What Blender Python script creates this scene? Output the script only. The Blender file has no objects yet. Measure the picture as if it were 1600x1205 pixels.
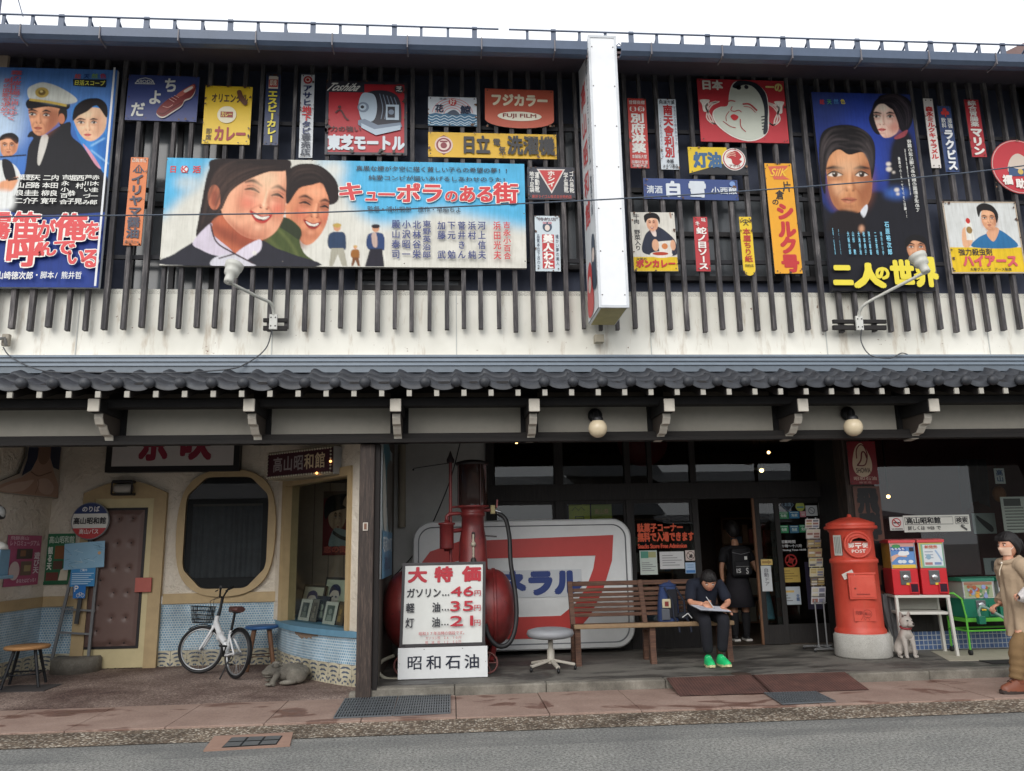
import bpy,bmesh,math,random
import numpy as np
from mathutils import Vector,Matrix,Euler
random.seed(7)
C=bpy.context.scene.collection
S=bpy.context.scene
R=math.radians
# ---------------------------------------------------------------- camera
FPX,PITCH,ROLL,YAW,EYE=1239.0,R(11.42),R(-1.081),R(4.425),1.6
_fw=Vector((math.sin(YAW)*math.cos(PITCH),math.cos(YAW)*math.cos(PITCH),math.sin(PITCH)))
_r0=_fw.cross(Vector((0,0,1))).normalized()
_u0=_r0 .cross(_fw)
_rt=_r0*math.cos(ROLL)+_u0*math.sin(ROLL)
_up=-_r0*math.sin(ROLL)+_u0*math.cos(ROLL)
EYEP=Vector((0,0,EYE))
cam=bpy.data.cameras.new('camera')
cam.sensor_width=36.0
cam.lens=36.0*FPX/1600.0
cam.clip_start,cam.clip_end=0.05,600.0
camo=bpy.data.objects.new('camera',cam)
C.objects.link(camo)
m3=Matrix((_rt,_up,-_fw)).transposed()
camo.matrix_world=Matrix.Translation(EYEP)@m3 .to_4x4()
S.camera=camo
def ray(px,py):
 return _fw+_rt*((px-800)/FPX)-_up*((py-602.5)/FPX)
def at(px,py,Y):
 """World point seen at photo pixel (px,py) that lies in the vertical plane y=Y."""
 d=ray(px,py)
 return EYEP+d*(Y/d.y)
def gnd(px,py,z=0.0):
 d=ray(px,py)
 return EYEP+d*((z-EYE)/d.z)
def onplane(px,py,o,n):
 d=ray(px,py)
 return EYEP+d*((Vector(o)-EYEP).dot(n)/d.dot(n))
 # ---------------------------------------------------------------- world, sun, exposure
SUN_EL,SUN_AZ=R(30),R(200)
w=bpy.data.worlds.new('World')
S.world=w
w.use_nodes=True
nt=w.node_tree
bg=nt.nodes['Background']
sky=nt.nodes.new('ShaderNodeTexSky')
sky.sky_type='NISHITA'
sky.sun_disc=False
sky.sun_elevation=SUN_EL
sky.sun_rotation=SUN_AZ
sky.air_density,sky.dust_density,sky.ozone_density=1.0,6.0,1.0
hs=nt.nodes.new('ShaderNodeHueSaturation')
hs.inputs['Saturation'].default_value=0.28
nt.links.new(sky.outputs[0],hs.inputs['Color'])
cl=nt.nodes.new('ShaderNodeMix');cl.data_type='RGBA'
cl.inputs['Factor'].default_value=0.8
cl.inputs['B'].default_value=(8.6,8.8,9.2,1)
nt.links.new(hs.outputs[0],cl.inputs['A'])
nt.links.new(cl.outputs['Result'],bg.inputs['Color'])
bg.inputs['Strength'].default_value=0.15
sl=bpy.data.lights.new('sun','SUN')
sl.energy,sl.angle,sl.color=1.1,R(40),(1.0,0.97,0.92)
so=bpy.data.objects.new('sun',sl)
C.objects.link(so)
# sun direction in the sky texture: rotation is measured clockwise from +Y
_sd=Vector((math.sin(SUN_AZ)*math.cos(SUN_EL),math.cos(SUN_AZ)*math.cos(SUN_EL),math.sin(SUN_EL)))
so.rotation_euler=_sd.to_track_quat('Z','Y').to_euler()
so.location=(0,-6,14)
S.view_settings.view_transform='Standard'
S.view_settings.look='None'
S.view_settings.gamma=1.0
S.view_settings.exposure=0.17
S.render.engine='CYCLES'
S.cycles.max_bounces=8
S.cycles.transparent_max_bounces=12
S.cycles.use_denoising=True
S.cycles.sample_clamp_indirect=6.0
# ---------------------------------------------------------------- materials
def lin(c):
 def f(x):
  x/=255.0
  return x/12.92 if x<=0.04045 else((x+0.055)/1.055)**2.4
 return tuple(f(x)for x in c)
_mats={}
def nodes_of(name):
 m=bpy.data.materials.new(name)
 m.use_nodes=True
 t=m.node_tree
 return m,t,t.nodes['Principled BSDF'],t.nodes.new,t.links.new
def paint(c,rough=0.45,var=0.12,metal=0.0,scale=6.0,bump=0.0,spec=0.4):
 """Painted / plain surface: sRGB colour with a little mottling."""
 key=('p',tuple(c),rough,var,metal,scale,bump,spec)
 if key in _mats:
  return _mats[key]
 m,t,b,N,L=nodes_of('paint_%02x%02x%02x'%tuple(int(x)for x in c))
 l=lin(c)
 tc=N('ShaderNodeTexCoord');nz=N('ShaderNodeTexNoise')
 nz.inputs['Scale'].default_value=scale;nz.inputs['Detail'].default_value=6.0
 nz.inputs['Roughness'].default_value=0.65
 L(tc.outputs['Object'],nz.inputs['Vector'])
 mx=N('ShaderNodeMix');mx.data_type='RGBA'
 mx.inputs['A'].default_value=(*[x*(1-var*2.0)for x in l],1)
 mx.inputs['B'].default_value=(*[min(.9,x*(1+var))for x in l],1)
 L(nz.outputs['Fac'],mx.inputs['Factor']);L(mx.outputs['Result'],b.inputs['Base Color'])
 b.inputs['Roughness'].default_value=rough
 b.inputs['Metallic'].default_value=metal
 b.inputs['Specular IOR Level'].default_value=spec
 if bump:
  bp=N('ShaderNodeBump');bp.inputs['Strength'].default_value=bump;bp.inputs['Distance'].default_value=0.01
  L(nz.outputs['Fac'],bp.inputs['Height']);L(bp.outputs[0],b.inputs['Normal'])
 _mats[key]=m
 return m
def ramp(t,fac,stops):
 r=t.nodes.new('ShaderNodeValToRGB')
 e=r.color_ramp.elements
 while len(e)<len(stops):
  e.new(0.5)
 for i,(p,c)in enumerate(stops):
  e[i].position=p
  e[i].color=(*lin(c),1)
 t.links.new(fac,r.inputs[0])
 return r.outputs[0]
def noise(t,vec,scale,detail=5,rough=0.6,dist=0.0):
 n=t.nodes.new('ShaderNodeTexNoise')
 n.inputs['Scale'].default_value=scale;n.inputs['Detail'].default_value=detail
 n.inputs['Roughness'].default_value=rough;n.inputs['Distortion'].default_value=dist
 t.links.new(vec,n.inputs['Vector'])
 return n.outputs['Fac']
def mapping(t,vec,scale):
 mp=t.nodes.new('ShaderNodeMapping')
 mp.inputs['Scale'].default_value=scale
 t.links.new(vec,mp.inputs['Vector'])
 return mp.outputs[0]
def mixc(t,fac,a,b,mode='MIX'):
 mx=t.nodes.new('ShaderNodeMix');mx.data_type='RGBA';mx.blend_type=mode
 for k,x in(('Factor',fac),('A',a),('B',b)):
  if isinstance(x,(int,float)):
   mx.inputs[k].default_value=x
  elif isinstance(x,tuple):
   mx.inputs[k].default_value=(*lin(x),1)
  else:
   t.links.new(x,mx.inputs[k])
 return mx.outputs['Result']
def bumpit(t,b,h,strength=0.5,dist=0.01):
 bp=t.nodes.new('ShaderNodeBump')
 bp.inputs['Strength'].default_value=strength;bp.inputs['Distance'].default_value=dist
 t.links.new(h,bp.inputs['Height']);t.links.new(bp.outputs[0],b.inputs['Normal'])
def math_(t,op,a,b=None,c=None):
 n=t.nodes.new('ShaderNodeMath');n.operation=op
 for i,x in enumerate((a,b,c)):
  if x is None:continue
  if isinstance(x,(int,float)):n.inputs[i].default_value=x
  else:t.links.new(x,n.inputs[i])
 return n.outputs[0]
def mat(key):
 if key in _mats:
  return _mats[key]
 m,t,b,N,L=nodes_of(key)
 tc=N('ShaderNodeTexCoord').outputs
 ob=tc['Object']
 geo=N('ShaderNodeNewGeometry').outputs['Position']
 if key in('glass','clear_glass'):
  out=t.nodes['Material Output']
  tr=N('ShaderNodeBsdfTransparent');tr.inputs[0].default_value=(.80,.83,.82,1)
  gl=N('ShaderNodeBsdfGlossy');gl.inputs['Roughness'].default_value=0.01
  g_=N('ShaderNodeNewGeometry');dt=N('ShaderNodeVectorMath');dt.operation='DOT_PRODUCT'
  L(g_.outputs['Normal'],dt.inputs[0]);L(g_.outputs['Incoming'],dt.inputs[1])
  f0=.042 if key=='glass' else .012
  sch=math_(t,'MULTIPLY_ADD',math_(t,'POWER',math_(t,'SUBTRACT',1.0,math_(t,'ABSOLUTE',dt.outputs['Value'])),5.0),1-f0 if key=='glass' else .4,f0)
  ms=N('ShaderNodeMixShader')
  L(sch,ms.inputs[0]);L(tr.outputs[0],ms.inputs[1]);L(gl.outputs[0],ms.inputs[2])
  L(ms.outputs[0],out.inputs[0])
 elif key=='asphalt':
  v=N('ShaderNodeTexVoronoi');v.inputs['Scale'].default_value=95;L(geo,v.inputs['Vector'])
  n1=noise(t,geo,1.1,8,.7);n2=noise(t,geo,42,4,.85)
  n3=noise(t,mapping(t,geo,(.7,1.2,1)),1.2,6,.65)
  c=ramp(t,n1,[(.3,(146,146,143)),(.5,(162,162,157)),(.72,(176,174,168))])
  c=mixc(t,.85,c,ramp(t,n2,[(.38,(70,70,70)),(.49,(190,190,188)),(.60,(255,255,255))]),'MULTIPLY')
  c=mixc(t,math_(t,'MULTIPLY',ramp(t,n3,[(.42,(0,0,0)),(.68,(255,255,255))]),.28),c,(84,86,87))
  sp=N('ShaderNodeSeparateXYZ');L(geo,sp.inputs[0])
  wet=math_(t,'MULTIPLY',math_(t,'SMOOTH_MIN',1.0,math_(t,'MULTIPLY',math_(t,'GREATER_THAN',sp.outputs[1],6.9),ramp(t,noise(t,mapping(t,geo,(.5,2,1)),1.3,5,.6),[(.35,(0,0,0)),(.6,(255,255,255))])),.01),.45)
  c=mixc(t,wet,c,(84,85,85))
  L(c,b.inputs['Base Color']);b.inputs['Roughness'].default_value=.88
  bumpit(t,b,math_(t,'ADD',v.outputs['Distance'],n2),.5,.006)
 elif key=='aggregate':
  v=N('ShaderNodeTexVoronoi');v.inputs['Scale'].default_value=46;L(geo,v.inputs['Vector'])
  sep=N('ShaderNodeSeparateColor');L(v.outputs['Color'],sep.inputs[0])
  c=ramp(t,sep.outputs[0],[(0,(92,80,68)),(.35,(130,112,94)),(.6,(150,134,114)),(.8,(206,194,174)),(1,(236,228,212))])
  c=mixc(t,ramp(t,v.outputs['Distance'],[(.35,(0,0,0)),(.75,(255,255,255))]),c,(96,84,72))
  n1=noise(t,geo,1.7,6,.65)
  c=mixc(t,1.0,c,ramp(t,n1,[(.3,(150,146,142)),(.65,(255,255,255))]),'MULTIPLY')
  L(c,b.inputs['Base Color']);b.inputs['Roughness'].default_value=.75
  bumpit(t,b,math_(t,'SUBTRACT',1.0,v.outputs['Distance']),.7,.008)
 elif key=='paving':
  n1=noise(t,geo,2.2,7,.6);n2=noise(t,geo,55,4,.7)
  n3=noise(t,mapping(t,geo,(.7,1.5,1)),1.7,5,.55,.6)
  c=ramp(t,n1,[(.3,(146,122,110)),(.55,(160,136,123)),(.75,(172,149,136))])
  c=mixc(t,.5,c,ramp(t,n2,[(.3,(170,170,170)),(.65,(255,255,255))]),'MULTIPLY')
  c=mixc(t,ramp(t,n3,[(.57,(0,0,0)),(.60,(220,220,220)),(.8,(238,238,238))]),c,(98,66,55))
  L(c,b.inputs['Base Color'])
  L(ramp(t,n3,[(.58,(230,230,230)),(.66,(150,150,150))]),b.inputs['Roughness'])
  bumpit(t,b,n2,.2,.004)
 elif key=='platform':
  n1=noise(t,geo,.9,7,.65);n2=noise(t,geo,70,4,.7)
  n3=noise(t,mapping(t,geo,(.8,1.6,1)),1.4,7,.65,.5)
  c=ramp(t,n1,[(.3,(104,101,95)),(.7,(128,124,116))])
  c=mixc(t,.5,c,ramp(t,n2,[(.3,(165,165,165)),(.65,(255,255,255))]),'MULTIPLY')
  c=mixc(t,ramp(t,n3,[(.47,(0,0,0)),(.56,(225,225,225)),(.8,(245,245,245))]),c,(52,50,48))
  L(c,b.inputs['Base Color'])
  L(ramp(t,n3,[(.5,(235,235,235)),(.62,(175,175,175))]),b.inputs['Roughness'])
  bumpit(t,b,n2,.25,.004)
 elif key=='pebble':
  v=N('ShaderNodeTexVoronoi');v.inputs['Scale'].default_value=75;L(geo,v.inputs['Vector'])
  n1=noise(t,geo,1.1,6,.6,.4)
  sep=N('ShaderNodeSeparateColor');L(v.outputs['Color'],sep.inputs[0])
  c=ramp(t,sep.outputs[0],[(0,(112,98,92)),(.5,(146,129,121)),(.85,(174,158,149)),(1,(198,184,174))])
  c=mixc(t,.9,c,ramp(t,n1,[(.36,(135,112,108)),(.5,(200,190,184)),(.7,(255,250,246))]),'MULTIPLY')
  L(c,b.inputs['Base Color']);b.inputs['Roughness'].default_value=.8
  bumpit(t,b,v.outputs['Distance'],.5,.006)
 elif key in('wood_dark','wood_old','wood_bench','wood_pale','wood_stool'):
  pal={'wood_dark':[(.25,(20,18,18)),(.55,(36,33,32)),(.75,(52,48,45)),(.92,(84,76,68))],'wood_old':[(.25,(30,25,23)),(.5,(58,48,43)),(.7,(92,77,68)),(.9,(140,122,108))],'wood_bench':[(.25,(54,36,28)),(.5,(90,62,48)),(.72,(120,88,68)),(.92,(160,134,108))],'wood_pale':[(.2,(128,92,56)),(.5,(176,130,84)),(.9,(206,166,118))],'wood_stool':[(.2,(74,50,36)),(.6,(116,82,58)),(.95,(150,116,88))]}[key]
  n1=noise(t,mapping(t,ob,(9,9,.8)),5,8,.7,.8)
  n1b=noise(t,mapping(t,ob,(.8,9,9)),5,8,.7,.8)
  g=N('ShaderNodeSeparateXYZ');L(N('ShaderNodeTexCoord').outputs['Generated'],g.inputs[0])
  src=n1 if key in('wood_dark','wood_old','wood_stool')else n1b
  L(ramp(t,src,pal),b.inputs['Base Color']);b.inputs['Roughness'].default_value=.72
  bumpit(t,b,src,.45,.006)
 elif key=='beam_wood':
  n1=noise(t,mapping(t,ob,(.35,9,9)),4,8,.72,.6)
  L(ramp(t,n1,[(.3,(14,12,12)),(.58,(28,24,22)),(.74,(48,40,35)),(.88,(104,92,82))]),b.inputs['Base Color'])
  b.inputs['Roughness'].default_value=.8
  bumpit(t,b,n1,.5,.008)
 elif key=='slat_wood':
  n1=noise(t,mapping(t,ob,(14,14,.9)),4,8,.72,.4);n2=noise(t,ob,1.6,4,.6)
  f=math_(t,'ADD',math_(t,'MULTIPLY',n1,.6),math_(t,'MULTIPLY',n2,.4))
  L(ramp(t,f,[(.33,(38,36,38)),(.48,(62,60,62)),(.58,(96,92,92)),(.68,(150,146,144))]),b.inputs['Base Color'])
  b.inputs['Roughness'].default_value=.82
  bumpit(t,b,n1,.4,.004)
 elif key=='band_metal':
  n1=noise(t,mapping(t,geo,(3,3,.5)),2.2,7,.7);n2=noise(t,geo,9,6,.7);n3=noise(t,geo,1.0,4,.6)
  c=ramp(t,n3,[(.35,(210,208,197)),(.65,(230,228,218))])
  c=mixc(t,math_(t,'MULTIPLY',ramp(t,n1,[(.55,(0,0,0)),(.72,(255,255,255))]),.75),c,(160,140,114))
  c=mixc(t,ramp(t,n2,[(.665,(0,0,0)),(.70,(255,255,255))]),c,(112,76,54))
  L(c,b.inputs['Base Color']);b.inputs['Roughness'].default_value=.5
  bumpit(t,b,n3,.15,.02)
 elif key=='roof_tile':
  n1=noise(t,ob,7,6,.65);n2=noise(t,geo,60,4,.7)
  c=ramp(t,n1,[(.3,(34,36,42)),(.55,(52,55,61)),(.75,(76,79,84))])
  c=mixc(t,.4,c,ramp(t,n2,[(.3,(150,150,150)),(.7,(255,255,255))]),'MULTIPLY')
  L(c,b.inputs['Base Color']);b.inputs['Roughness'].default_value=.5
  bumpit(t,b,n2,.15,.003)
 elif key=='plaster':
  n1=noise(t,geo,5,4,.55,1.6);n2=noise(t,geo,40,5,.7);n3=noise(t,geo,.9,5,.6)
  c=ramp(t,n3,[(.35,(208,198,181)),(.65,(226,217,202))])
  L(mixc(t,math_(t,'MULTIPLY',ramp(t,n1,[(.6,(0,0,0)),(.75,(255,255,255))]),.25),c,(160,150,138)),b.inputs['Base Color'])
  b.inputs['Roughness'].default_value=.9
  bumpit(t,b,math_(t,'ADD',n1,math_(t,'MULTIPLY',n2,.3)),1.0,.05)
 elif key in('mosaic','frieze','bluetile'):
  uv=N('ShaderNodeUVMap').outputs[0]
  if key=='frieze':
   s=N('ShaderNodeSeparateXYZ');L(uv,s.inputs[0])
   u=math_(t,'FRACT',math_(t,'MULTIPLY',s.outputs[0],1/.22));v=math_(t,'MULTIPLY',s.outputs[1],1/.22)
   du=math_(t,'ABSOLUTE',math_(t,'SUBTRACT',u,.5))
   d=math_(t,'SQRT',math_(t,'ADD',math_(t,'POWER',du,2.0),math_(t,'POWER',math_(t,'SUBTRACT',v,.1),2.0)))
   ringv=math_(t,'SINE',math_(t,'MULTIPLY',d,27.0))
   pet=math_(t,'SINE',math_(t,'MULTIPLY',math_(t,'ARCTAN2',du,math_(t,'SUBTRACT',v,.1)),9.0))
   f=math_(t,'GREATER_THAN',math_(t,'ADD',ringv,math_(t,'MULTIPLY',pet,.55)),.62)
   n1=noise(t,geo,3,5,.6);c=mixc(t,f,(204,197,172),(88,100,118));c=mixc(t,.8,c,ramp(t,n1,[(.3,(170,166,158)),(.62,(255,255,255))]),'MULTIPLY')
   ed=math_(t,'GREATER_THAN',du,.485)
   c=mixc(t,ed,c,(120,116,104))
   b.inputs['Roughness'].default_value=.3
  else:
   bk=N('ShaderNodeTexBrick')
   bk.offset=.5 if key=='mosaic' else 0.0
   bk.inputs['Scale'].default_value=1.0
   if key=='mosaic':
    bk.inputs['Brick Width'].default_value=.036;bk.inputs['Row Height'].default_value=.032
    bk.inputs['Mortar Size'].default_value=.0052;bk.inputs['Mortar Smooth'].default_value=.3
    bk.inputs['Color1'].default_value=(*lin((112,152,180)),1);bk.inputs['Color2'].default_value=(*lin((138,174,196)),1)
    bk.inputs['Mortar'].default_value=(*lin((206,216,218)),1)
   else:
    bk.inputs['Brick Width'].default_value=.062;bk.inputs['Row Height'].default_value=.062
    bk.inputs['Mortar Size'].default_value=.005
    bk.inputs['Color1'].default_value=(*lin((72,98,146)),1);bk.inputs['Color2'].default_value=(*lin((96,122,166)),1)
    bk.inputs['Mortar'].default_value=(*lin((196,202,206)),1)
   L(uv,bk.inputs['Vector'])
   n1=noise(t,geo,2.5,5,.6)
   c=mixc(t,.7,bk.outputs['Color'],ramp(t,n1,[(.3,(180,180,180)),(.6,(255,255,255))]),'MULTIPLY')
   b.inputs['Roughness'].default_value=.35
   bumpit(t,b,math_(t,'SUBTRACT',1.0,bk.outputs['Fac']),.4,.003)
  L(c,b.inputs['Base Color'])
 elif key=='checker':
  s=N('ShaderNodeSeparateXYZ');L(geo,s.inputs[0])
  a=math_(t,'SINE',math_(t,'MULTIPLY',math_(t,'ADD',s.outputs[0],s.outputs[1]),95))
  c_=math_(t,'SINE',math_(t,'MULTIPLY',math_(t,'SUBTRACT',s.outputs[0],s.outputs[1]),95))
  h=math_(t,'GREATER_THAN',math_(t,'MULTIPLY',a,c_),.35)
  n1=noise(t,geo,6,6,.65)
  c=ramp(t,n1,[(.35,(66,46,42)),(.6,(88,60,54)),(.78,(112,86,76))])
  c=mixc(t,math_(t,'MULTIPLY',h,.3),c,(150,122,112))
  L(c,b.inputs['Base Color']);b.inputs['Roughness'].default_value=.6
  bumpit(t,b,h,.6,.006)
 elif key=='art':
  va=N('ShaderNodeVertexColor');va.layer_name='Col'
  n1=noise(t,ob,5,6,.6);n2=noise(t,mapping(t,ob,(10,10,.6)),3,6,.7)
  c=mixc(t,.35,va.outputs[0],ramp(t,n1,[(.3,(205,205,200)),(.6,(255,255,255))]),'MULTIPLY')
  c=mixc(t,.3,c,ramp(t,n2,[(.35,(195,192,186)),(.55,(255,255,255))]),'MULTIPLY')
  L(c,b.inputs['Base Color']);b.inputs['Roughness'].default_value=.62;b.inputs['Specular IOR Level'].default_value=.25
 elif key=='granite':
  v=noise(t,geo,140,3,.8);n1=noise(t,geo,3,4,.6)
  c=ramp(t,v,[(.3,(150,148,142)),(.5,(186,184,178)),(.7,(212,210,204))])
  L(mixc(t,.6,c,ramp(t,n1,[(.3,(190,188,182)),(.7,(255,255,255))]),'MULTIPLY'),b.inputs['Base Color'])
  b.inputs['Roughness'].default_value=.85
  bumpit(t,b,v,.3,.004)
 elif key=='concrete':
  v=noise(t,geo,60,5,.75);n1=noise(t,geo,3,6,.65)
  c=ramp(t,n1,[(.3,(86,82,75)),(.52,(126,121,111)),(.72,(158,153,142))])
  L(mixc(t,.5,c,ramp(t,v,[(.3,(165,165,165)),(.7,(255,255,255))]),'MULTIPLY'),b.inputs['Base Color'])
  b.inputs['Roughness'].default_value=.9
  bumpit(t,b,v,.4,.006)
 elif key=='red_enamel':
  n1=noise(t,geo,3,6,.6);n2=noise(t,geo,22,5,.7)
  c=ramp(t,n1,[(.3,(86,26,28)),(.5,(114,37,37)),(.75,(134,58,52))])
  c=mixc(t,ramp(t,n2,[(.62,(0,0,0)),(.66,(255,255,255))]),c,(62,34,30))
  n4=noise(t,mapping(t,geo,(4,4,.7)),3,6,.7);c=mixc(t,math_(t,'MULTIPLY',ramp(t,n4,[(.5,(0,0,0)),(.68,(255,255,255))]),.55),c,(84,46,42))
  L(c,b.inputs['Base Color']);b.inputs['Roughness'].default_value=.42
 elif key=='post_red':
  n1=noise(t,geo,2.5,6,.6);n2=noise(t,geo,26,5,.7)
  c=ramp(t,n1,[(.3,(186,62,46)),(.6,(204,78,60)),(.8,(212,96,78))])
  c=mixc(t,ramp(t,n2,[(.64,(0,0,0)),(.68,(200,200,200))]),c,(146,58,46))
  n4=noise(t,mapping(t,geo,(5,5,.6)),3,6,.7);c=mixc(t,math_(t,'MULTIPLY',ramp(t,n4,[(.5,(0,0,0)),(.7,(255,255,255))]),.5),c,(176,84,66))
  L(c,b.inputs['Base Color']);b.inputs['Roughness'].default_value=.48
  bumpit(t,b,n2,.08,.003)
 else:
  raise KeyError(key)
 _mats[key]=m
 return m
def emis(c,strength):
 key=('e',c,strength)
 if key not in _mats:
  m,t,b,N,L=nodes_of('lit_bulb')
  b.inputs['Emission Color'].default_value=(*lin(c),1)
  b.inputs['Emission Strength'].default_value=strength
  b.inputs['Base Color'].default_value=(*lin(c),1)
  _mats[key]=m
 return _mats[key]
def M_(x):
 return mat(x)if isinstance(x,str)else paint(x)if isinstance(x,tuple)else x
 # ---------------------------------------------------------------- mesh builder
class MB:
 def __init__(self):
  self.v,self.f,self.mi,self.sm,self.mats,self.uv=[],[],[],[],[],{}
 def slot(self,m):
  m=M_(m)
  if m not in self.mats:
   self.mats.append(m)
  return self.mats.index(m)
 def add(self,vs,fs,m,smooth=False,uv=None,M=None):
  o=len(self.v)
  if M is not None:
   vs=[M@Vector(p)for p in vs]
  self.v.extend(tuple(p)for p in vs)
  k=self.slot(m)
  for f in fs:
   if uv is not None:
    self.uv[len(self.f)]=[uv[i]for i in f]
   self.f.append(tuple(i+o for i in f));self.mi.append(k);self.sm.append(smooth)
  return self
 def box(self,x0,x1,y0,y1,z0,z1,m,bev=0.0,M=None):
  if x0>x1:x0,x1=x1,x0
  if y0>y1:y0,y1=y1,y0
  if z0>z1:z0,z1=z1,z0
  if bev>0:
   bm=bmesh.new()
   bmesh.ops.create_cube(bm,size=1)
   for q in bm.verts:
    q.co=((x0+x1)/2+q.co.x*(x1-x0),(y0+y1)/2+q.co.y*(y1-y0),(z0+z1)/2+q.co.z*(z1-z0))
   bmesh.ops.bevel(bm,geom=bm.edges[:],offset=min(bev,.45*min(x1-x0,y1-y0,z1-z0)),segments=2,affect='EDGES',profile=.5)
   bm.verts.index_update()
   self.add([q.co.copy()for q in bm.verts],[[q.index for q in f.verts]for f in bm.faces],m,False,None,M)
   bm.free()
   return self
  vs=[(x,y,z)for z in(z0,z1)for y in(y0,y1)for x in(x0,x1)]
  fs=[(0,2,3,1),(4,5,7,6),(0,1,5,4),(2,6,7,3),(0,4,6,2),(1,3,7,5)]
  return self.add(vs,fs,m,False,None,M)
 def obox(self,c,s,rot,m,bev=0.0):
  M=Matrix.Translation(c)@Euler(rot).to_matrix().to_4x4()
  return self.box(-s[0]/2,s[0]/2,-s[1]/2,s[1]/2,-s[2]/2,s[2]/2,m,bev,M)
 def bar(self,a,b,w,h,m,bev=0.0,upv=(0,0,1)):
  a,b=Vector(a),Vector(b)
  d=(b-a);l=d.length;d.normalize()
  u=Vector(upv)
  if abs(d.dot(u))>.98:u=Vector((0,1,0))
  s=d.cross(u).normalized();u=s.cross(d)
  M=Matrix.Translation((a+b)/2)@Matrix((d,s,u)).transposed().to_4x4()
  return self.box(-l/2,l/2,-w/2,w/2,-h/2,h/2,m,bev,M)
 def tube(self,pts,r,m,n=8,caps=True,closed=False,M=None):
  pts=[Vector(p)for p in pts]
  k=len(pts)
  rs=[r]*k if isinstance(r,(int,float))else list(r)
  vs,fs=[],[]
  prev=None
  for i,p in enumerate(pts):
   if closed:d=pts[(i+1)%k]-pts[i-1]
   else:d=pts[min(i+1,k-1)]-pts[max(i-1,0)]
   d.normalize()
   if prev is None:
    u=Vector((0,0,1))if abs(d.z)<.9 else Vector((1,0,0))
    s=d.cross(u).normalized()
   else:
    s=(prev-d*prev.dot(d)).normalized()
   prev=s
   q=d.cross(s)
   for j in range(n):
    a=2*math.pi*j/n
    vs.append(p+(s*math.cos(a)+q*math.sin(a))*rs[i])
  for i in range(k if closed else k-1):
   i2=(i+1)%k
   for j in range(n):
    fs.append((i*n+j,i*n+(j+1)%n,i2*n+(j+1)%n,i2*n+j))
  self.add(vs,fs,m,True,None,M)
  if caps and not closed:
   self.add(vs[:n][::-1],[tuple(range(n))],m,False,None,M)
   self.add(vs[-n:],[tuple(range(n))],m,False,None,M)
  return self
 def lathe(self,prof,m,n=28,M=None,a0=0.0,a1=2*math.pi,smooth=True):
  full=abs(a1-a0-2*math.pi)<1e-6
  k=n if full else n+1
  vs,fs=[],[]
  for(r,z)in prof:
   for j in range(k):
    a=a0+(a1-a0)*j/n
    vs.append((r*math.cos(a),r*math.sin(a),z))
  for i in range(len(prof)-1):
   for j in range(n):
    j2=(j+1)%k
    fs.append((i*k+j,i*k+j2,(i+1)*k+j2,(i+1)*k+j))
  return self.add(vs,fs,m,smooth,None,M)
 def ball(self,c,r,m,n=20,M=None):
  if isinstance(r,(int,float)):r=(r,r,r)
  vs,fs=[],[]
  h=n//2
  for i in range(h+1):
   t=math.pi*i/h
   for j in range(n):
    a=2*math.pi*j/n
    vs.append((c[0]+r[0]*math.sin(t)*math.cos(a),c[1]+r[1]*math.sin(t)*math.sin(a),c[2]+r[2]*math.cos(t)))
  for i in range(h):
   for j in range(n):
    fs.append((i*n+j,(i+1)*n+j,(i+1)*n+(j+1)%n,i*n+(j+1)%n))
  return self.add(vs,fs,m,True,None,M)
 def prism(self,poly,ext,m,M=None,side=None,smooth=False):
  """Closed polygon (3D points) extruded along ext."""
  poly=[Vector(p)for p in poly];e=Vector(ext);n=len(poly)
  self.add(poly,[tuple(range(n))],m,False,None,M)
  self.add([p+e for p in poly],[tuple(range(n))[::-1]],m,False,None,M)
  self.add(poly+[p+e for p in poly],[(i,i+n,(i+1)%n+n,(i+1)%n)for i in range(n)],side or m,smooth,None,M)
  return self
 def grid(self,fn,nu,nv,m,smooth=True,uvfn=None):
  vs,uv=[],[]
  for j in range(nv+1):
   for i in range(nu+1):
    vs.append(fn(i/nu,j/nv));uv.append(uvfn(i/nu,j/nv)if uvfn else(0,0))
  fs=[(j*(nu+1)+i,j*(nu+1)+i+1,(j+1)*(nu+1)+i+1,(j+1)*(nu+1)+i)for j in range(nv)for i in range(nu)]
  return self.add(vs,fs,m,smooth,uv if uvfn else None)
 def build(self,name,parent=None,origin=None,recalc=False):
  A=np.array(self.v)
  lo,hi=A.min(0),A.max(0)
  if origin is None:
   origin=((lo[0]+hi[0])/2,(lo[1]+hi[1])/2,lo[2])
  A=A-np.array(origin)
  me=bpy.data.meshes.new(name)
  me.from_pydata(A.tolist(),[],self.f)
  for mm in self.mats:
   me.materials.append(mm)
  me.polygons.foreach_set('material_index',self.mi)
  me.polygons.foreach_set('use_smooth',self.sm)
  if self.uv:
   ul=me.uv_layers.new(name='UVMap')
   for p in me.polygons:
    q=self.uv.get(p.index)
    if q:
     for k,li in enumerate(p.loop_indices):
      ul.data[li].uv=q[k]
  me.update()
  if recalc:
   bm=bmesh.new();bm.from_mesh(me)
   bmesh.ops.recalc_face_normals(bm,faces=bm.faces[:])
   bm.to_mesh(me);bm.free()
  o=bpy.data.objects.new(name,me)
  C.objects.link(o)
  place(o,origin,parent)
  return o
def wloc(o):
 p=Vector(o.location)
 while o.parent is not None:
  o=o.parent;p=p+Vector(o.location)
 return p
def place(o,world,parent):
 if parent is not None:
  o.parent=parent
  o.location=Vector(world)-wloc(parent)
 else:
  o.location=world
def tag(o,label,cat,group=None):
 o['label']=label;o['category']=cat
 if group:o['group']=group
 return o
def thing(name,label,cat,loc,group=None):
 o=bpy.data.objects.new(name,None)
 o.empty_display_size=.1
 C.objects.link(o);o.location=loc
 return tag(o,label,cat,group)
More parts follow.
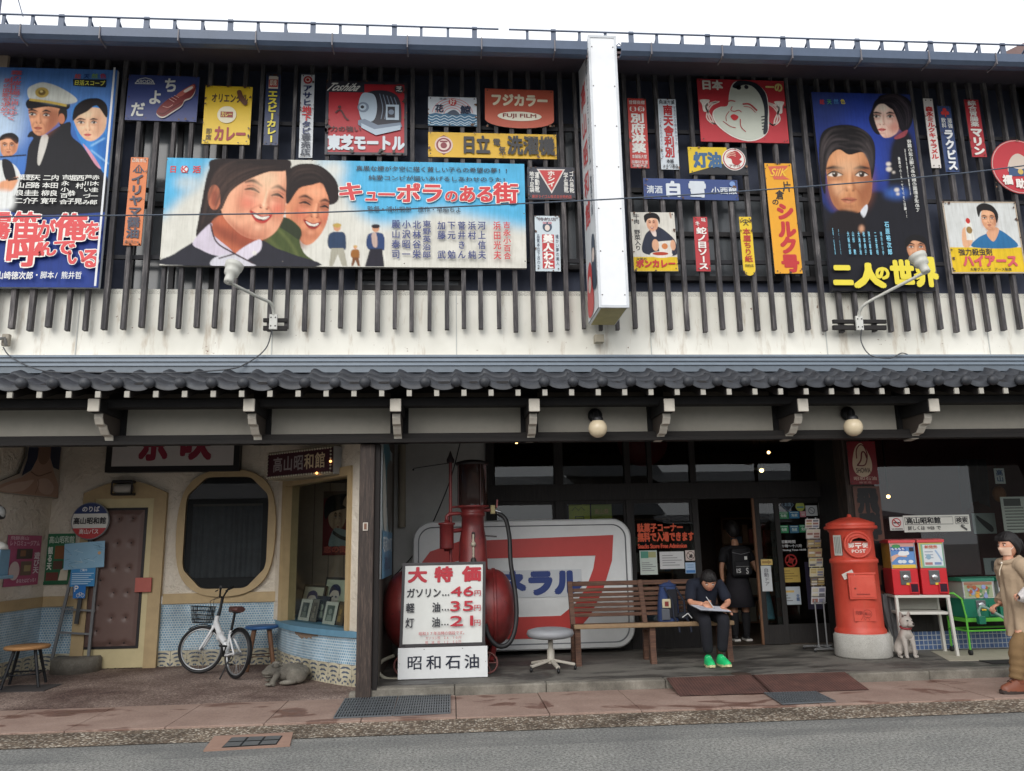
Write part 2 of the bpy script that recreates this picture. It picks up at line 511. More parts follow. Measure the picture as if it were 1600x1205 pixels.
def struct(o,kind='structure'):
 o['kind']=kind
 return o
def copy_tree(o,parent=None):
 c=o.copy();C.objects.link(c)
 if parent is not None:
  c.parent=parent
 for ch in list(o.children):
  copy_tree(ch,c)
 return c
def smooth_pts(pts,n=6,closed=True):
 """Catmull-Rom through 2D/3D points."""
 P=[np.array(p,float)for p in pts];k=len(P);out=[]
 for i in range(k if closed else k-1):
  g=(lambda j:P[j%k])if closed else(lambda j:P[min(max(j,0),k-1)])
  p0,p1,p2,p3=g(i-1),g(i),g(i+1),g(i+2)
  for s in range(n):
   u=s/n
   out.append(.5*((2*p1)+(-p0+p2)*u+(2*p0-5*p1+4*p2-p3)*u*u+(-p0+3*p1-3*p2+p3)*u**3))
 if not closed:out.append(P[-1])
 return out
 # ---------------------------------------------------------------- lettering
_gl={}
_fc=bpy.data.curves.new('lettering','FONT')
_fo=bpy.data.objects.new('lettering',_fc)
C.objects.link(_fo)
def glyph(s,bold):
 k=(s,bold)
 if k not in _gl:
  _fc.body=s;_fc.resolution_u=3
  dg=bpy.context.evaluated_depsgraph_get()
  me=bpy.data.meshes.new_from_object(_fo.evaluated_get(dg))
  V=np.array([tuple(v.co)[:2]for v in me.vertices]).reshape(-1,2)
  F=[tuple(p.vertices)for p in me.polygons]
  bpy.data.meshes.remove(me)
  _gl[k]=(V,F)
 return _gl[k]
 # ---------------------------------------------------------------- flat painted things (signs, posters, papers)
class Canvas:
 """Small airbrush painter; authored in any 2D units, kept as linear RGB."""
 def __init__(self,x0,y0,x1,y1,res,base):
  self.x0,self.y0,self.res=x0,y0,res
  self.w,self.h=int((x1-x0)*res)+1,int((y1-y0)*res)+1
  self.a=np.empty((self.h,self.w,3));self.a[:]=lin(base)
  self.off(0,0,1);self.rot=self.sm=self.cm=None
 def off(self,ox,oy,s):
  self.ox,self.oy,self.s=ox,oy,s
  return self
 def _pt(self,pts):
  p=np.array([tuple(q)[:2]for q in pts],float)
  if self.rot:
   cx,cy,an=self.rot;d=p-(cx,cy);p=np.stack([cx+d[:,0]*math.cos(an)-d[:,1]*math.sin(an),cy+d[:,0]*math.sin(an)+d[:,1]*math.cos(an)],1)
  p=p/self.s+np.array((self.ox,self.oy))
  return(p-np.array((self.x0,self.y0)))*self.res
 def _put(self,mask,bx,col,alpha,feather):
  f=int(round(feather*self.res/self.s))
  for _ in range(2):
   if f>=1:
    for ax in(0,1):
     pad=[(0,0),(0,0)];pad[ax]=(f+1,f)
     cs=np.cumsum(np.pad(mask,pad,mode='edge'),axis=ax)
     n=mask.shape[ax]
     mask=(np.take(cs,range(2*f+1,2*f+1+n),ax)-np.take(cs,range(0,n),ax))/(2*f+1)if True else mask
  ys,xs=bx
  r=self.a[ys,xs]
  if self.cm is not None:mask=mask*self.cm[ys,xs]
  k=(mask*alpha)[...,None]
  self.a[ys,xs]=r*(1-k)+np.array(lin(col))*k
 def _mask(self,p,pad):
  xa,ya=max(0,int(p[:,0].min()-pad)),max(0,int(p[:,1].min()-pad))
  xb,yb=min(self.w,int(p[:,0].max()+pad)+2),min(self.h,int(p[:,1].max()+pad)+2)
  if xb<=xa or yb<=ya:return None
  acc=0
  for dx,dy in((-.25,-.25),(.25,-.25),(-.25,.25),(.25,.25)):
   X,Y=np.meshgrid(np.arange(xa,xb)+dx,np.arange(ya,yb)+dy)
   ins=np.zeros(X.shape,bool)
   q=np.roll(p,1,0)
   for(ax,ay),(cx,cy)in zip(p,q):
    if ay==cy:continue
    c=((ay>Y)!=(cy>Y))&(X<(cx-ax)*(Y-ay)/(cy-ay)+ax)
    ins^=c
   acc=acc+ins
  return acc/4.0,(slice(ya,yb),slice(xa,xb))
 def poly(self,pts,col,feather=0,alpha=1.0,smooth=True):
  if smooth:pts=smooth_pts(pts,5)
  p=self._pt(pts)
  r=self._mask(p,3*feather*self.res/self.s+2)
  if r:self._put(r[0],r[1],col,alpha,feather)
  return self
 def skin(self,pts,col):
  """Fill a face and remember its outline: the features painted next stay inside it."""
  r=self._mask(self._pt(smooth_pts(pts,5)),2)
  self.sm=np.zeros((self.h,self.w));self.sm[r[1]]=r[0]
  return self.poly(pts,col)
 def ell(self,cx,cy,rx,ry,col,feather=0,alpha=1.0,rot=0):
  c,s=math.cos(rot),math.sin(rot)
  pts=[(cx+rx*math.cos(t)*c-ry*math.sin(t)*s,cy+rx*math.cos(t)*s+ry*math.sin(t)*c)for t in np.linspace(0,2*math.pi,28,endpoint=False)]
  return self.poly(pts,col,feather,alpha,False)
 def line(self,pts,wid,col,feather=0,alpha=1.0,smooth=True):
  if smooth and len(pts)>2:pts=smooth_pts(pts,5,False)
  P=[np.array(tuple(p)[:2],float)for p in pts]
  L,Rr=[],[]
  for i,p in enumerate(P):
   d=P[min(i+1,len(P)-1)]-P[max(i-1,0)]
   d=d/(np.hypot(*d)+1e-9);n=np.array((-d[1],d[0]))
   t=i/max(1,len(P)-1)
   ww=wid if isinstance(wid,(int,float))else np.interp(t,np.linspace(0,1,len(wid)),wid)
   L.append(p+n*ww/2);Rr.append(p-n*ww/2)
  return self.poly(L+Rr[::-1],col,feather,alpha,False)
 def sample(self,X,Y):
  x=np.clip((X-self.x0)*self.res,0,self.w-1.001);y=np.clip((Y-self.y0)*self.res,0,self.h-1.001)
  i,j=x.astype(int),y.astype(int);fx,fy=(x-i)[...,None],(y-j)[...,None]
  a=self.a
  return(a[j,i]*(1-fx)+a[j,i+1]*fx)*(1-fy)+(a[j+1,i]*(1-fx)+a[j+1,i+1]*fx)*fy
class Sign:
 """A flat panel with a front face described in (u right, v down) fractions of its width and height."""
 LAYER=0.0025
 def __init__(self,o,ux,dn,W,H,thick=.02,base=(230,230,225),edge=None,rough=.42,outline=None,canvas=None,cres=150):
  self.o,self.ux,self.dn,self.W,self.H=Vector(o),Vector(ux).normalized(),Vector(dn).normalized(),W,H
  self.n=self.dn.cross(self.ux).normalized()
  self.mb=MB();self.rough=rough;self.top=0
  self.canvas=canvas
  ol=outline or[(0,0),(1,0),(1,1),(0,1)]
  e=M_(edge)if edge else paint((96,94,90),.5)
  P=[self.p(u,v,0)for u,v in ol]
  face=self.pm(base)
  self.mb.prism(P,-self.n*thick,face,side=e)
  if canvas is not None:
   self._art(canvas,cres)
   self.top=1
 @classmethod
 def px(cls,TL,TR,BR,BL,Y,**k):
  a,b,c,d=at(*TL,Y),at(*TR,Y),at(*BR,Y),at(*BL,Y)
  x0,x1,z1,z0=(a.x+d.x)/2,(b.x+c.x)/2,(a.z+b.z)/2,(c.z+d.z)/2
  s=cls((x0,Y,z1),(1,0,0),(0,0,-1),x1-x0,z1-z0,**k)
  return s
 def pm(self,c):
  return c if not isinstance(c,tuple)else paint(c,self.rough,.07,scale=5.0)
 def p(self,u,v,k):
  return self.o+self.ux*(u*self.W)+self.dn*(v*self.H)+self.n*(k*self.LAYER)
 def _art(self,cv,cres):
  nu,nv=max(2,int(cres)),max(2,int(cres*self.H/self.W))
  U,V=np.meshgrid(np.linspace(0,1,nu+1),np.linspace(0,1,nv+1))
  o=np.array(self.p(0,0,1));ux=np.array(self.ux)*self.W;dn=np.array(self.dn)*self.H
  Pt=o+U[...,None]*ux+V[...,None]*dn
  if getattr(cv,'uvspace',False):
   col=cv.sample(U,V)
  else:
   q=Pt-np.array(EYEP)
   wz=q@np.array(_fw)
   col=cv.sample(800+FPX*(q@np.array(_rt))/wz,602.5-FPX*(q@np.array(_up))/wz)
  self.art=(Pt.reshape(-1,3),col.reshape(-1,3),nu,nv)
 def _fill(self,pts2,m,k):
  self.mb.add([self.p(u,v,k)for u,v in pts2],[tuple(range(len(pts2)))[::-1]],self.pm(m))
 def nxt(self):
  self.top+=1
  return self.top
 def rect(self,u0,v0,u1,v1,c,k=None):
  self._fill([(u0,v0),(u1,v0),(u1,v1),(u0,v1)],c,k or self.nxt());return self
 def poly(self,pts,c,k=None,smooth=False):
  if smooth:pts=[tuple(p)for p in smooth_pts(pts,5)]
  a=sum(pts[i][0]*pts[(i+1)%len(pts)][1]-pts[(i+1)%len(pts)][0]*pts[i][1]for i in range(len(pts)))
  if a<0:pts=pts[::-1]
  self._fill(pts,c,k or self.nxt());return self
 def ell(self,u,v,ru,c,k=None,rv=None,n=32):
  rv=ru*self.W/self.H if rv is None else rv
  self._fill([(u+ru*math.cos(2*math.pi*i/n),v+rv*math.sin(2*math.pi*i/n))for i in range(n)],c,k or self.nxt());return self
 def line(self,pts,wd,c,k=None,smooth=True):
  """Stroke; wd in fractions of the width."""
  if smooth and len(pts)>2:pts=[tuple(p)for p in smooth_pts(pts,4,False)]
  k=k or self.nxt();asp=self.W/self.H;m=self.pm(c);vs=[]
  for i,p in enumerate(pts):
   a,b=pts[max(i-1,0)],pts[min(i+1,len(pts)-1)]
   d=Vector((b[0]-a[0],(b[1]-a[1])/asp));d.normalize()
   for s in(1,-1):
    vs.append(self.p(p[0]-d.y*wd/2*s,p[1]+d.x*wd/2*s*asp,k))
  self.mb.add(vs,[(2*i,2*i+1,2*i+3,2*i+2)for i in range(len(pts)-1)],m);return self
 def frame(self,c,t=.02,k=None):
  k=k or self.nxt();tv=t*self.W/self.H;m=self.pm(c)
  for a in((0,0,1,tv),(0,1-tv,1,1),(0,tv,t,1-tv),(1-t,tv,1,1-tv)):
   self.rect(*a,m,k)
  return self
 def ch(self,s,u,v,cw,chh,c,bold=0.0,rot=False,k=None,run=False,slant=0.0):
  """One glyph (or a run of letters) fitted in the cell whose centre is (u,v)."""
  V,F=glyph(s,0)
  if len(V)==0:return
  if run:
   lo,hi=V.min(0),V.max(0)
   X=(V[:,0]-(lo[0]+hi[0])/2)/(hi[0]-lo[0]);Yv=(V[:,1]-(lo[1]+hi[1])/2)/(hi[1]-lo[1])
  else:
   wd=1.0 if ord(s[0])>0x2000 else .62
   X=(V[:,0]-wd/2)/1.0;Yv=V[:,1]-.34
   if wd<1:X=X*1.15
  if rot:X,Yv=-Yv*-1,-X
  X=X+slant*Yv
  kk=k or self.nxt()
  m=self.pm(c)
  b=bold*(.8 if not run else 0.0)
  st=[(0,0)]if bold<.004 else[(-b,-b),(b,b),(-b,b),(b,-b)]
  if bold>.045:st+=[(-b*1.25,0),(b*1.25,0),(0,b*1.25),(0,-b*1.25)]
  if run:st=[(0,0)]if bold<.004 else[(-.006,0),(.006,0),(0,.03),(0,-.03)]
  for i,(dx,dy)in enumerate(st):
   self.mb.add([self.p(u+(x+dx)*cw,v-(y+dy)*chh,kk+i*.07)for x,y in zip(X,Yv)],F,m)
 def h(self,s,u0,v0,u1,v1,c,bold=.0,k=None,fill=1.0,slant=0.0):
  """Characters spread evenly along a horizontal box."""
  k=k or self.nxt();n=len(s);cw=(u1-u0)/n
  for i,chh in enumerate(s):
   if chh in ' 　':continue
   self.ch(chh,u0+(i+.5)*cw,(v0+v1)/2,cw*fill,v1-v0,c,bold,False,k,False,slant)
  return self
 def run(self,s,u0,v0,u1,v1,c,bold=.0,k=None,slant=0.0):
  self.ch(s,(u0+u1)/2,(v0+v1)/2,u1-u0,v1-v0,c,bold,False,k or self.nxt(),True,slant);return self
 def v(self,s,u0,v0,u1,v1,c,bold=.0,k=None,fill=1.0):
  """Characters stacked in a vertical box."""
  k=k or self.nxt();n=len(s);chh=(v1-v0)/n
  for i,q in enumerate(s):
   if q in ' 　':continue
   self.ch(q,(u0+u1)/2,v0+(i+.5)*chh,u1-u0,chh*fill,c,bold,q in 'ー－-・…〜' and q!='・',k)
  return self
 def bolts(self,pts,c=(90,84,80)):
  for u,v in pts:
   self.ell(u,v,.008/self.W,c,1 if self.top<1 else self.top,n=10)
  return self
 def rust(self,n=10,seed=1,c=(84,58,44),size=.03):
  """Chips of bare rusty metal along the edges."""
  rd=random.Random(seed);k=self.nxt();asp=self.W/self.H
  for _ in range(n):
   t=rd.random();e=rd.choice('LRTB');d=rd.random()**2*.05
   u,v={'L':(d,t),'R':(1-d,t),'T':(t,d*asp),'B':(t,1-d*asp)}[e]
   r=size*rd.uniform(.2,1)/self.W
   pts=[]
   for i in range(9):
    a=2*math.pi*i/9;q=r*rd.uniform(.4,1.1)
    pts.append((min(1,max(0,u+q*math.cos(a))),min(1,max(0,v+q*math.sin(a)*asp))))
   self._fill(pts,c,k)
  return self
 def build(self,name,parent=None):
  if getattr(self,'art',None):
   P,col,nu,nv=self.art
   base=len(self.mb.v)
   fs=[(j*(nu+1)+i,(j+1)*(nu+1)+i,(j+1)*(nu+1)+i+1,j*(nu+1)+i+1)for j in range(nv)for i in range(nu)]
   self.mb.add(P.tolist(),fs,'art')
   o=self.mb.build(name,parent)
   ca=o.data.color_attributes.new('Col','FLOAT_COLOR','POINT')
   full=np.ones((len(o.data.vertices),4));full[:,:3]=.5
   full[base:base+len(col),:3]=np.clip(col,0,.86)
   ca.data.foreach_set('color',full.ravel())
   return o
  return self.mb.build(name,parent)
 def make(self,name,label,cat,group=None):
  if name=='enamel_sign':
   rd=random.Random(len(label)*7+int(self.W*1000))
   self.rust(7,rd.randint(0,999),rd.choice([(84,58,44),(66,52,46),(120,82,56)]),.022)
   k=self.nxt()
   for u in(.03/self.W,1-.03/self.W):
    for v in(.03/self.H,1-.03/self.H):self.ell(u,v,.009/self.W,(70,62,56),k,n=8)
  o=tag(self.build(name),label,cat,group)
  if name=='enamel_sign':o.rotation_euler.y=rd.uniform(-.010,.010)
  return o
  # ---------------------------------------------------------------- ground
def sheet(name,x0,x1,y0,y1,z,m,nx=1,ny=1,zf=None):
 mb=MB()
 mb.grid(lambda u,v:(x0+(x1-x0)*u,y0+(y1-y0)*v,z+(zf(x0+(x1-x0)*u,y0+(y1-y0)*v)if zf else 0)),nx,ny,m,False)
 return struct(mb.build(name))
YE=7.42
YP=9.12
YB=11.72
sheet('road',-160,160,-160,YE+.3,0,'asphalt')
sheet('ground',-160,160,YE+.3,200,-.02,'asphalt')
sheet('kerb_strip',-60,60,YE,7.98,.006,'aggregate')
mb=MB()
rd=random.Random(3)
x=-24.0
while x<26:
 mb.box(x+.004,x+.596 if rd.random()<.0 else x+.886,7.98,YP-.02,-.01,.02+rd.uniform(0,.006),'paving',.004)
 x+=.89
struct(mb.build('pavement'))
mb=MB()
mb.grid(lambda u,v:(-16+15.0*u,YP-.02+(YB+.4-YP)*v,.024+.045*v+.006*math.sin(u*40)*v),60,10,'pebble')
mb.box(-16,-1.0,YP,YB,-.05,.018,'pebble')
struct(mb.build('forecourt'))
mb=MB()
xs=[-1.0,.02,1.02,2.35,3.4,4.45,5.4,6.4,7.6,9.0,12]
for a,b in zip(xs,xs[1:]):
 mb.box(a+.002,b-.002,YP-.02,YP+.13,-.02,.12,'concrete',.018)
mb.box(-1.0,12,YP+.134,15.5,-.02,.119,'platform')
mb.box(-1.12,-.99,YP-.02,YP+.1,-.02,.09,'concrete',.03)
struct(mb.build('platform_floor'))
mb=MB()
p=[gnd(1452,1000,.123),gnd(1480,1046,.123),gnd(1600,1034,.123)]
mb.prism([(6.35,10.62,.124),(6.05,9.75,.124),(7.0,9.6,.124),(9.2,9.5,.124),(9.2,10.55,.124)],(0,0,-.01),paint((176,170,152),.85,.12,bump=.2))
struct(mb.build('concrete_patch'))
# ---------------------------------------------------------------- the building
bld=thing('shop_building','two storey dark timber shop building with slatted upper wall and tiled canopy','building',(1.0,YP,0))
XL,XR=-8.5,10.2
YW=9.16
ZB=at(800,455,YW).z
ZF=at(800,556.5,9.1).z
mb=MB()
mb.box(XL,XR,YW,YW+.05,ZF-.3,ZB,'band_metal')
for q in(-4.3,-2.1,.05,2.4,4.6,6.7):
 mb.box(q,q+.012,YW-.006,YW,ZF,ZB,paint((186,188,184),.5))
mb.box(XL,XR,YW-.05,YW-.002,ZF-.01,ZF+.02,paint((222,222,214),.45))
mb.build('wall_band',bld)
ZS=at(800,82,8.35).z
mb=MB()
mb.box(XL,XR,YW+.2,YW+.3,ZB-.05,ZS+.6,paint((74,80,98),.75,.2))
mb.box(XL,XR,YW+.0,YW+.2,ZB-.06,ZB-.002,paint((60,52,48),.7))
mb.build('upper_wall',bld)
def upwin(x0,y0,x1,y1):
 a,b=at(x0,y0,YW+.16),at(x1,y1,YW+.16)
 m_=MB()
 for fx in(a.x,(a.x+b.x)/2,b.x):
  m_.box(fx-.03,fx+.03,YW+.12,YW+.2,b.z,a.z,paint((34,33,36),.6))
 for fz in(a.z,(a.z+b.z)/2,b.z):
  m_.box(a.x-.03,b.x+.03,YW+.1,YW+.2,fz-.03,fz+.03,paint((38,36,38),.6))
 w_=m_.build('upper_window',bld)
 g_=MB();g_.box(a.x,b.x,YW+.15,YW+.17,b.z,a.z,paint((92,96,100),.18,.15));g_.build('pane',w_)
for q in((225,180,330,470),(860,200,905,420),(985,300,1215,438),(1225,300,1300,438),(560,420,720,452)):
 upwin(*q)
mb=MB();rd=random.Random(11)
x=-5.39
while x<XR:
 z0=at(800,515,9.06).z+rd.uniform(-.03,.02)
 top=ZS+.3
 wdt=.0235+rd.uniform(-.004,.004)
 tw=rd.uniform(-.012,.012)
 pts=[(x-wdt,9.04),(x+wdt,9.04),(x+wdt,9.105),(x-wdt,9.105)]
 vs=[(a,b,z0)for a,b in pts]+[(a+tw,b,top)for a,b in pts]
 mb.add(vs,[(0,3,2,1),(4,5,6,7),(0,1,5,4),(1,2,6,5),(2,3,7,6),(3,0,4,7)],'slat_wood')
 x+=.2075+rd.uniform(-.012,.012)
for z in(ZB+.35,ZB+1.2,ZB+2.1):
 mb.box(XL,XR,9.106,9.14,z,z+.05,paint((40,40,44),.8))
mb.build('slat_screen',bld)
# upper roof
mb=MB()
RM=paint((72,92,122),.45,.15)
vs=[(XL,8.36,ZS+.0),(XR,8.36,ZS+.0),(XR,9.5,ZS+.36),(XL,9.5,ZS+.36)]
mb.add(vs+[(a,b,c+.03)for a,b,c in vs],[(0,1,2,3),(4,7,6,5),(0,4,5,1),(1,5,6,2),(3,7,4,0)],paint((74,68,76),.7,.15))
mb.box(XL,XR,8.36,8.40,ZS-.03,ZS+.10,paint((96,76,78),.5,.15))
vs=[(XL,8.36,ZS+.12),(XR,8.36,ZS+.12),(XR,13.2,ZS+1.8),(XL,13.2,ZS+1.8)]
mb.add(vs+[(a,b,c-.06)for a,b,c in vs],[(0,1,2,3),(4,7,6,5),(0,4,5,1),(1,5,6,2),(3,7,4,0)],RM)
mb.build('roof',bld)
mb=MB()
BX0,BX1=at(918,55,8.3).x,at(960,57,8.3).x+.02
for xa,xb in((XL,BX0-.03),(BX1+.03,XR)):
 g0,g1=at(800,79,8.2).z,at(800,61,8.18).z
 prof=[(8.355,g0+.02),(8.30,g0),(8.235,g0),(8.19,g0+.035),(8.18,g1),(8.195,g1),(8.205,g0+.045),(8.24,g0+.02),(8.355,g0+.03)]
 mb.prism([(xa,a,b)for a,b in prof],(xb-xa,0,0),paint((84,98,120),.4,.15))
 xx=xa+.35
 while xx<xb:
  mb.box(xx,xx+.012,8.172,8.36,g0-.012,g1+.004,paint((116,112,116),.5));xx+=.85
mb.build('gutter',bld)
mb=MB()
GM=paint((96,106,124),.5)
y0,z0=8.5,ZS+.16
xx=XL+.2;i=0
px_gap=(at(779,55,8.5).x,at(795,55,8.5).x)
ends=[]
while xx<XR:
 if not(px_gap[0]<xx<px_gap[1]):
  tall=.245 if i%3 else .265
  wd=.016 if i%3 else .03
  mb.box(xx-wd,xx+wd,y0-.012,y0+.012,z0-.02,z0+tall,GM)
  mb.bar((xx,y0+.012,z0+tall-.03),(xx,y0+.26,z0+.09),.02,.012,GM)
 xx+=.318;i+=1
for xa,xb in((XL,px_gap[0]),(px_gap[1],XR)):
 mb.tube([(xa,y0-.02,z0+.235),(xb,y0-.02,z0+.235)],.011,GM,6)
 mb.tube([(xa,y0-.02,z0+.045),(xb,y0-.02,z0+.045)],.010,GM,6)
 xx=xa
 while xx<xb-.06:
  mb.bar((xx,y0-.1,z0+.005),(xx+.028,y0-.1,z0+.035),.008,.008,GM)
  mb.bar((xx+.028,y0-.1,z0+.035),(xx+.056,y0-.1,z0+.005),.008,.008,GM)
  xx+=.056
mb.build('snow_guard',bld)
# canopy of sangawara tiles
E0=at(800,597,8.35);E1=at(800,578,8.9)
mb=MB()
wT=.318;dY,dZ=E1 .y-E0 .y,E1 .z-E0 .z
x_roll0=at(35,597,8.35).x
def prof(t):
 if t<.24:return .030*math.cos(t/.24*math.pi/2)-.004
 s=(t-.24)/.76
 return-.004-.027*math.sin(math.pi*min(1,s*1.02))**.8+(.030*(max(0,s-.86)/.14)**2)
NC=3
x0i=int((XL-x_roll0)/wT)-1
x1i=int((XR-x_roll0)/wT)
NS=14
for k in range(NC):
 va,vb=k/NC,(k+1)/NC+.06
 vs,fs=[],[]
 cols=(x1i-x0i)*NS
 rd=random.Random(k)
 jit=[(rd.uniform(-.007,.007),rd.uniform(-.006,.006))for _ in range(x1i-x0i+1)]
 for r,(v,lift)in enumerate(((va,-.048 if k==0 else-.034),(va,.010),(vb,-.012))):
  for i in range(cols+1):
   ti,tt=divmod(i,NS)
   j=jit[min(ti,len(jit)-1)]
   h=prof(tt/NS)
   vs.append((x_roll0+(x0i+i/NS)*wT,E0 .y+dY*v+j[1]-(.0 if k==0 else 0),E0 .z+dZ*v+h+lift+j[0]))
 n=cols+1
 for r in range(2):
  for i in range(cols):
   fs.append((r*n+i,r*n+i+1,(r+1)*n+i+1,(r+1)*n+i))
 mb.add(vs,fs,'roof_tile',True)
for i in range(x0i,x1i+1):
 xx=x_roll0+i*wT+random.uniform(-.006,.006)
 mb.ball((xx,E0 .y-.025,E0 .z+.0),(.062,.05,.060),'roof_tile',16)
ct=mb.build('canopy_roof',bld)
mb=MB()
FM=paint((104,114,124),.38,.14)
zs=[E1 .z-.03,E1 .z+(ZF-E1 .z)*.36,E1 .z+(ZF-E1 .z)*.68,ZF]
ys=[8.88,8.96,9.03,9.1]
for i in range(3):
 mb.box(XL,XR,ys[i],YW,zs[i],zs[i+1]-.006,FM)
 mb.box(XL,XR,ys[i]-.018,ys[i]-.001,zs[i+1]-.03,zs[i+1]-.004,paint((122,134,146),.35))
mb.build('flashing',bld)
mb=MB()
vs=[(XL,8.40,E0 .z-.03),(XR,8.40,E0 .z-.03),(XR,9.2,E1 .z-.0),(XL,9.2,E1 .z-.0)]
mb.add(vs+[(a,b,c+.03)for a,b,c in vs],[(0,1,2,3),(4,7,6,5),(0,4,5,1),(1,5,6,2),(3,7,4,0)],paint((30,27,27),.8))
mb.build('canopy_boards',bld)
xx=at(15,613,8.37).x-.29*3
zr=at(800,613.5,8.37).z
proto=None
i=0
while xx<XR-.1:
 if proto is None:
  mb=MB()
  mb.bar((xx,8.39,zr),(xx,9.15,zr+.27),.058,.075,paint((36,32,31),.8))
  mb.box(xx-.026,xx+.026,8.365,8.387,zr-.034,zr+.032,paint((178,174,164),.65,.2))
  proto=mb.build('rafter',bld)
 else:
  c=proto.copy();C.objects.link(c);c.location.x=proto.location.x+(xx-xr0)
 if i==0:xr0=xx
 xx+=.2915;i+=1
 # purlin, brackets, panels, beam
DK=paint((19,18,19),.75,.2)
zp0,zp1=at(800,634,8.72).z,at(800,621,8.72).z
mb=MB();mb.box(XL,XR,8.70,8.86,zp0,zp1,DK,.01);mb.build('purlin',bld)
BXS=[146,389,618,835,1046,1255,1460]
ph,pl=at(800,634,YP+.06).z,at(800,681,YP+.06).z
bz1,bz0=at(800,678,9.0).z,at(800,689,9.0).z
WH=paint((196,190,178),.65,.2)
for px in BXS:
 a=at(px-9.5,623,8.52);b=at(px+9.5,643,8.52);cx=(a.x+b.x)/2
 mb=MB()
 mb.box(cx-.066,cx+.066,8.54,YP+.02,b.z+.005,a.z-.005,DK,.006)
 mb.box(cx-.060,cx+.060,8.515,8.54,b.z,a.z,WH,.008)
 z=b.z
 poly=[(8.66,z),(8.66,z-.05),(8.70,z-.11),(8.78,z-.12),(8.80,z-.15),(8.86,z-.20),(8.95,z-.21),(8.97,z-.25),(YP+.02,z-.26),(YP+.02,z)]
 mb.prism([(cx-.043,y,zz)for y,zz in poly],(.086,0,0),WH,smooth=False)
 for dx in(-.045,.033):
  mb.prism([(cx+dx,y+.012,zz+.012)for y,zz in poly],(.012,0,0),paint((74,66,60),.7))
 mb.build('bracket',bld)
 p=MB();p.box(cx-.10,cx+.10,YP,YP+.1,bz0,ph+.25,DK);p.build('strut',bld)
edges=[XL]+[at(x,655,YP+.06).x for x in(181,408,627,829,1030,1226,1420)]+[at(1612,655,YP+.06).x,at(1800,655,YP+.06).x]
for a,b in zip(edges,edges[1:]):
 mb=MB();mb.box(a+.08,b-.08,YP+.045,YP+.09,pl-.02,ph+.02,paint((180,175,163),.75,.1))
 for(q0,q1,w0,w1)in((a+.07,b-.07,ph,ph+.03),(a+.07,a+.085,pl,ph),(b-.085,b-.07,pl,ph)):
  mb.box(q0,q1,YP+.03,YP+.046,w0,w1,DK)
 mb.build('frieze_panel',bld)
mb=MB();mb.box(XL,XR,YP+.092,YP+.2,bz0+.02,E1 .z,paint((40,36,35),.8));mb.build('back_boards',bld)
mb=MB()
mb.box(XL,XR,8.98,9.2,bz0,bz1+.015,'beam_wood',.012)
mb.box(XL,XR,8.955,8.979,bz0-.012,bz0+.03,'beam_wood',.004)
mb.build('beam',bld)
CZL=3.33
mb=MB()
mb.box(XL,XR,9.2,YB+.05,CZL,CZL+.05,paint((92,84,76),.8,.15))
for q in range(1,8):
 mb.box(XL,XR,9.2+q*.33,9.2+q*.33+.03,CZL-.02,CZL-.001,paint((60,52,46),.8))
mb.build('arcade_ceiling',bld)
# corner post
mb=MB()
px0,px1=at(559,880,9.06).x,at(583,880,9.06).x
mb.box(px0,px1,9.06,9.26,.03,bz0-.01,'wood_old',.012)
mb.box(px1+.004,px1+.055,9.10,9.24,.10,bz0-.01,paint((34,30,29),.8))
po=mb.build('post',bld)
mb=MB()
q=at(571,823,9.05)
mb.box(q.x-.028,q.x+.028,9.045,9.058,q.z-.045,q.z+.045,paint((196,188,176),.5),.004)
mb.box(q.x-.014,q.x+.014,9.038,9.045,q.z-.03,q.z+.035,paint((118,84,66),.5))
mb.build('plate',po)
# ends of the row
a,b=at(-60,70,9.0),at(12,106,9.0)
mb=MB();mb.box(a.x,b.x,8.98,9.03,b.z,a.z,paint((176,158,140),.7));mb.build('end_panel',bld)
nh=thing('neighbour_house','brown gable roof of the next house rising at the top right corner','building',(9.5,10,0))
a,b=at(1566,83,8.9),at(1640,48,8.9)
mb=MB();d=b-a;far=a+d*3
mb.prism([a,far,far+Vector((0,0,-.16)),a+Vector((0,0,-.16))],(0,4.5,0),paint((124,100,96),.6,.15));mb.build('roof',nh)
mb=MB();mb.prism([a+Vector((.3,.3,-.1)),far+Vector((0,.3,-.2)),Vector((far.x,9.2,0)),Vector((XR+.02,9.2,0)),Vector((XR+.02,9.2,a.z))],(0,3.5,0),paint((96,100,108),.7,.15));mb.build('wall',nh)
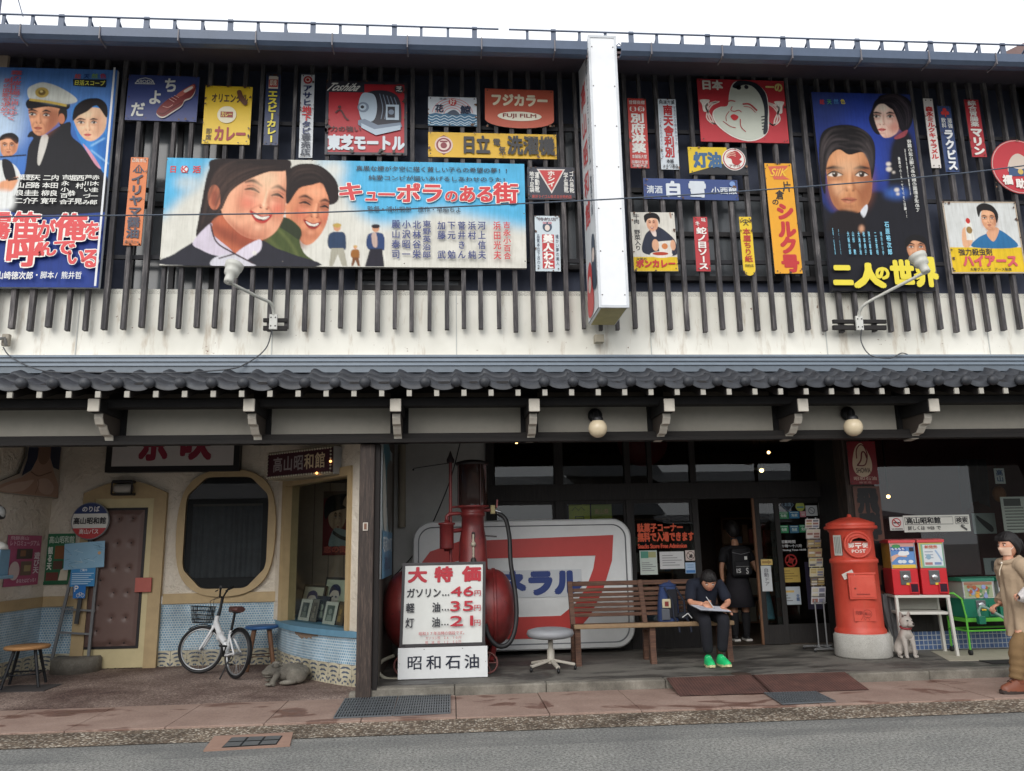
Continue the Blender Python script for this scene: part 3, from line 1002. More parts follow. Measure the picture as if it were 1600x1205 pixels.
# ---------------------------------------------------------------- hoardings and enamel signs on the upper wall
YS=9.02
G_EN='old enamel advertising signs on the slatted wall'
G_PO='painted film hoardings on the slatted wall'
WHT,BLK=(226,226,220),(30,30,34)
SKIN,SKIN2,SKD=(226,160,120),(240,196,160),(150,84,60)
def face(c,cx,cy,s,skin,shade,lip,hair=(26,22,24),smile=False,turn=0.0,cheeks=None,brow=1.0,rot=0):
 """Painted features of a face: head half-height s, lit from the upper left, looking slightly sideways."""
 lt=tuple(min(255,x+26)for x in skin);dk=tuple(x*.62 for x in shade);T=turn*s;c.rot=(cx,cy,R(rot))if rot else None;c.cm=c.sm
 c.ell(cx+.50*s+T,cy+.12*s,.24*s,.62*s,shade,.15*s,.6)
 c.ell(cx-.52*s+T,cy+.30*s,.16*s,.46*s,shade,.11*s,.45)
 c.ell(cx+T*.6,cy+.88*s,.42*s,.15*s,shade,.09*s,.55)
 c.ell(cx-.06*s+T,cy-.46*s,.30*s,.15*s,lt,.12*s,.7)
 c.ell(cx-.30*s+T,cy+.16*s,.15*s,.13*s,lt,.09*s,.6)
 c.ell(cx+.26*s+T,cy+.14*s,.11*s,.11*s,lt,.07*s,.4)
 if cheeks:
  c.ell(cx-.34*s+T,cy+.26*s,.21*s,.18*s,cheeks,.11*s,.7);c.ell(cx+.36*s+T,cy+.24*s,.15*s,.17*s,cheeks,.09*s,.65)
 for sx,w in((-.33,.19),(.30,.16)):
  ex,ey=cx+(sx+turn)*s,cy-.06*s
  c.ell(ex+.02*s,ey-.08*s,w*1.25*s,.12*s,shade,.06*s,.6)
  c.ell(ex+(.12 if sx<0 else-.10)*s,ey-.02*s,.07*s,.12*s,dk,.05*s,.4)
  c.ell(ex,ey+.12*s,w*.95*s,.035*s,shade,.025*s,.55)
  c.line([(ex-w*1.2*s,ey-.13*s),(ex-.03*s,ey-.225*s*brow),(ex+w*1.2*s,ey-.14*s)],[.02*s,.085*s,.02*s],hair,.008*s)
  if smile:
   c.line([(ex-w*s,ey+.035*s),(ex,ey-.03*s),(ex+w*s,ey+.03*s)],[.02*s,.075*s,.02*s],hair)
   c.line([(ex-w*.8*s,ey+.075*s),(ex,ey+.06*s),(ex+w*.8*s,ey+.07*s)],.02*s,shade,.01*s)
   c.line([(ex-w*.8*s,ey-.065*s),(ex,ey-.105*s),(ex+w*.9*s,ey-.06*s)],.016*s,dk,.006*s,.7)
  else:
   c.poly([(ex-w*.92*s,ey+.01*s),(ex-w*.2*s,ey-.06*s),(ex+w*.5*s,ey-.05*s),(ex+w*.9*s,ey+.01*s),(ex+w*.2*s,ey+.05*s),(ex-w*.4*s,ey+.045*s)],(226,214,202))
   c.ell(ex+turn*.1*s,ey-.005*s,.066*s,.066*s,(58,36,26));c.ell(ex+turn*.1*s,ey-.005*s,.035*s,.035*s,(18,14,14));c.ell(ex+turn*.1*s-.022*s,ey-.028*s,.016*s,.016*s,(240,236,230))
   c.line([(ex-w*1.02*s,ey+.02*s),(ex-.02*s,ey-.075*s),(ex+w*1.02*s,ey+.01*s)],[.018*s,.045*s,.018*s],(30,22,22))
   c.line([(ex-w*.9*s,ey-.07*s),(ex,ey-.125*s),(ex+w*.9*s,ey-.075*s)],.014*s,dk,.005*s,.8)
 nx=cx+(turn*1.7+.01)*s
 c.line([(nx-.01*s,cy-.12*s),(nx-.02*s,cy+.22*s)],[.045*s,.06*s],lt,.018*s,.75)
 c.line([(nx+.06*s,cy-.14*s),(nx+.07*s,cy+.10*s),(nx+.10*s,cy+.25*s)],[.03*s,.05*s,.05*s],shade,.02*s,.8)
 c.ell(nx,cy+.25*s,.085*s,.06*s,skin,.02*s);c.ell(nx-.025*s,cy+.235*s,.035*s,.03*s,lt,.015*s,.9)
 c.ell(nx-.095*s,cy+.275*s,.04*s,.045*s,shade,.018*s,.7);c.ell(nx+.10*s,cy+.275*s,.04*s,.045*s,shade,.018*s,.8)
 c.line([(nx-.10*s,cy+.31*s),(nx-.05*s,cy+.325*s)],.028*s,dk,.006*s);c.line([(nx+.05*s,cy+.325*s),(nx+.10*s,cy+.31*s)],.028*s,dk,.006*s)
 mx,my=cx+turn*1.5*s,cy+.53*s
 for q in(-1,1):c.line([(nx+q*.14*s,cy+.27*s),(mx+q*.27*s,my-.12*s),(mx+q*.30*s,my+.04*s)],[.02*s,.03*s,.01*s],shade,.014*s,.75)
 c.ell(mx,my-.09*s,.05*s,.05*s,shade,.025*s,.5)
 if smile:
  c.poly([(mx-.30*s,my-.09*s),(mx,my-.03*s),(mx+.26*s,my-.11*s),(mx+.13*s,my+.13*s),(mx-.1*s,my+.14*s)],lip)
  c.poly([(mx-.24*s,my-.055*s),(mx,my-.0*s),(mx+.21*s,my-.075*s),(mx+.10*s,my+.075*s),(mx-.09*s,my+.08*s)],(92,26,26))
  c.poly([(mx-.22*s,my-.045*s),(mx,my+.005*s),(mx+.19*s,my-.06*s),(mx+.11*s,my+.045*s),(mx-.10*s,my+.055*s)],(238,232,220))
  for k in range(-3,4):c.line([(mx+k*.05*s,my-.04*s),(mx+k*.045*s,my+.05*s)],.007*s,(176,160,150),0,.8,False)
 else:
  c.poly([(mx-.2*s,my),(mx-.05*s,my-.055*s),(mx,my-.04*s),(mx+.05*s,my-.05*s),(mx+.18*s,my),(mx+.03*s,my+.085*s),(mx-.06*s,my+.085*s)],lip,.006*s)
  c.line([(mx-.2*s,my),(mx-.05*s,my+.008*s),(mx,my+.018*s),(mx+.18*s,my)],[.01*s,.03*s,.01*s],dk)
  c.ell(mx-.02*s,my+.05*s,.07*s,.018*s,lt,.012*s,.5)
 c.ell(mx,my+.17*s,.15*s,.04*s,shade,.03*s,.65);c.ell(mx-.02*s,my+.27*s,.10*s,.06*s,lt,.05*s,.45)
 c.rot=c.cm=c.sm=None
def strands(c,A,B,n,col,wd,seed=1,alpha=.5):
 """Brush strokes of hair lying between two curves."""
 rd=random.Random(seed);A=smooth_pts(A,6,False);B=smooth_pts(B,6,False);m=min(len(A),len(B))
 for _ in range(n):
  f=rd.random();a=rd.uniform(0,.5);b=rd.uniform(.5,1)
  p=[A[int(i)]*(1-f)+B[int(i)]*f for i in np.linspace(a*(m-1),b*(m-1),6)]
  c.line(p,[wd*.3,wd,wd*.2],col if rd.random()<.6 else tuple(x*.4 for x in col),wd*.2,alpha*rd.uniform(.4,1))
  # --- far left film hoarding: officer and girl in a scarf
cv=Canvas(-40,95,190,455,1.3,(60,108,186)).off(0,80,3.172)
cv.poly([(-140,60),(600,60),(600,330),(-140,330)],(96,146,214),60,.8,False)
cv.ell(0,330,120,190,(196,218,240),50,.95)
cv.poly([(-140,780),(620,780),(620,1240),(-140,1240)],(38,62,138),40,1,False)
cv.ell(60,540,90,60,(70,120,190),30,.8)
BK=(26,26,32)
cv.poly([(120,610),(140,480),(165,430),(135,425),(160,395),(215,425),(250,400),(345,350),(355,420),(420,480),(530,620),(545,760),(500,800),(60,800),(80,640)],BK)
cv.poly([(185,540),(205,425),(240,430),(200,560)],(208,204,196))
cv.skin([(140,290),(150,350),(165,400),(200,420),(245,395),(300,340),(330,280),(325,240),(150,240)],SKIN)
cv.poly([(250,300),(300,300),(320,320),(255,400),(215,420)],SKD,12,.7)
cv.poly([(290,300),(325,270),(332,330),(300,370)],(30,26,26))
cv.ell(305,335,16,26,(196,124,92))
face(cv,203,322,112,SKIN,SKD,(170,84,66),turn=-.06,brow=.9,rot=3)
cv.poly([(140,285),(150,235),(330,250),(332,290),(240,275)],(22,22,28))
cv.poly([(135,200),(150,175),(210,155),(280,172),(350,210),(382,240),(370,256),(310,262),(180,245),(145,235)],(222,224,214))
cv.poly([(180,235),(300,256),(372,250),(350,262),(250,262)],(150,160,168),8,.7)
cv.line([(146,240),(240,252),(330,270)],12,(206,176,84))
cv.ell(208,205,34,26,(198,168,84));cv.ell(208,205,18,14,(120,96,50));cv.ell(205,200,8,6,(232,210,140))
cv.poly([(355,320),(370,270),(430,235),(500,240),(535,290),(530,400),(545,620),(480,560),(410,470),(375,400)],(64,140,214))
cv.poly([(470,470),(530,420),(545,620),(520,600)],(38,98,176),12,.8)
cv.poly([(410,460),(450,500),(500,580),(470,560)],(214,150,170))
cv.skin([(365,340),(380,300),(430,280),(500,285),(528,320),(520,390),(480,435),(440,445),(400,415)],SKIN2)
face(cv,435,360,102,SKIN2,(206,140,110),(206,76,84),turn=0.0,brow=.8)
cv.poly([(360,345),(370,280),(420,240),(490,235),(530,270),(528,330),(480,270),(430,300),(390,320)],(28,22,24))
cv.line([(450,470),(520,430)],7,(150,200,240),3);cv.line([(450,490),(540,560)],6,(150,200,240),3)
cv.skin([(0,440),(20,415),(60,410),(90,435),(80,500),(30,525),(5,500)],SKIN)
cv.poly([(-10,450),(10,415),(60,405),(92,430),(84,460),(50,435),(10,440)],(24,20,22))
face(cv,42,470,56,SKIN,SKD,(160,80,66))
cv.poly([(-60,560),(0,540),(60,555),(100,610),(85,690),(60,720),(-60,720)],(222,224,222))
cv.poly([(10,540),(60,555),(80,650),(30,640)],(28,28,34));cv.line([(0,525),(130,515)],7,(26,24,26))
cv.poly([(0,650),(60,635),(95,620),(60,690),(0,700)],SKIN,3);cv.line([(40,640),(95,630)],10,(24,24,26))
cv.poly([(-60,700),(60,700),(60,780),(-60,790)],(232,234,232),10)
s=Sign.px((-38,103),(181,111),(157,447),(-64,451),YS-.03,thick=.05,canvas=cv,cres=230,base=(50,84,160),edge=(196,200,204))
U=lambda x:((x/3.172)+38)/219.0 if False else 0
def P1(x,y):
 p=at(x/3.172,80+y/3.172,YS-.03)
 return(p.x-s.o.x)/s.W,(s.o.z-p.z)/s.H
def H1(t,x0,y0,x1,y1,c,b=0,**k):
 a,d=P1(x0,y0),P1(x1,y1);s.h(t,a[0],a[1],d[0],d[1],c,b,**k)
def V1(t,x0,y0,x1,y1,c,b=0,**k):
 a,d=P1(x0,y0),P1(x1,y1);s.v(t,a[0],a[1],d[0],d[1],c,b,**k)
for q,x,c in(('総',372,(214,96,84)),('天',416,(40,70,130)),('然',456,(140,180,80)),('色',498,(196,60,66))):
 H1(q,x,114,x+30,140,c,.02)
s.poly([P1(364,142),P1(530,144),P1(526,182),P1(366,174)],(34,40,44));H1('日活スコープ',372,148,522,178,(220,216,90),.03)
V1('霧の波止場に消えゆく',58,100,90,350,(206,92,96),.01);V1('男の面影を求めて',22,140,52,330,(206,92,96),.01)
for t,x,ya,yb in(('赤木圭一郎',474,616,770),('芦川いづみ',438,616,770),('西村　晃',399,616,770),('堀　恭子',362,616,770),('吉永小百合',328,616,770),('内田良平',275,616,770),('二本柳寛',236,616,770),('天路圭子',184,616,770),('野呂圭介',152,616,770),('葉山良二',110,616,770)):
 V1(t,x-13,ya,x+13,yb,WHT,.014,fill=.80)
for t,x0,y0,x1,y1 in(('霧',-58,805,60,950),('笛',78,808,205,950),('が',196,845,280,945),('俺',290,815,435,955),('を',430,850,510,950),('呼',45,930,225,1085),('ん',200,950,290,1030),('で',275,940,385,1025),('い',340,985,430,1075),('る',410,985,505,1090)):
 k=s.top+1
 H1(t,x0,y0,x1,y1,(236,234,226),.075,k=k);H1(t,x0,y0,x1,y1,(208,52,56),.04,k=k+1)
s.top=k+1
H1('・山崎徳次郎',-40,1100,175,1142,WHT,.02);H1('・脚本/熊井哲',180,1100,415,1140,WHT,.01)
s.rect(.985,0,1,1,(214,216,218))
s.make('film_poster','blue film hoarding of an officer in a white cap and a scarfed girl','poster',G_PO)
# --- big wide hoarding: smiling girl and boy
cv=Canvas(245,240,830,425,1.25,(216,214,204)).off(240,80,3.348)
cv.poly([(0,540),(330,540),(270,620),(240,690),(150,760),(60,850),(0,850)],(74,178,224),26,.95)
cv.ell(180,690,70,40,(206,214,214),22,.8)
cv.poly([(920,540),(2000,540),(2000,900),(1750,880),(1500,830),(1350,880),(1180,900),(1050,820),(1000,700)],(74,178,224),30,.95)
cv.ell(940,620,70,60,(226,224,214),30,.9)
HR=(38,28,28)
cv.poly([(700,880),(740,800),(690,640),(780,600),(900,620),(960,700),(965,780),(910,800),(880,700),(800,690),(740,720),(720,760),(700,880)],HR)
cv.skin([(690,830),(705,740),(770,690),(850,680),(910,720),(918,800),(910,880),(880,950),(830,1005),(785,1010),(740,950),(700,900)],(226,150,112))
cv.poly([(700,880),(760,930),(775,1000),(810,1010),(770,1030),(700,960)],(130,62,44),14,.8)
face(cv,838,815,168,(230,160,122),(150,76,54),(150,40,40),HR,True,.04,(214,104,80),rot=11)
cv.poly([(690,640),(760,592),(870,600),(950,670),(965,740),(930,800),(905,740),(880,690),(830,700),(760,720),(700,800),(680,720)],HR)
for i in range(16):
 a=i/15;cv.line([(840+110*a,610+130*a),(870+115*a,590+135*a)],[10,2],HR)
strands(cv,[(700,650),(760,600),(860,605),(945,680)],[(700,780),(740,690),(850,670),(920,760)],40,(84,66,60),7,4)
cv.poly([(545,1000),(620,920),(690,870),(770,930),(765,1000),(790,1060),(850,1130),(520,1130)],(70,82,42))
cv.poly([(640,900),(690,870),(770,935),(762,985),(720,960)],(46,54,34));cv.line([(650,930),(720,1010),(770,1110)],12,(104,112,62),5,.8)
cv.line([(600,980),(680,1060)],14,(104,112,62),6,.6)
cv.poly([(330,562),(690,562),(690,640),(560,650),(440,720),(380,830),(350,880),(300,940),(225,975),(235,880),(250,800),(270,690),(290,620)],HR)
cv.poly([(300,900),(380,860),(560,970),(545,1040),(420,1065),(310,980)],(196,108,76))
cv.poly([(310,900),(400,930),(540,990),(480,1040),(330,960)],(128,58,42),16,.75)
cv.skin([(352,800),(380,720),(440,668),(540,630),(640,612),(688,620),(692,760),(684,850),(650,930),(600,975),(545,988),(470,968),(410,920),(365,865)],(238,176,142))
cv.poly([(365,860),(420,900),(520,960),(600,970),(540,995),(450,970)],(160,76,54),14,.8)
cv.ell(318,765,34,66,(206,120,88));cv.ell(318,770,18,42,(150,74,56),6,.8)
face(cv,572,752,214,(240,184,150),(188,104,78),(184,52,52),HR,True,.05,(222,96,78),rot=13)
cv.ell(590,700,70,40,(246,204,168),30,.7)
cv.poly([(300,600),(420,562),(690,562),(688,625),(600,632),(480,680),(400,740),(352,830),(345,720)],HR)
strands(cv,[(600,566),(420,570),(320,640),(270,780),(240,950)],[(680,615),(520,650),(400,730),(350,830),(300,930)],60,(92,70,62),7,3)
cv.poly([(60,1118),(110,1060),(220,990),(300,930),(330,1000),(420,1060),(500,1050),(560,990),(640,1030),(720,1060),(850,1128)],(38,38,48))
cv.poly([(205,1000),(300,900),(312,960),(420,1058),(330,1070),(250,1040)],(206,196,210));cv.poly([(430,1058),(552,985),(560,1040),(500,1085),(470,1100)],(216,208,220))
cv.poly([(320,1080),(420,1062),(510,1108),(520,1125),(310,1125)],(206,204,212))
cv.line([(298,905),(330,1000),(425,1060),(520,1110)],8,(62,44,52));cv.line([(425,1060),(340,1085)],7,(62,44,52));cv.ell(528,1056,12,12,(226,222,218))
def fig(x,y0,y1,top,bot,hat,skirt=False):
 h=y1-y0;w_=h*.17
 cv.ell(x,y0+h*.1,w_*.5,h*.09,(206,150,116))
 cv.poly([(x-w_,y0+h*.24),(x+w_*.2,y0+h*.2),(x+w_*1.1,y0+h*.26),(x+w_*1.2,y0+h*.58),(x+w_*.8,y0+h*.62),(x-w_*.9,y0+h*.6),(x-w_*1.3,y0+h*.45)],top)
 if skirt:cv.poly([(x-w_*.8,y0+h*.58),(x+w_*.9,y0+h*.58),(x+w_*1.2,y1),(x-w_*1.5,y1)],bot,smooth=False)
 else:
  cv.poly([(x-w_*.8,y0+h*.58),(x+w_*.9,y0+h*.58),(x+w_*1.4,y1),(x+w_*.7,y1),(x+w_*.1,y0+h*.72),(x-w_*.6,y1),(x-w_*1.1,y1)],bot,smooth=False)
 cv.ell(x,y0+h*.05,w_*.6,h*.05,hat)
fig(960,900,1125,(42,62,92),(168,164,148),(190,160,84));fig(1055,1015,1125,(150,96,44),(120,74,44),(196,160,96));fig(1162,905,1128,(44,66,110),(34,32,44),(40,30,34),True)
cv.poly([(1140,960),(1165,955),(1170,1020),(1148,1020)],(196,170,160))
s=Sign.px((261,245),(819,258),(823,420),(250,414),YS-.03,thick=.05,canvas=cv,cres=400,base=(214,212,204),edge=(150,146,140))
def uvof(x,y,sc,ox,oy):
 p=at(ox+x/sc,oy+y/sc,s.o.y)
 return(p.x-s.o.x)/s.W,(s.o.z-p.z)/s.H
def TX(fn,t,x0,y0,x1,y1,c,b,crop,**k):
 a,d=uvof(x0,y0,*crop),uvof(x1,y1,*crop)
 getattr(s,fn)(t,a[0],a[1],d[0],d[1],c,b,**k)
C2,C3,C4,C5=(3.348,240,80),(3.348,500,80),(3.0128,880,40),(3.09,1220,80)
RD=(196,44,50);NV=(38,52,112)
TX('h','日',84,600,122,640,RD,.04,C2);TX('h','活',206,602,248,642,RD,.04,C2)
a=uvof(163,620,*C2);s.ell(a[0],a[1],.0105,RD);s.ell(a[0],a[1],.0085,(214,220,222))
TX('run','K',150,604,180,638,RD,.03,C2)
TX('h','真黒な煙が夕空に描く貧しい子らの希望の夢!!',188,602,1000,645,(34,36,44),.012,C3)
TX('h','純愛コンビが謳いあげるしあわせのうた!',254,652,990,692,(34,36,44),.012,C3)
for t,x0,y0,x1,y1 in(('キ',92,690,232,795),('ュ',230,715,310,800),('ー',298,715,400,800),('ポ',398,698,530,805),('ラ',524,695,650,805),('の',650,730,725,800),('あ',722,708,818,803),('る',812,708,915,803),('街',905,695,1040,808)):
 k=s.top+1
 TX('h',t,x0,y0,x1,y1,(238,236,228),.07,C3,k=k);TX('h',t,x0,y0,x1,y1,(200,44,50),.04,C3,k=k+1)
s.top=k+1
TX('h','監督・浦山桐郎　原作・早船ちよ',248,815,740,852,(36,40,50),.012,C3)
for t,x,y0,y1,c in(('殿山泰司',398,885,1095,NV),('小沢昭一',452,888,1095,NV),('北林谷栄',507,890,1095,NV),('東野英治郎',559,890,1092,NV),('加藤　武',636,895,1098,NV),('下元　勉',688,895,1098,NV),('菅井きん',741,897,1098,NV),('浜村　純',795,897,1100,NV),('河上信夫',846,897,1100,NV),('浜田光夫',926,898,1102,(196,50,56)),('吉永小百合',977,900,1102,(196,50,56))):
 TX('v',t,x-22,y0,x+22,y1,c,.022,C3,fill=.9)
s.bolts([(.005,.04),(.005,.5),(.005,.95),(.33,.97),(.66,.98),(.995,.5),(.995,.95),(.4,.02),(.7,.02)])
s.make('film_poster','wide film hoarding of a smiling girl and boy under a blue sky','poster',G_PO)
# --- right film hoarding: dark poster of a stern man and a woman
cv=Canvas(1255,135,1475,465,1.3,(34,52,120)).off(1220,80,3.09)
cv.poly([(130,180),(640,190),(640,330),(130,300)],(58,74,136),40,.8,False)
cv.poly([(300,200),(460,200),(500,620),(380,560)],(40,66,160),40,.9)
NK=(24,24,32)
cv.poly([(150,560),(230,300),(200,520),(250,780),(120,800)],(30,42,96),20,.7)
cv.poly([(200,1250),(190,760),(260,780),(440,680),(560,700),(640,760),(760,900),(800,1250)],NK,6)
cv.poly([(500,1000),(520,620),(540,440),(620,390),(680,600),(740,900),(760,1250),(500,1250)],NK,8)
cv.ell(560,685,60,26,(58,98,176),14,.9)
for q in((520,545,12),(522,570,14),(545,585,7),(560,670,12),(565,690,8)):
 cv.ell(q[0],q[1],q[2],q[2]*.8,(216,206,196),3)
cv.poly([(440,280),(460,235),(520,205),(600,220),(640,270),(632,350),(600,385),(545,360),(520,300),(480,260),(455,330),(480,400),(450,390),(425,330)],(24,20,28))
cv.skin([(455,340),(450,290),(480,255),(530,270),(560,330),(568,380),(540,410),(500,418),(475,390)],(238,204,186))
cv.ell(548,370,26,26,(196,120,104),14,.8)
face(cv,512,322,106,(240,208,190),(196,128,112),(190,60,66),turn=-.14,brow=.8)
cv.poly([(520,270),(560,300),(572,370),(600,390),(632,350),(640,270),(590,215),(520,205),(470,225)],(24,20,28))
strands(cv,[(480,220),(560,205),(630,270),(620,370)],[(480,250),(540,265),(570,330),(590,385)],34,(84,72,80),5,7)
cv.poly([(550,415),(610,380),(600,410),(560,425)],(150,70,78))
cv.skin([(218,560),(222,510),(280,470),(400,490),(440,560),(442,640),(430,720),(385,775),(330,785),(270,760),(235,690)],(206,144,100))
cv.poly([(380,560),(438,560),(438,700),(390,770),(370,700)],(140,80,54),18,.75);cv.poly([(222,620),(250,640),(290,740),(330,780),(270,765),(235,700)],(150,88,58),14,.8)
face(cv,325,608,205,(214,154,110),(150,88,58),(170,96,76),turn=.02,brow=.75)
cv.ell(322,560,60,26,(230,184,146),20,.7);cv.ell(282,670,24,30,(226,178,140),14,.6)
cv.poly([(185,540),(190,420),(230,370),(320,355),(400,380),(450,440),(455,540),(440,620),(430,560),(400,490),(330,500),(280,475),(235,510),(218,580),(215,690),(195,640)],(24,20,22))
strands(cv,[(330,360),(240,380),(195,460),(195,620)],[(330,480),(260,470),(225,530),(215,640)],30,(92,82,82),6,5);strands(cv,[(300,358),(400,385),(450,460),(445,590)],[(300,480),(380,480),(425,540),(435,600)],40,(92,82,82),6,6)
cv.poly([(385,775),(415,740),(418,770),(400,805)],(214,216,222));cv.poly([(250,790),(300,765),(390,790),(400,870),(230,870)],(28,22,24),4)
cv.ell(390,858,12,18,(200,150,120),4)
cv.skin([(610,960),(618,920),(650,905),(690,925),(700,985),(670,1015),(635,1010)],(204,148,112));face(cv,654,950,76,(208,152,116),(150,88,62),(160,84,70))
cv.poly([(600,950),(605,905),(650,885),(700,905),(705,960),(690,930),(640,915),(615,940)],(22,20,22));cv.poly([(585,1040),(620,1010),(690,1010),(730,1060),(590,1060)],(40,52,90),4)
s=Sign.px((1267,144),(1421,148),(1462,456),(1300,453),YS-.03,thick=.05,canvas=cv,cres=190,base=(28,34,64),edge=(60,60,66))
# the hoarding leans a little; its lettering follows it
sk=s
for q,x,c in(('総',185,(206,66,66)),('天',220,(84,170,90)),('然',252,(80,140,200)),('色',284,(226,206,70))):
 TX('h',q,x,234,x+26,260,c,.02,C5)
TX('v','夜霧の波止場にあの娘の面影を求めて',626,430,648,780,WHT,.01,C5);TX('v','裕次郎の魅力が爆発する',598,475,620,700,WHT,.01,C5);TX('v','最高のムード・アクション巨編!!',572,515,596,810,WHT,.01,C5)
CY=(128,196,222)
TX('v','石原裕次郎',494,825,536,990,CY,.03,C5,fill=.92)
for t,x in(('浅丘ルリ子',484),('二谷英明',456),('深江章喜',424),('松本典子',399),('大滝秀治',374),('山形　勲',346),('大坂志郎',322)):
 TX('v',t,x-12,875,x+12,990,CY,.025,C5,fill=.92)
TX('v','監督・松尾昭典',240,860,258,990,CY,.01,C5);TX('v','脚本・松尾昭典',268,865,284,990,CY,.0,C5)
for t,x0,y0,x1,y1 in(('二',236,1030,345,1150),('人',335,1035,500,1155),('の',440,1045,520,1115),('世',512,1020,640,1145),('界',620,1005,755,1150)):
 TX('h',t,x0,y0,x1,y1,(226,208,62),.065,C5)
s.make('film_poster','tall dark film hoarding of a stern man with a small woman above him','poster',G_PO)
# --- smaller enamel signs
def en(TL,TR,BR,BL,base,**k):
 global s
 s=Sign.px(TL,TR,BR,BL,YS,thick=.015,base=base,**k)
 return s
 # shoes
en((200,116),(311,121),(307,191),(196,187),(58,70,122))
for t,u,v in(('ち',.60,.22),('よ',.40,.50),('だ',.17,.78)):
 s.h(t,u-.1,v-.17,u+.1,v+.17,(214,214,206),.035)
s.line([(.10,.20),(.16,.10),(.24,.07),(.32,.10),(.38,.20),(.10,.205)],.012,(206,208,206),smooth=False);s.run('AIIODA',.11,.12,.37,.19,(206,208,206),.02)
SH=[(.46,.88),(.44,.80),(.50,.66),(.60,.52),(.70,.44),(.80,.30),(.93,.18),(.96,.25),(.95,.36),(.90,.48),(.82,.54),(.78,.66),(.66,.80),(.54,.92)]
k=s.top+1
s.poly([(a,b+.03)for a,b in SH],(206,196,186),k,True);s.poly(SH,(120,44,44),k+1,True);s.poly([(.70,.44),(.80,.31),(.92,.20),(.94,.28),(.84,.38),(.76,.47)],(176,96,84),k+2,True);s.poly([(.80,.34),(.90,.24),(.92,.28),(.83,.38)],(226,210,196),k+3,True)
s.line([(.52,.70),(.60,.72),(.66,.66)],.008,(214,160,150),k+3);s.line([(.47,.84),(.54,.86),(.66,.72),(.78,.60)],.008,(70,26,28),k+3)
for i in range(3):s.line([(.60+.035*i,.53-.04*i),(.68+.03*i,.60-.05*i)],.007,(214,170,160),k+3)
s.top=k+4;s.rust(4,1)
s.make('enamel_sign','dark blue enamel sign with a brown leather shoe','sign',G_EN)
# yellow curry
en((320,134),(394,136),(390,227),(316,224),(222,186,44))
s.h('オリエンタル',.14,.13,.92,.30,(66,44,44),.03);s.h('カレー',.24,.70,.92,.97,(150,40,44),.05)
s.v('即席',.07,.74,.20,.95,(70,50,40),.01)
k=s.nxt();s.ell(.49,.50,.20,(226,218,190),k);s.rect(.36,.45,.62,.55,(150,60,50),k+1);s.h('カレー',.37,.45,.61,.55,(230,210,120),.03,k+2);s.top=k+3
s.poly([(.68,.10),(.76,.08),(.82,.18),(.92,.28),(.86,.34),(.74,.24)],(96,60,40),None,True);s.rust(14,4,size=.04)
s.make('enamel_sign','yellow curry sign with a round white emblem and a rust streak','sign',G_EN)
# tall navy curry
en((416,117),(439,117),(434,228),(412,226),(44,56,88))
s.rect(.18,.02,.84,.20,(214,204,190));s.rect(.2,.07,.82,.18,(186,60,56));s.h('即席',.26,.08,.76,.17,(236,226,208),.02)
s.v('エスビーカレー',.16,.23,.86,.97,(222,206,70),.05);s.rust(4,5)
s.make('enamel_sign','narrow navy sign with yellow lettering below a red tin','sign',G_EN)
# tall white tabi shop
en((471,117),(492,117),(488,247),(467,246),(204,208,212))
s.ell(.5,.065,.33,(176,40,48));s.ell(.5,.065,.2,(226,200,190));s.ell(.5,.065,.12,(176,40,48))
s.v('アサヒ',.14,.13,.86,.39,(34,46,92),.04);s.v('地下',.14,.39,.86,.57,(196,44,52),.04);s.v('タビ',.14,.57,.86,.73,(34,46,92),.04);s.v('専売店',.14,.73,.88,.99,(44,50,66),.03);s.rust(5,6)
s.make('enamel_sign','narrow white sign with blue and red lettering under a red crest','sign',G_EN)
# motor
en((511,126),(637,130),(636,244),(507,241),(176,42,52),edge=(60,54,54))
DKM=(52,52,62)
k=s.top+1
s.rect(0,0,.47,.15,DKM,k);s.frame(DKM,.035,k+1);s.run('Toshiba',.03,.03,.42,.135,WHT,.015,k+2,.25)
s.ell(.90,.10,.07,(150,46,48),k+2);s.ell(.90,.10,.055,DKM,k+3);s.h('芝',.86,.06,.94,.14,WHT,.02,k+4)
MT,MT2,MD=(176,192,206),(120,134,152),(44,44,54)
s.poly([(.42,.28),(.50,.16),(.66,.12),(.84,.16),(.92,.30),(.92,.58),(.84,.64),(.60,.62),(.44,.56)],MD,k+3,True)
s.poly([(.40,.34),(.44,.18),(.52,.16),(.60,.20),(.63,.36),(.60,.52),(.52,.56),(.44,.52)],MT,k+4,True)
s.ell(.46,.36,.07,MT2,k+5);s.ell(.455,.36,.045,MT,k+6);s.ell(.45,.36,.022,MD,k+7)
for i in range(5):s.line([(.66+.045*i,.17+.012*i),(.70+.045*i,.36),(.68+.045*i,.52)],.010,MT2,k+5)
s.rect(.74,.32,.90,.53,MT,k+6);s.rect(.76,.35,.85,.50,MD,k+7);s.ell(.805,.425,.035,MT2,k+8)
s.poly([(.40,.54),(.48,.52),(.64,.60),(.92,.56),(.94,.62),(.66,.70),(.58,.72),(.40,.60)],MT2,k+5);s.poly([(.44,.58),(.60,.66),(.92,.60),(.92,.66),(.62,.74),(.44,.64)],MT,k+6)
s.line([(.12,.44),(.18,.40),(.24,.50),(.28,.54)],.02,(80,36,38),k+4);s.ell(.17,.36,.02,(80,36,38),k+4)
s.h('力の強い',.06,.62,.44,.70,(60,34,36),.02,k+4);s.h('東芝モートル',.035,.745,.97,.95,(206,214,220),.06,k+4);s.top=k+8;s.rust(26,9,(58,44,42),.05)
s.make('enamel_sign','weathered red sign with a grey electric motor','sign',G_EN)
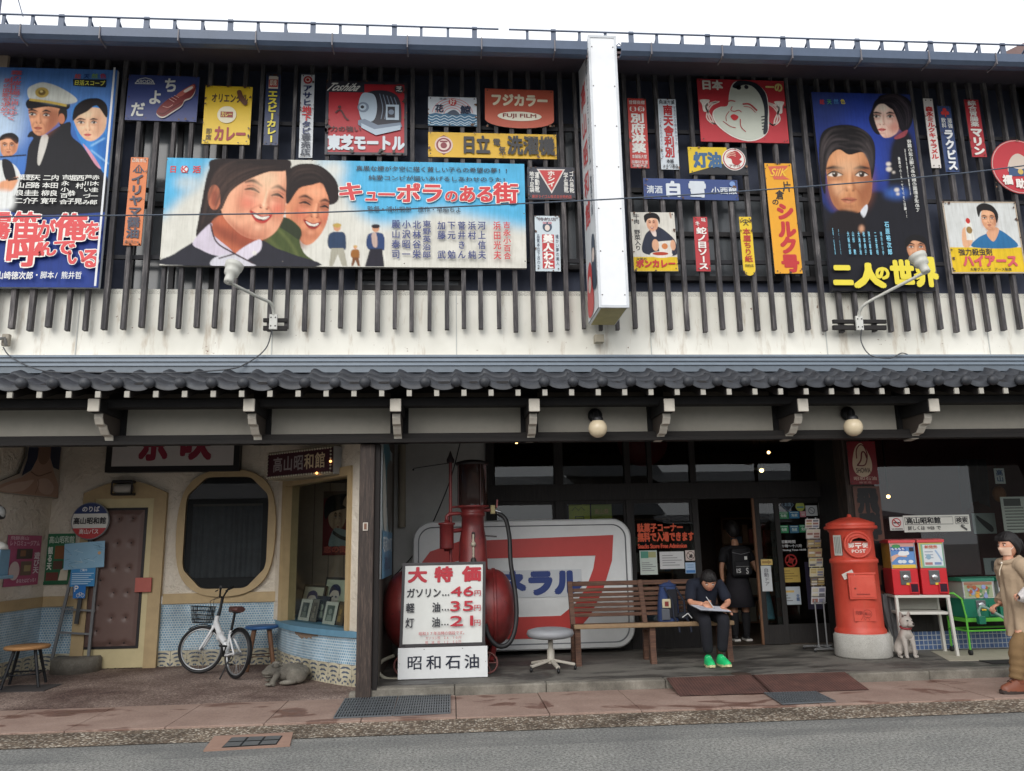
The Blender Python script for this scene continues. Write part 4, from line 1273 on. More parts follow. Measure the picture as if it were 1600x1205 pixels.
# orange soy sauce
en((203,246),(231,246),(220,384),(193,383),(208,112,50))
s.h('品質本位',.08,.015,.92,.06,(230,214,196),.01);s.line([(.2,.17),(.5,.09),(.82,.17)],.07,(44,50,72),smooth=False);s.h('山',.28,.12,.72,.19,(44,50,72),.04)
s.v('イリヤマ醤油',.12,.20,.88,.93,(44,50,72),.045);s.h('高山市上一',.1,.945,.9,.985,(70,50,40),.01);s.rust(6,12)
s.make('enamel_sign','narrow orange soy sauce sign beside the wide hoarding','sign',G_EN)
# waves
en((669,151),(745,153),(745,198),(669,196),(206,212,218))
k=s.top+1
s.poly([(0,.62),(.15,.56),(.3,.60),(.45,.52),(.62,.60),(.8,.54),(1,.6),(1,1),(0,1)],(62,108,140),k)
for r in(.42,.36,.30,.24,.18):s.line([(.5+r*math.cos(a),.62-r*1.35*math.sin(a))for a in np.linspace(.15,2.99,12)],.012,(206,120,120),k)
s.poly([(.4,.6),(.46,.48),(.56,.46),(.64,.62)],(74,84,100),k+1,True)
for y in(.68,.78,.88,.95):
 s.line([(i/12,y+(.03 if i%2 else-.03))for i in range(13)],.014,(196,214,222),k+1)
s.h('花',.14,.28,.32,.56,(36,48,72),.04,k+2);s.h('鯨',.66,.30,.88,.60,(36,48,72),.04,k+2);s.ell(.5,.18,.08,(196,56,60),k+2);s.h('好',.44,.07,.56,.29,(230,220,214),.02,k+3);s.h('清酒',.22,.04,.38,.12,(60,70,90),0,k+2);s.top=k+4
s.rust(5,13)
s.make('enamel_sign','small white sign with two blue characters above sea waves','sign',G_EN)
# film
ol=[(0,0),(1,0),(1,.78)]+[(.5+.5*math.cos(a),.78+.22*math.sin(a))for a in np.linspace(.18,math.pi-.18,13)]+[(0,.78)]
en((757,139),(865,141),(865,201),(758,200),(188,92,70),outline=ol)
s.h('フジカラー',.08,.13,.92,.46,(234,224,196),.055);s.ell(.5,.70,.32,(228,224,204),rv=.12);s.run('FUJI FILM',.26,.64,.74,.76,(130,44,40),.03)
s.make('enamel_sign','red brown shield shaped film sign with a curved bottom edge','sign',G_EN)
# washing machine
en((669,206),(869,211),(870,249),(669,245),(216,172,44))
k=s.top+1
s.poly([(.12,.12),(.15,.2),(.19,.5),(.15,.8),(.12,.92),(.09,.8),(.05,.5),(.09,.2)],(130,50,60),k);s.ell(.12,.52,.07,(216,190,180),k+1,rv=.34);s.ell(.12,.52,.058,(130,50,60),k+2,rv=.28)
s.ell(.12,.52,.045,(222,200,190),k+3,rv=.22);s.ell(.12,.55,.025,(130,50,60),k+4,rv=.12);s.rect(.09,.36,.15,.42,(130,50,60),k+4);s.top=k+5
s.h('日立',.26,.16,.48,.90,(48,48,50),.05);s.h('電',.50,.24,.56,.55,(56,54,52),.03);s.h('気',.545,.56,.60,.88,(56,54,52),.03);s.h('洗濯機',.61,.14,.985,.92,(48,48,50),.045);s.rust(5,14)
s.make('enamel_sign','long yellow washing machine sign with a red round crest','sign',G_EN)
# rubber boots
en((824,261),(898,262),(899,312),(825,312),(46,50,62))
k=s.top+1
s.poly([(.20,.06),(.80,.06),(.50,.82)],(214,206,200),k);s.poly([(.25,.10),(.75,.10),(.50,.74)],(190,60,60),k+1);s.v('ホシイ',.42,.12,.58,.62,(236,230,220),.04,k+2)
s.v('地下足袋',.04,.14,.14,.80,WHT,.02,k);s.v('運動靴',.15,.16,.25,.80,WHT,.02,k);s.v('学童靴',.76,.16,.86,.80,WHT,.02,k);s.v('ゴム長靴',.88,.12,.98,.80,WHT,.02,k);s.h('東洋ライゴム株式会社特約店',.08,.86,.92,.97,(190,84,76),.01,k);s.top=k+2;s.rust(5,15)
s.make('enamel_sign','small dark sign with a red and white downward triangle','sign',G_EN)
# cotton
en((834,337),(873,338),(877,425),(838,423),(196,208,214))
k=s.top+1
for i in range(4):s.rect(.28,.34+.155*i,.76,.345+.155*i+.142,(184,48,52),k)
s.v('美人わた',.32,.345,.72,.965,(236,232,226),.05,k+1)
s.ell(.5,.20,.19,(60,76,96),k,rv=.09);s.ell(.5,.22,.10,(220,206,196),k+1,rv=.055);s.h('特約店',.12,.03,.88,.10,(90,70,80),.01,k)
for q in(.36,.43,.57,.64):s.ell(q,.13,.045,(196,150,160),k+1,rv=.02)
s.v('品質本位下呂わた',.06,.34,.19,.96,(60,70,90),.01,k);s.v('暖かい夢の美人',.82,.34,.95,.9,(60,70,90),.01,k);s.top=k+2
s.make('enamel_sign','small pale blue cotton sign with a woman crest and red panels','sign',G_EN)
# red medicine
en((979,154),(1008,154),(1015,263),(986,263),(190,66,60))
k=s.top+1
s.h('登録商標',.06,.03,.94,.09,WHT,.01,k);s.ell(.28,.155,.18,WHT,k);s.ell(.72,.155,.18,WHT,k);s.h('薬',.16,.10,.40,.21,(190,66,60),.03,k+1);s.h('治',.60,.10,.84,.21,(190,66,60),.03,k+1)
s.v('別府淋薬',.12,.22,.88,.79,WHT,.045,k);s.frame((190,66,60),.02,k);s.h('本舗阪大堂',.10,.81,.9,.865,WHT,.01,k);s.h('加藤好生堂',.06,.89,.94,.94,WHT,.01,k);s.h('京都市店',.1,.945,.9,.99,WHT,.01,k);s.top=k+1;s.rust(5,16)
s.make('enamel_sign','narrow red medicine sign with two white discs beside the box sign','sign',G_EN)
# nanten
en((1027,155),(1055,155),(1061,265),(1033,265),(202,210,216))
s.h('純漢方薬',.06,.02,.94,.08,(60,60,66),.01);s.v('南天舎利別',.25,.09,.80,.84,(176,44,48),.045);s.v('こどもにのみよいシロップ',.02,.28,.16,.86,(70,80,110),.0);s.v('せきのどの病み声かすれ',.84,.10,.98,.66,(70,80,110),.0)
s.h('本舗',.3,.86,.7,.92,(50,50,56),.02);s.h('トキワ薬品',.08,.93,.92,.99,(50,50,56),.01);s.rust(4,17)
s.make('enamel_sign','narrow pale sign with five big red characters','sign',G_EN)
# festival mask
en((1088,124),(1224,126),(1233,223),(1096,222),(188,54,62),edge=(150,44,50))
k=s.top+1
for sx in(-1,1):
 for q in range(3):
  s.line([(.5+sx*(.26+.02*q),.36),(.5+sx*(.36+.03*q),.44),(.5+sx*(.42-.03*q),.62),(.5+sx*(.33),.72),(.5+sx*(.24),.6)],.016,(222,200,190),k)
 s.poly([(.5+sx*.40,.42),(.5+sx*.37,.34),(.5+sx*.48,.34),(.5+sx*.46,.42),(.5+sx*.45,.52),(.5+sx*.41,.52)],(226,218,206),k,True)
FC=[(.36,.22),(.42,.05),(.55,.02),(.68,.06),(.78,.2),(.80,.42),(.79,.65),(.76,.84),(.66,.95),(.52,.985),(.36,.92),(.22,.78),(.155,.64),(.16,.52),(.24,.45),(.33,.42)]
s.poly(FC,(230,222,214),k+1,True);s.poly([(.5+(a-.5)*.96,.5+(b-.5)*.96)for a,b in FC],(200,204,190),k+2,True)
s.poly([(.40,.12),(.46,.03),(.56,.02),(.68,.06),(.77,.2),(.79,.42),(.775,.62),(.76,.82),(.71,.86),(.74,.6),(.74,.4),(.70,.22),(.62,.10),(.52,.09),(.46,.15)],(40,44,52),k+3,True)
s.ell(.47,.13,.03,(46,46,54),k+3);s.ell(.56,.12,.025,(46,46,54),k+3)
for i in range(5):s.line([(.70,.60+.05*i),(.765,.58+.05*i)],.012,(40,44,52),k+4)
RDL=(170,60,62)
s.line([(.30,.40),(.36,.35),(.42,.36)],.014,RDL,k+4);s.line([(.50,.40),(.58,.40),(.66,.50)],.02,RDL,k+4);s.line([(.51,.44),(.58,.45),(.64,.53)],.008,RDL,k+4);s.line([(.38,.44),(.36,.50),(.40,.52),(.45,.50),(.48,.53)],.01,RDL,k+4)
s.poly([(.35,.60),(.39,.565),(.44,.60),(.42,.65),(.38,.66)],(196,48,54),k+4,True);s.line([(.26,.68),(.34,.76),(.40,.78)],.008,RDL,k+4);s.line([(.46,.64),(.46,.76),(.51,.84)],.01,RDL,k+4);s.line([(.34,.52),(.30,.60),(.30,.68)],.007,RDL,k+4)
s.h('日本',.04,.03,.29,.19,(232,226,214),.05,k+4);s.h('一の',.78,.04,.98,.20,(224,206,130),.05,k+4);s.top=k+5
s.make('enamel_sign','red sign with a white laughing woman mask','sign',G_EN)
# kerosene
en((1075,230),(1166,231),(1170,274),(1077,272),(40,40,44))
k=s.top+1
s.poly([(0,0),(.66,0),(.66,.55),(0,.96)],(220,188,40),k);s.h('灯油',.08,.20,.56,.78,(62,100,140),.06,k+1);s.ell(.77,.44,.20,(226,222,216),k+1);s.ell(.77,.44,.185,(176,46,50),k+2,rv=.38);s.ell(.77,.44,.17,(226,222,216),k+3,rv=.35)
s.poly([(.64,.36),(.72,.2),(.82,.14),(.90,.34),(.86,.46),(.90,.52),(.82,.66),(.74,.6),(.72,.44)],(176,46,50),k+4,True)
for i in range(3):s.line([(.64,.30+.06*i),(.72,.18+.06*i),(.80,.22+.06*i)],.012,(226,180,160),k+5)
s.run('アポロ',.68,.64,.86,.74,(120,40,44),.02,k+4);s.top=k+6
s.make('enamel_sign','yellow and black kerosene sign with a red profile in a white disc','sign',G_EN)
# sake
en((1005,279),(1152,281),(1154,313),(1006,311),(52,72,126))
s.h('清酒',.03,.36,.20,.76,(206,212,218),.02);s.h('白',.22,.16,.40,.92,(212,218,224),.06);s.h('雪',.47,.12,.66,.92,(206,212,218),.06);s.h('小西醸',.71,.38,.985,.74,(206,212,218),.02)
s.ell(.94,.22,.03,(120,150,200));s.rust(4,18)
s.make('enamel_sign','long blue sake sign with two large white characters','sign',G_EN)
# curry with woman
cv=Canvas(0,0,1,1,260,(214,210,200));cv.uvspace=True
cv.poly([(0,.76),(1,.76),(1,1),(0,1)],(222,186,44),0,1,False)
cv.poly([(.22,.68),(.28,.42),(.42,.30),(.58,.24),(.80,.34),(.98,.50),(.99,.72),(.6,.74)],(46,50,66));cv.poly([(.42,.28),(.52,.26),(.56,.40),(.48,.40)],(224,208,200))
cv.ell(.48,.19,.135,.13,(228,178,146));face(cv,.47,.185,.15,(232,184,152),(190,120,96),(180,60,60),smile=True)
cv.poly([(.32,.18),(.30,.06),(.42,.01),(.58,.02),(.66,.10),(.64,.2),(.60,.12),(.48,.10),(.38,.12)],(28,24,26))
cv.poly([(.58,.50),(.92,.48),(.88,.70),(.60,.68)],(222,216,206),0,1,False);cv.ell(.73,.58,.07,.05,(206,130,80));cv.ell(.52,.56,.08,.10,(222,170,138));cv.ell(.92,.56,.06,.09,(222,170,138))
cv.ell(.64,.72,.26,.055,(226,220,210));cv.ell(.62,.705,.18,.03,(176,66,44));cv.line([(.9,.0),(.92,.10)],.03,(140,90,60),.01)
en((986,332),(1054,332),(1060,424),(991,424),(214,210,200),canvas=cv,cres=110)
s.v('牛肉　野菜入り',.05,.03,.19,.66,(40,40,44),.02);s.h('大塚の',.06,.775,.30,.825,(60,40,36),.01);s.h('ボンカレー',.05,.81,.95,.95,(190,44,44),.06);s.rust(6,19)
s.make('enamel_sign','white and yellow sign of a woman in a kimono holding a packet','sign',G_EN)
# sauce
en((1082,339),(1104,339),(1111,424),(1089,424),(178,50,56))
s.h('味',.55,.02,.9,.10,WHT,.01);s.h('キ',.1,.08,.45,.18,WHT,.02);s.v('蛇ノ目ソース',.14,.20,.88,.98,(232,226,220),.04);s.rust(3,20)
s.make('enamel_sign','narrow red sauce sign with white lettering','sign',G_EN)
# paper
ol=[(0,0),(1,0),(1,.88)]+[(.5+.5*math.cos(a),.88+.12*math.sin(a))for a in np.linspace(.2,math.pi-.2,9)]+[(0,.88)]
en((1155,339),(1174,339),(1181,431),(1162,431),(224,190,40),outline=ol)
s.line([(.1,.10),(.5,.05),(.9,.10)],.07,(50,44,40));s.h('大',.25,.06,.75,.16,(50,44,40),.02);s.v('本鷹ちり紙',.18,.20,.84,.78,(176,56,46),.025);s.h('特約店',.14,.81,.86,.86,(60,50,40),.01);s.rust(4,21)
s.make('enamel_sign','small narrow yellow sign with a rounded bottom end','sign',G_EN)
# silk
en((1196,255),(1237,256),(1255,428),(1211,427),(226,160,34))
k=s.top+1
s.poly([(.12,.03),(.88,.02),(.62,.11),(.90,.15),(.30,.15)],(206,96,70),k);s.run('SilK',.22,.05,.82,.12,(236,190,60),.04,k+1,.2)
s.h('片',.58,.17,.92,.27,(44,38,34),.03,k);s.h('倉',.30,.25,.62,.34,(44,38,34),.03,k);s.h('の',.14,.33,.40,.39,(44,38,34),.03,k)
s.v('シルクー',.3,.37,.9,.37,RD,.05,k)if False else None
for t,v0 in(('シ',.37),('ル',.53),('ク',.675),('号',.835)):
 s.h(t,.26,v0,.92,v0+.16,(186,46,48),.065,k)
s.top=k+1;s.rust(5,22)
s.make('enamel_sign','tall orange yellow sign with bold red lettering','sign',G_EN)
# right group
en((1441,154),(1456,154),(1471,263),(1456,262),(216,210,204))
s.v('森永ミルクキャラメル',.1,.12,.9,.88,(190,46,46),.045);s.make('enamel_sign','thin white caramel sign with red lettering','sign',G_EN)
en((1465,166),(1486,166),(1498,269),(1477,269),(52,70,112))
s.ell(.5,.06,.15,(200,60,56));s.ell(.34,.11,.15,(200,60,56));s.ell(.66,.11,.15,(200,60,56));s.rect(.46,.10,.54,.17,(200,60,56));s.v('滋強',.55,.19,.92,.35,WHT,.01);s.v('飲料',.1,.19,.45,.35,WHT,.01);s.v('ラクビス',.14,.37,.88,.99,(226,228,230),.05)
s.make('enamel_sign','thin navy sign with a red clover mark','sign',G_EN)
en((1507,156),(1530,156),(1541,245),(1519,246),(172,46,54))
s.v('綜合胃腸薬',.2,.02,.8,.48,WHT,.025);s.v('マリン',.1,.50,.92,.98,(232,228,222),.06);s.make('enamel_sign','thin crimson stomach medicine sign with white lettering','sign',G_EN)
ol=[(.5+.5*math.cos(a),.5+.5*math.sin(a))for a in np.linspace(0,2*math.pi,40,endpoint=False)]
en((1549,219),(1635,219),(1636,303),(1550,303),(190,54,62),outline=ol)
k=s.nxt();s.ell(.5,.5,.49,(206,170,164),k);s.ell(.5,.5,.475,(190,54,62),k+1);s.poly([(.3,.62),(.34,.38),(.5,.26),(.66,.38),(.7,.62)],(206,190,176),k+2,True);s.poly([(.28,.68),(.30,.50),(.5,.56),(.70,.50),(.72,.68)],(60,84,120),k+3);s.ell(.5,.6,.05,(206,176,96),k+4);s.top=k+5
for t,u,v in(('福',.24,.76),('助',.46,.83),('足',.68,.79)):s.h(t,u-.09,v-.09,u+.09,v+.09,(232,226,218),.05)
s.make('enamel_sign','round red enamel sign with a white rim','sign',G_EN)
cv=Canvas(0,0,1,1,300,(206,208,206));cv.uvspace=True
cv.poly([(0,.64),(1,.64),(1,1),(0,1)],(224,188,40),0,1,False)
cv.poly([(.34,.64),(.40,.52),(.56,.44),(.68,.38),(.84,.48),(.92,.64)],(44,108,156));cv.poly([(.54,.44),(.62,.56),(.72,.40),(.66,.36)],(214,160,126))
cv.ell(.60,.24,.10,.17,(222,166,128));face(cv,.60,.24,.165,(224,170,132),(168,104,76),(170,90,76));cv.poly([(.47,.22),(.46,.08),(.56,.02),(.68,.06),(.74,.18),(.70,.3),(.68,.16),(.58,.12),(.51,.14)],(30,26,26))
cv.poly([(.20,.62),(.22,.40),(.30,.36),(.36,.46),(.30,.62)],(222,170,134));cv.poly([(.26,.54),(.27,.32),(.30,.24),(.34,.24),(.36,.32),(.37,.54)],(226,224,216),0,1,False);cv.ell(.315,.27,.03,.04,(190,56,50));cv.ell(.315,.40,.04,.05,(150,120,70))
s=Sign.px((1472,315),(1588,316),(1603,428),(1488,427),YS,thick=.02,canvas=cv,cres=150,base=(206,208,206))
s.frame((176,160,140),.018);s.h('強力殺虫剤',.12,.66,.58,.76,(60,46,40),.02);s.h('ハイアース',.16,.75,.90,.92,(206,84,90),.06);s.h('大塚グループ　アース製薬',.24,.925,.80,.97,(50,44,40),.01);s.rust(10,24)
s.make('enamel_sign','white and yellow insecticide sign of a man in a blue robe','sign',G_EN)
# --- projecting box sign
bx=thing('box_sign','tall white box sign sticking out from the upper wall and through the eave','sign',(1.78,8.7,4.1))
Xa,Xb,Ya,Yb=at(931,270,8.3).x-.015,at(971,270,8.3).x,8.3,9.0
Za,Zb=at(960,481,8.3).z,at(940,56,8.3).z
mb=MB();mb.box(Xa,Xb,Ya,Yb,Za,Zb,paint((228,230,232),.4,.05),.01)
mb.box(Xa+.015,Xb-.015,Ya+.02,Yb-.02,Za-.004,Za+.02,paint((190,176,120),.6,.2))
for e in((Xa,Ya),(Xb,Ya)):
 mb.box(e[0]-.014,e[0]+.014,e[1]-.008,e[1]+.02,Za,Zb,paint((206,210,214),.35),.003)
for z in(Za,Zb-.03):
 mb.box(Xa-.01,Xb+.01,Ya-.009,Ya+.015,z,z+.03,paint((196,200,204),.35))
for i in range(7):
 for e in(Xa+.03,Xb-.03):mb.ball((e,Ya-.003,Za+.15+i*(Zb-Za-.3)/6),.008,paint((120,118,116),.4),8)
mb.build('cabinet',bx)
s=Sign((Xa-.012,Yb,Zb-.02),(0,-1,0),(0,0,-1),Yb-Ya,Zb-Za-.04,thick=.008,base=(216,220,222))
s.v('高山昭和館',.14,.10,.60,.68,(204,84,86),.03,fill=.84)
s.v('昭和レトロミュージアム・駄菓子屋',.70,.05,.84,.66,(60,76,96),.01)
k=s.top+1
s.poly([(.1,.98),(.14,.84),(.40,.80),(.58,.86),(.60,.98)],(206,84,84),k,True);s.poly([(.56,.90),(.62,.74),(.84,.74),(.92,.86),(.9,.92)],(70,84,100),k,True);s.ell(.74,.80,.12,(222,206,196),k+1);s.ell(.34,.88,.14,(222,206,196),k+1)
s.build('side_panel',bx)
mb=MB();mb.box(Xa+.03,Xb-.08,Yb,YW-.002,Za+.15,Za+.25,paint((120,120,122),.5));mb.box(Xa+.03,Xb-.08,Yb,YW+.1,Zb-1.0,Zb-.9,paint((120,120,122),.5))
a=at(934,532,9.1);mb.box(a.x-.05,a.x+.06,9.0,9.11,a.z-.045,a.z+.05,paint((166,158,140),.6),.006);mb.build('mounting',bx)
# --- floodlights
FL='floodlights on arms in front of the hoardings'
def flood(head,base,mounts,label,tail):
 hp=at(head[0],head[1],8.35);bp=at(base[0],base[1],8.98)
 t=thing('floodlight',label,'lamp',bp,FL)
 GR=paint((196,196,188),.4,.08)
 d=Vector((hp.x-bp.x,hp.y-bp.y,hp.z-bp.z))
 mb=MB()
 pts=[bp+Vector((0,.02,-.05)),bp+Vector((0,0,.10)),bp+Vector((d.x*.06,d.y*.12,.20)),bp+d*.35+Vector((0,0,.10)),hp+Vector((0,0,-.09))]
 mb.tube([Vector(tuple(q))for q in smooth_pts(pts,6,False)],.019,GR,10);mb.build('arm',t)
 mb=MB()
 up=Vector((.16 if d.x<0 else-.16,.35,1)).normalized()
 M=Matrix.Translation(hp+Vector((0,0,-.1)))@up.to_track_quat('Z','Y').to_matrix().to_4x4()
 mb.lathe([(0,0),(.045,0),(.05,.03),(.05,.10),(.075,.115),(.08,.15),(.08,.19),(.095,.20),(.10,.25),(.088,.255),(.085,.235),(0,.225)],GR,24,M);mb.build('lamp_head',t)
 mb=MB();mb.lathe([(.086,.236),(.06,.25),(0,.256)],paint((226,226,220),.15),24,M);mb.build('lens',t)
 mb=MB();mb.box(bp.x-.045,bp.x+.045,8.97,9.0,bp.z-.09,bp.z+.09,paint((206,206,200),.5),.005)
 for q in(-.05,.05):
  for w_ in(-.025,.025):mb.ball((bp.x+w_,8.968,bp.z+q),.009,paint((70,70,70),.4),8)
 mb.build('bracket',t)
 for(x0,y0,x1,y1)in mounts:
  a,b=at(x0,y0,9.0),at(x1,y1,9.0)
  mb=MB();mb.box(a.x,b.x,9.0,9.04,b.z,a.z,paint((36,33,33),.75),.004);mb.build('mount_bar',t)
 cp=[at(x,y,Y)for x,y,Y in tail]
 mb=MB();mb.tube([Vector(tuple(q))for q in smooth_pts(cp,6,False)],.007,paint((72,74,78),.5),6);mb.build('cable',t)
flood((357,428),(427,503),[(411,497,448,503),(411,509,448,516)],'grey floodlight on a bent arm under the smiling pair hoarding',[(425,515,8.97),(415,545,8.98),(385,568,8.85),(350,578,8.75),(250,583,8.6),(150,582,8.6),(70,580,8.7),(20,560,8.9),(5,543,9.05)])
flood((1446,413),(1343,505),[(1302,499,1386,505),(1302,508,1386,515)],'grey floodlight on a long arm below the stern man poster',[(1346,515,8.97),(1346,535,8.98),(1360,555,8.9),(1390,560,8.84),(1408,552,8.98),(1418,554,9.05)])
t=thing('floodlight','stub of a floodlight bracket at the far left edge of the white band','lamp',at(4,533,9.08),FL)
mb=MB();a=at(6,532,9.05);mb.box(a.x-.03,a.x+.05,9.05,9.11,a.z-.06,a.z+.08,paint((150,142,128),.6),.01);mb.tube([a+Vector((-.05,-.05,.0)),a+Vector((.02,-.03,.02)),a+Vector((.03,0,-.06))],.02,paint((110,108,104),.4),8);mb.build('bracket',t)
# --- cable across the street front
cp=[at(x,y,6.5)for x,y in((-400,346),(0,339),(250,336),(500,332),(800,319),(1050,306),(1270,291),(1450,276),(1600,259),(2000,205))]
mb=MB();mb.tube([Vector(tuple(q))for q in smooth_pts(cp,8,False)],.0062,paint((70,80,94),.5),6)
tag(mb.build('overhead_cable'),'thin grey overhead cable crossing in front of the hoardings','cable')
mb=MB();mb.tube([at(20,-30,8.9),at(36,26,8.9)],.006,paint((90,100,118),.5),6);tag(mb.build('stay_wire'),'thin slanting wire above the left end of the roof','cable')
mb=MB();a,b=at(3,-25,8.6),at(6,28,8.6);mb.tube([Vector((a.x,8.6,b.z-.12)),a],.022,paint((104,112,128),.5),10);tag(mb.build('roof_pipe'),'grey vertical pipe at the left end of the roof edge','pipe')
# ---------------------------------------------------------------- left shop front: plaster wall, door, windows
OCH=paint((182,159,120),.55,.14)
CRM=paint((202,188,146),.55,.1)
zf=.06
YL=YB
cx=at(70,900,YL).x
A=Vector((at(434,1000,YL).x,YL));Bp=Vector((-1.06,9.72))
zs0,zs1=at(300,943,YL).z,at(300,927,YL).z
mb=MB()
mb.box(cx,A.x+.05,YL,YL+.1,zs1-.03,CZL,'plaster')
mb.build('plaster_wall',bld)
def dadof(p0,p1,z0,z1,m,off=0.0,n=1,bulge=0.0):
 p0,p1=Vector(p0),Vector(p1);d=p1-p0;nn=Vector((d.y,-d.x)).normalized()
 L=d.length
 f=lambda u:p0+d*u+nn*(off+bulge*math.sin(math.pi*u)**.8)
 mbb=MB()
 mbb.grid(lambda u,v:(f(u).x,f(u).y,z0+(z1-z0)*v),n,1,m,n>1,lambda u,v:(u*L,(z1-z0)*v))
 return mbb
FZ=zf+.215
SW0,SW1=Vector((cx-.0,YL)),Vector((at(-160,950,8.95).x,8.95))
for(a,b,nb)in(((cx,YL),(A.x+.03,YL),1),):
 dadof(a,b,FZ,zs0,'mosaic').build('tile_dado',bld);dadof(a,b,0,FZ,'frieze',.004).build('tile_frieze',bld)
dw=dadof(SW1,SW0,FZ,zs0,'mosaic');dw.build('tile_dado',bld);dadof(SW1,SW0,0,FZ,'frieze',.004).build('tile_frieze',bld)
dadof(SW1,SW0,zs0,CZL,'plaster').build('plaster_wall',bld)
mb=dadof(SW1,SW0,zs0,zs1,OCH,.02);mb.box(cx-.02,at(125,930,YL).x,YL-.03,YL,zs0,zs1,OCH,.004);mb.build('dado_rail',bld);mb=MB();mb.box(at(255,930,YL).x,A.x+.03,YL-.03,YL,zs0,zs1,OCH,.004)
mb.build('dado_rail',bld)
# door
d0,d1=at(123,900,YL).x,at(255,900,YL).x
dz1,dza=at(190,775,YL).z,at(190,752,YL).z
fw=.17
dr=MB()
def arc(x0,x1,z0,zc,n=12):return[(x0+(x1-x0)*i/n,z0+(zc-z0)*math.sin(math.pi*i/n))for i in range(n+1)]
zc0=at(130,772,YL).z
outer=[(d1,zf),(d1,zc0)]+[(d1+(d0-d1)*i/12,zc0+(dza-zc0)*math.sin(math.pi*i/12))for i in range(1,12)]+[(d0,zc0),(d0,zf)]
inner=[(d0+fw,zf),(d0+fw,dz1-.04),(d1-fw,dz1-.04),(d1-fw,zf)]
dr.prism([(x,YL-.07,z)for x,z in outer+inner],(0,.07,0),OCH)
doorf=dr.build('door',bld)
mb=MB();mb.box(d0+fw-.01,d1-fw+.01,YL-.045,YL-.005,zf+.01,dz1-.03,CRM,.004);leaf=mb.build('door_leaf',doorf)
p0,p1=at(148,800,YL).x,at(233,800,YL).x
pz0,pz1=at(190,1013,YL).z,at(190,794,YL).z
mb=MB();mb.box(p0,p1,YL-.055,YL-.046,pz0,pz1,paint((34,30,32),.5))
bt=[(p0+(p1-p0)*(.25 if r%2 else .75)+(.0),pz1-(pz1-pz0)*(.08+r*.088))for r in range(11)]+[(p0+(p1-p0)*(.02 if r%2 else .5),pz1-(pz1-pz0)*(.08+r*.088))for r in range(11)]
def pad(u,v):
 x,z=p0+.035+(p1-p0-.07)*u,pz0+.035+(pz1-pz0-.07)*v
 h=.028*min(1,14*min(u,1-u,v*2,(1-v)*2))
 for bx_,bz_ in bt:
  d2=(x-bx_)**2+(z-bz_)**2
  h-=.022*math.exp(-d2/.0012)
 return(x,YL-.058-max(.001,h),z)
mb.grid(pad,40,90,paint((106,84,78),.42,.1))
for bx_,bz_ in bt:
 if p0+.05<bx_<p1-.05:mb.ball((bx_,YL-.068,bz_),.012,paint((40,30,28),.4),8)
mb.build('door_padding',doorf)
q0,q1=at(212,903,YL-.1),at(236,925,YL-.1)
mb=MB();mb.box(q0 .x,q1 .x,YL-.11,YL-.085,q1 .z,q0 .z,paint((176,92,82),.5),.004);mb.build('push_plate',doorf)
# eight sided window with rounded frame
wx0,wx1,wz0,wz1=at(278,830,YL).x,at(432,830,YL).x,at(355,932,YL).z,at(355,734,YL).z
def octo(ins,cut):
 a,b,c,d=wx0+ins,wx1-ins,wz0+ins,wz1-ins
 return[(a+cut,c),(b-cut,c),(b,c+cut*1.05),(b,d-cut),(b-cut,d),(a+cut,d),(a,d-cut),(a,c+cut*1.05)]
def rounded(p,n=5,t=.3):
 o=[]
 for i in range(len(p)):
  a,b,c=Vector(p[i-1]),Vector(p[i]),Vector(p[(i+1)%len(p)])
  s,e=b+(a-b)*t,b+(c-b)*t
  for k in range(n+1):
   u=k/n;o.append(tuple(s*(1-u)**2+b*2*u*(1-u)+e*u*u))
 return o
O,I=rounded(octo(0,.34),6,.48),rounded(octo(.11,.27),6,.16)
mb=MB();n=len(O)
for yy,f in((YL-.075,1),):
 mb.add([(x,yy,z)for x,z in O]+[(x,yy,z)for x,z in I],[(i,(i+1)%n,n+(i+1)%n,n+i)for i in range(n)],OCH)
mb.add([(x,YL-.075,z)for x,z in O]+[(x,YL,z)for x,z in O],[(i,n+i,n+(i+1)%n,(i+1)%n)for i in range(n)],OCH,True)
mb.add([(x,YL-.075,z)for x,z in I]+[(x,YL-.012,z)for x,z in I],[(i,(i+1)%n,n+(i+1)%n,n+i)for i in range(n)],paint((120,96,64),.5))
win=mb.build('window',bld)
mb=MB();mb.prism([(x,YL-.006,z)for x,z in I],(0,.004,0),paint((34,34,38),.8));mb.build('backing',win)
mb=MB();ca,cb_,cz0,cz1=wx0+.20,wx1-.2,wz0+.26,wz1-.52
mb.grid(lambda u,v:(ca+(cb_-ca)*u,YL-.022+.010*math.sin(u*70+2*math.sin(u*9)),cz0+(cz1-cz0)*v),160,1,paint((66,69,74),.85,.3))  # grey rippled sheet and rail added to stand in for the street's reflection
mb.box(ca,cb_,YL-.034,YL-.028,cz1,cz1+.03,paint((70,66,62),.6));mb.build('reflection_folds',win)
mb=MB();mb.add([(x,YL-.05,z)for x,z in I],[tuple(range(len(I)))],'glass');mb.build('pane',win)
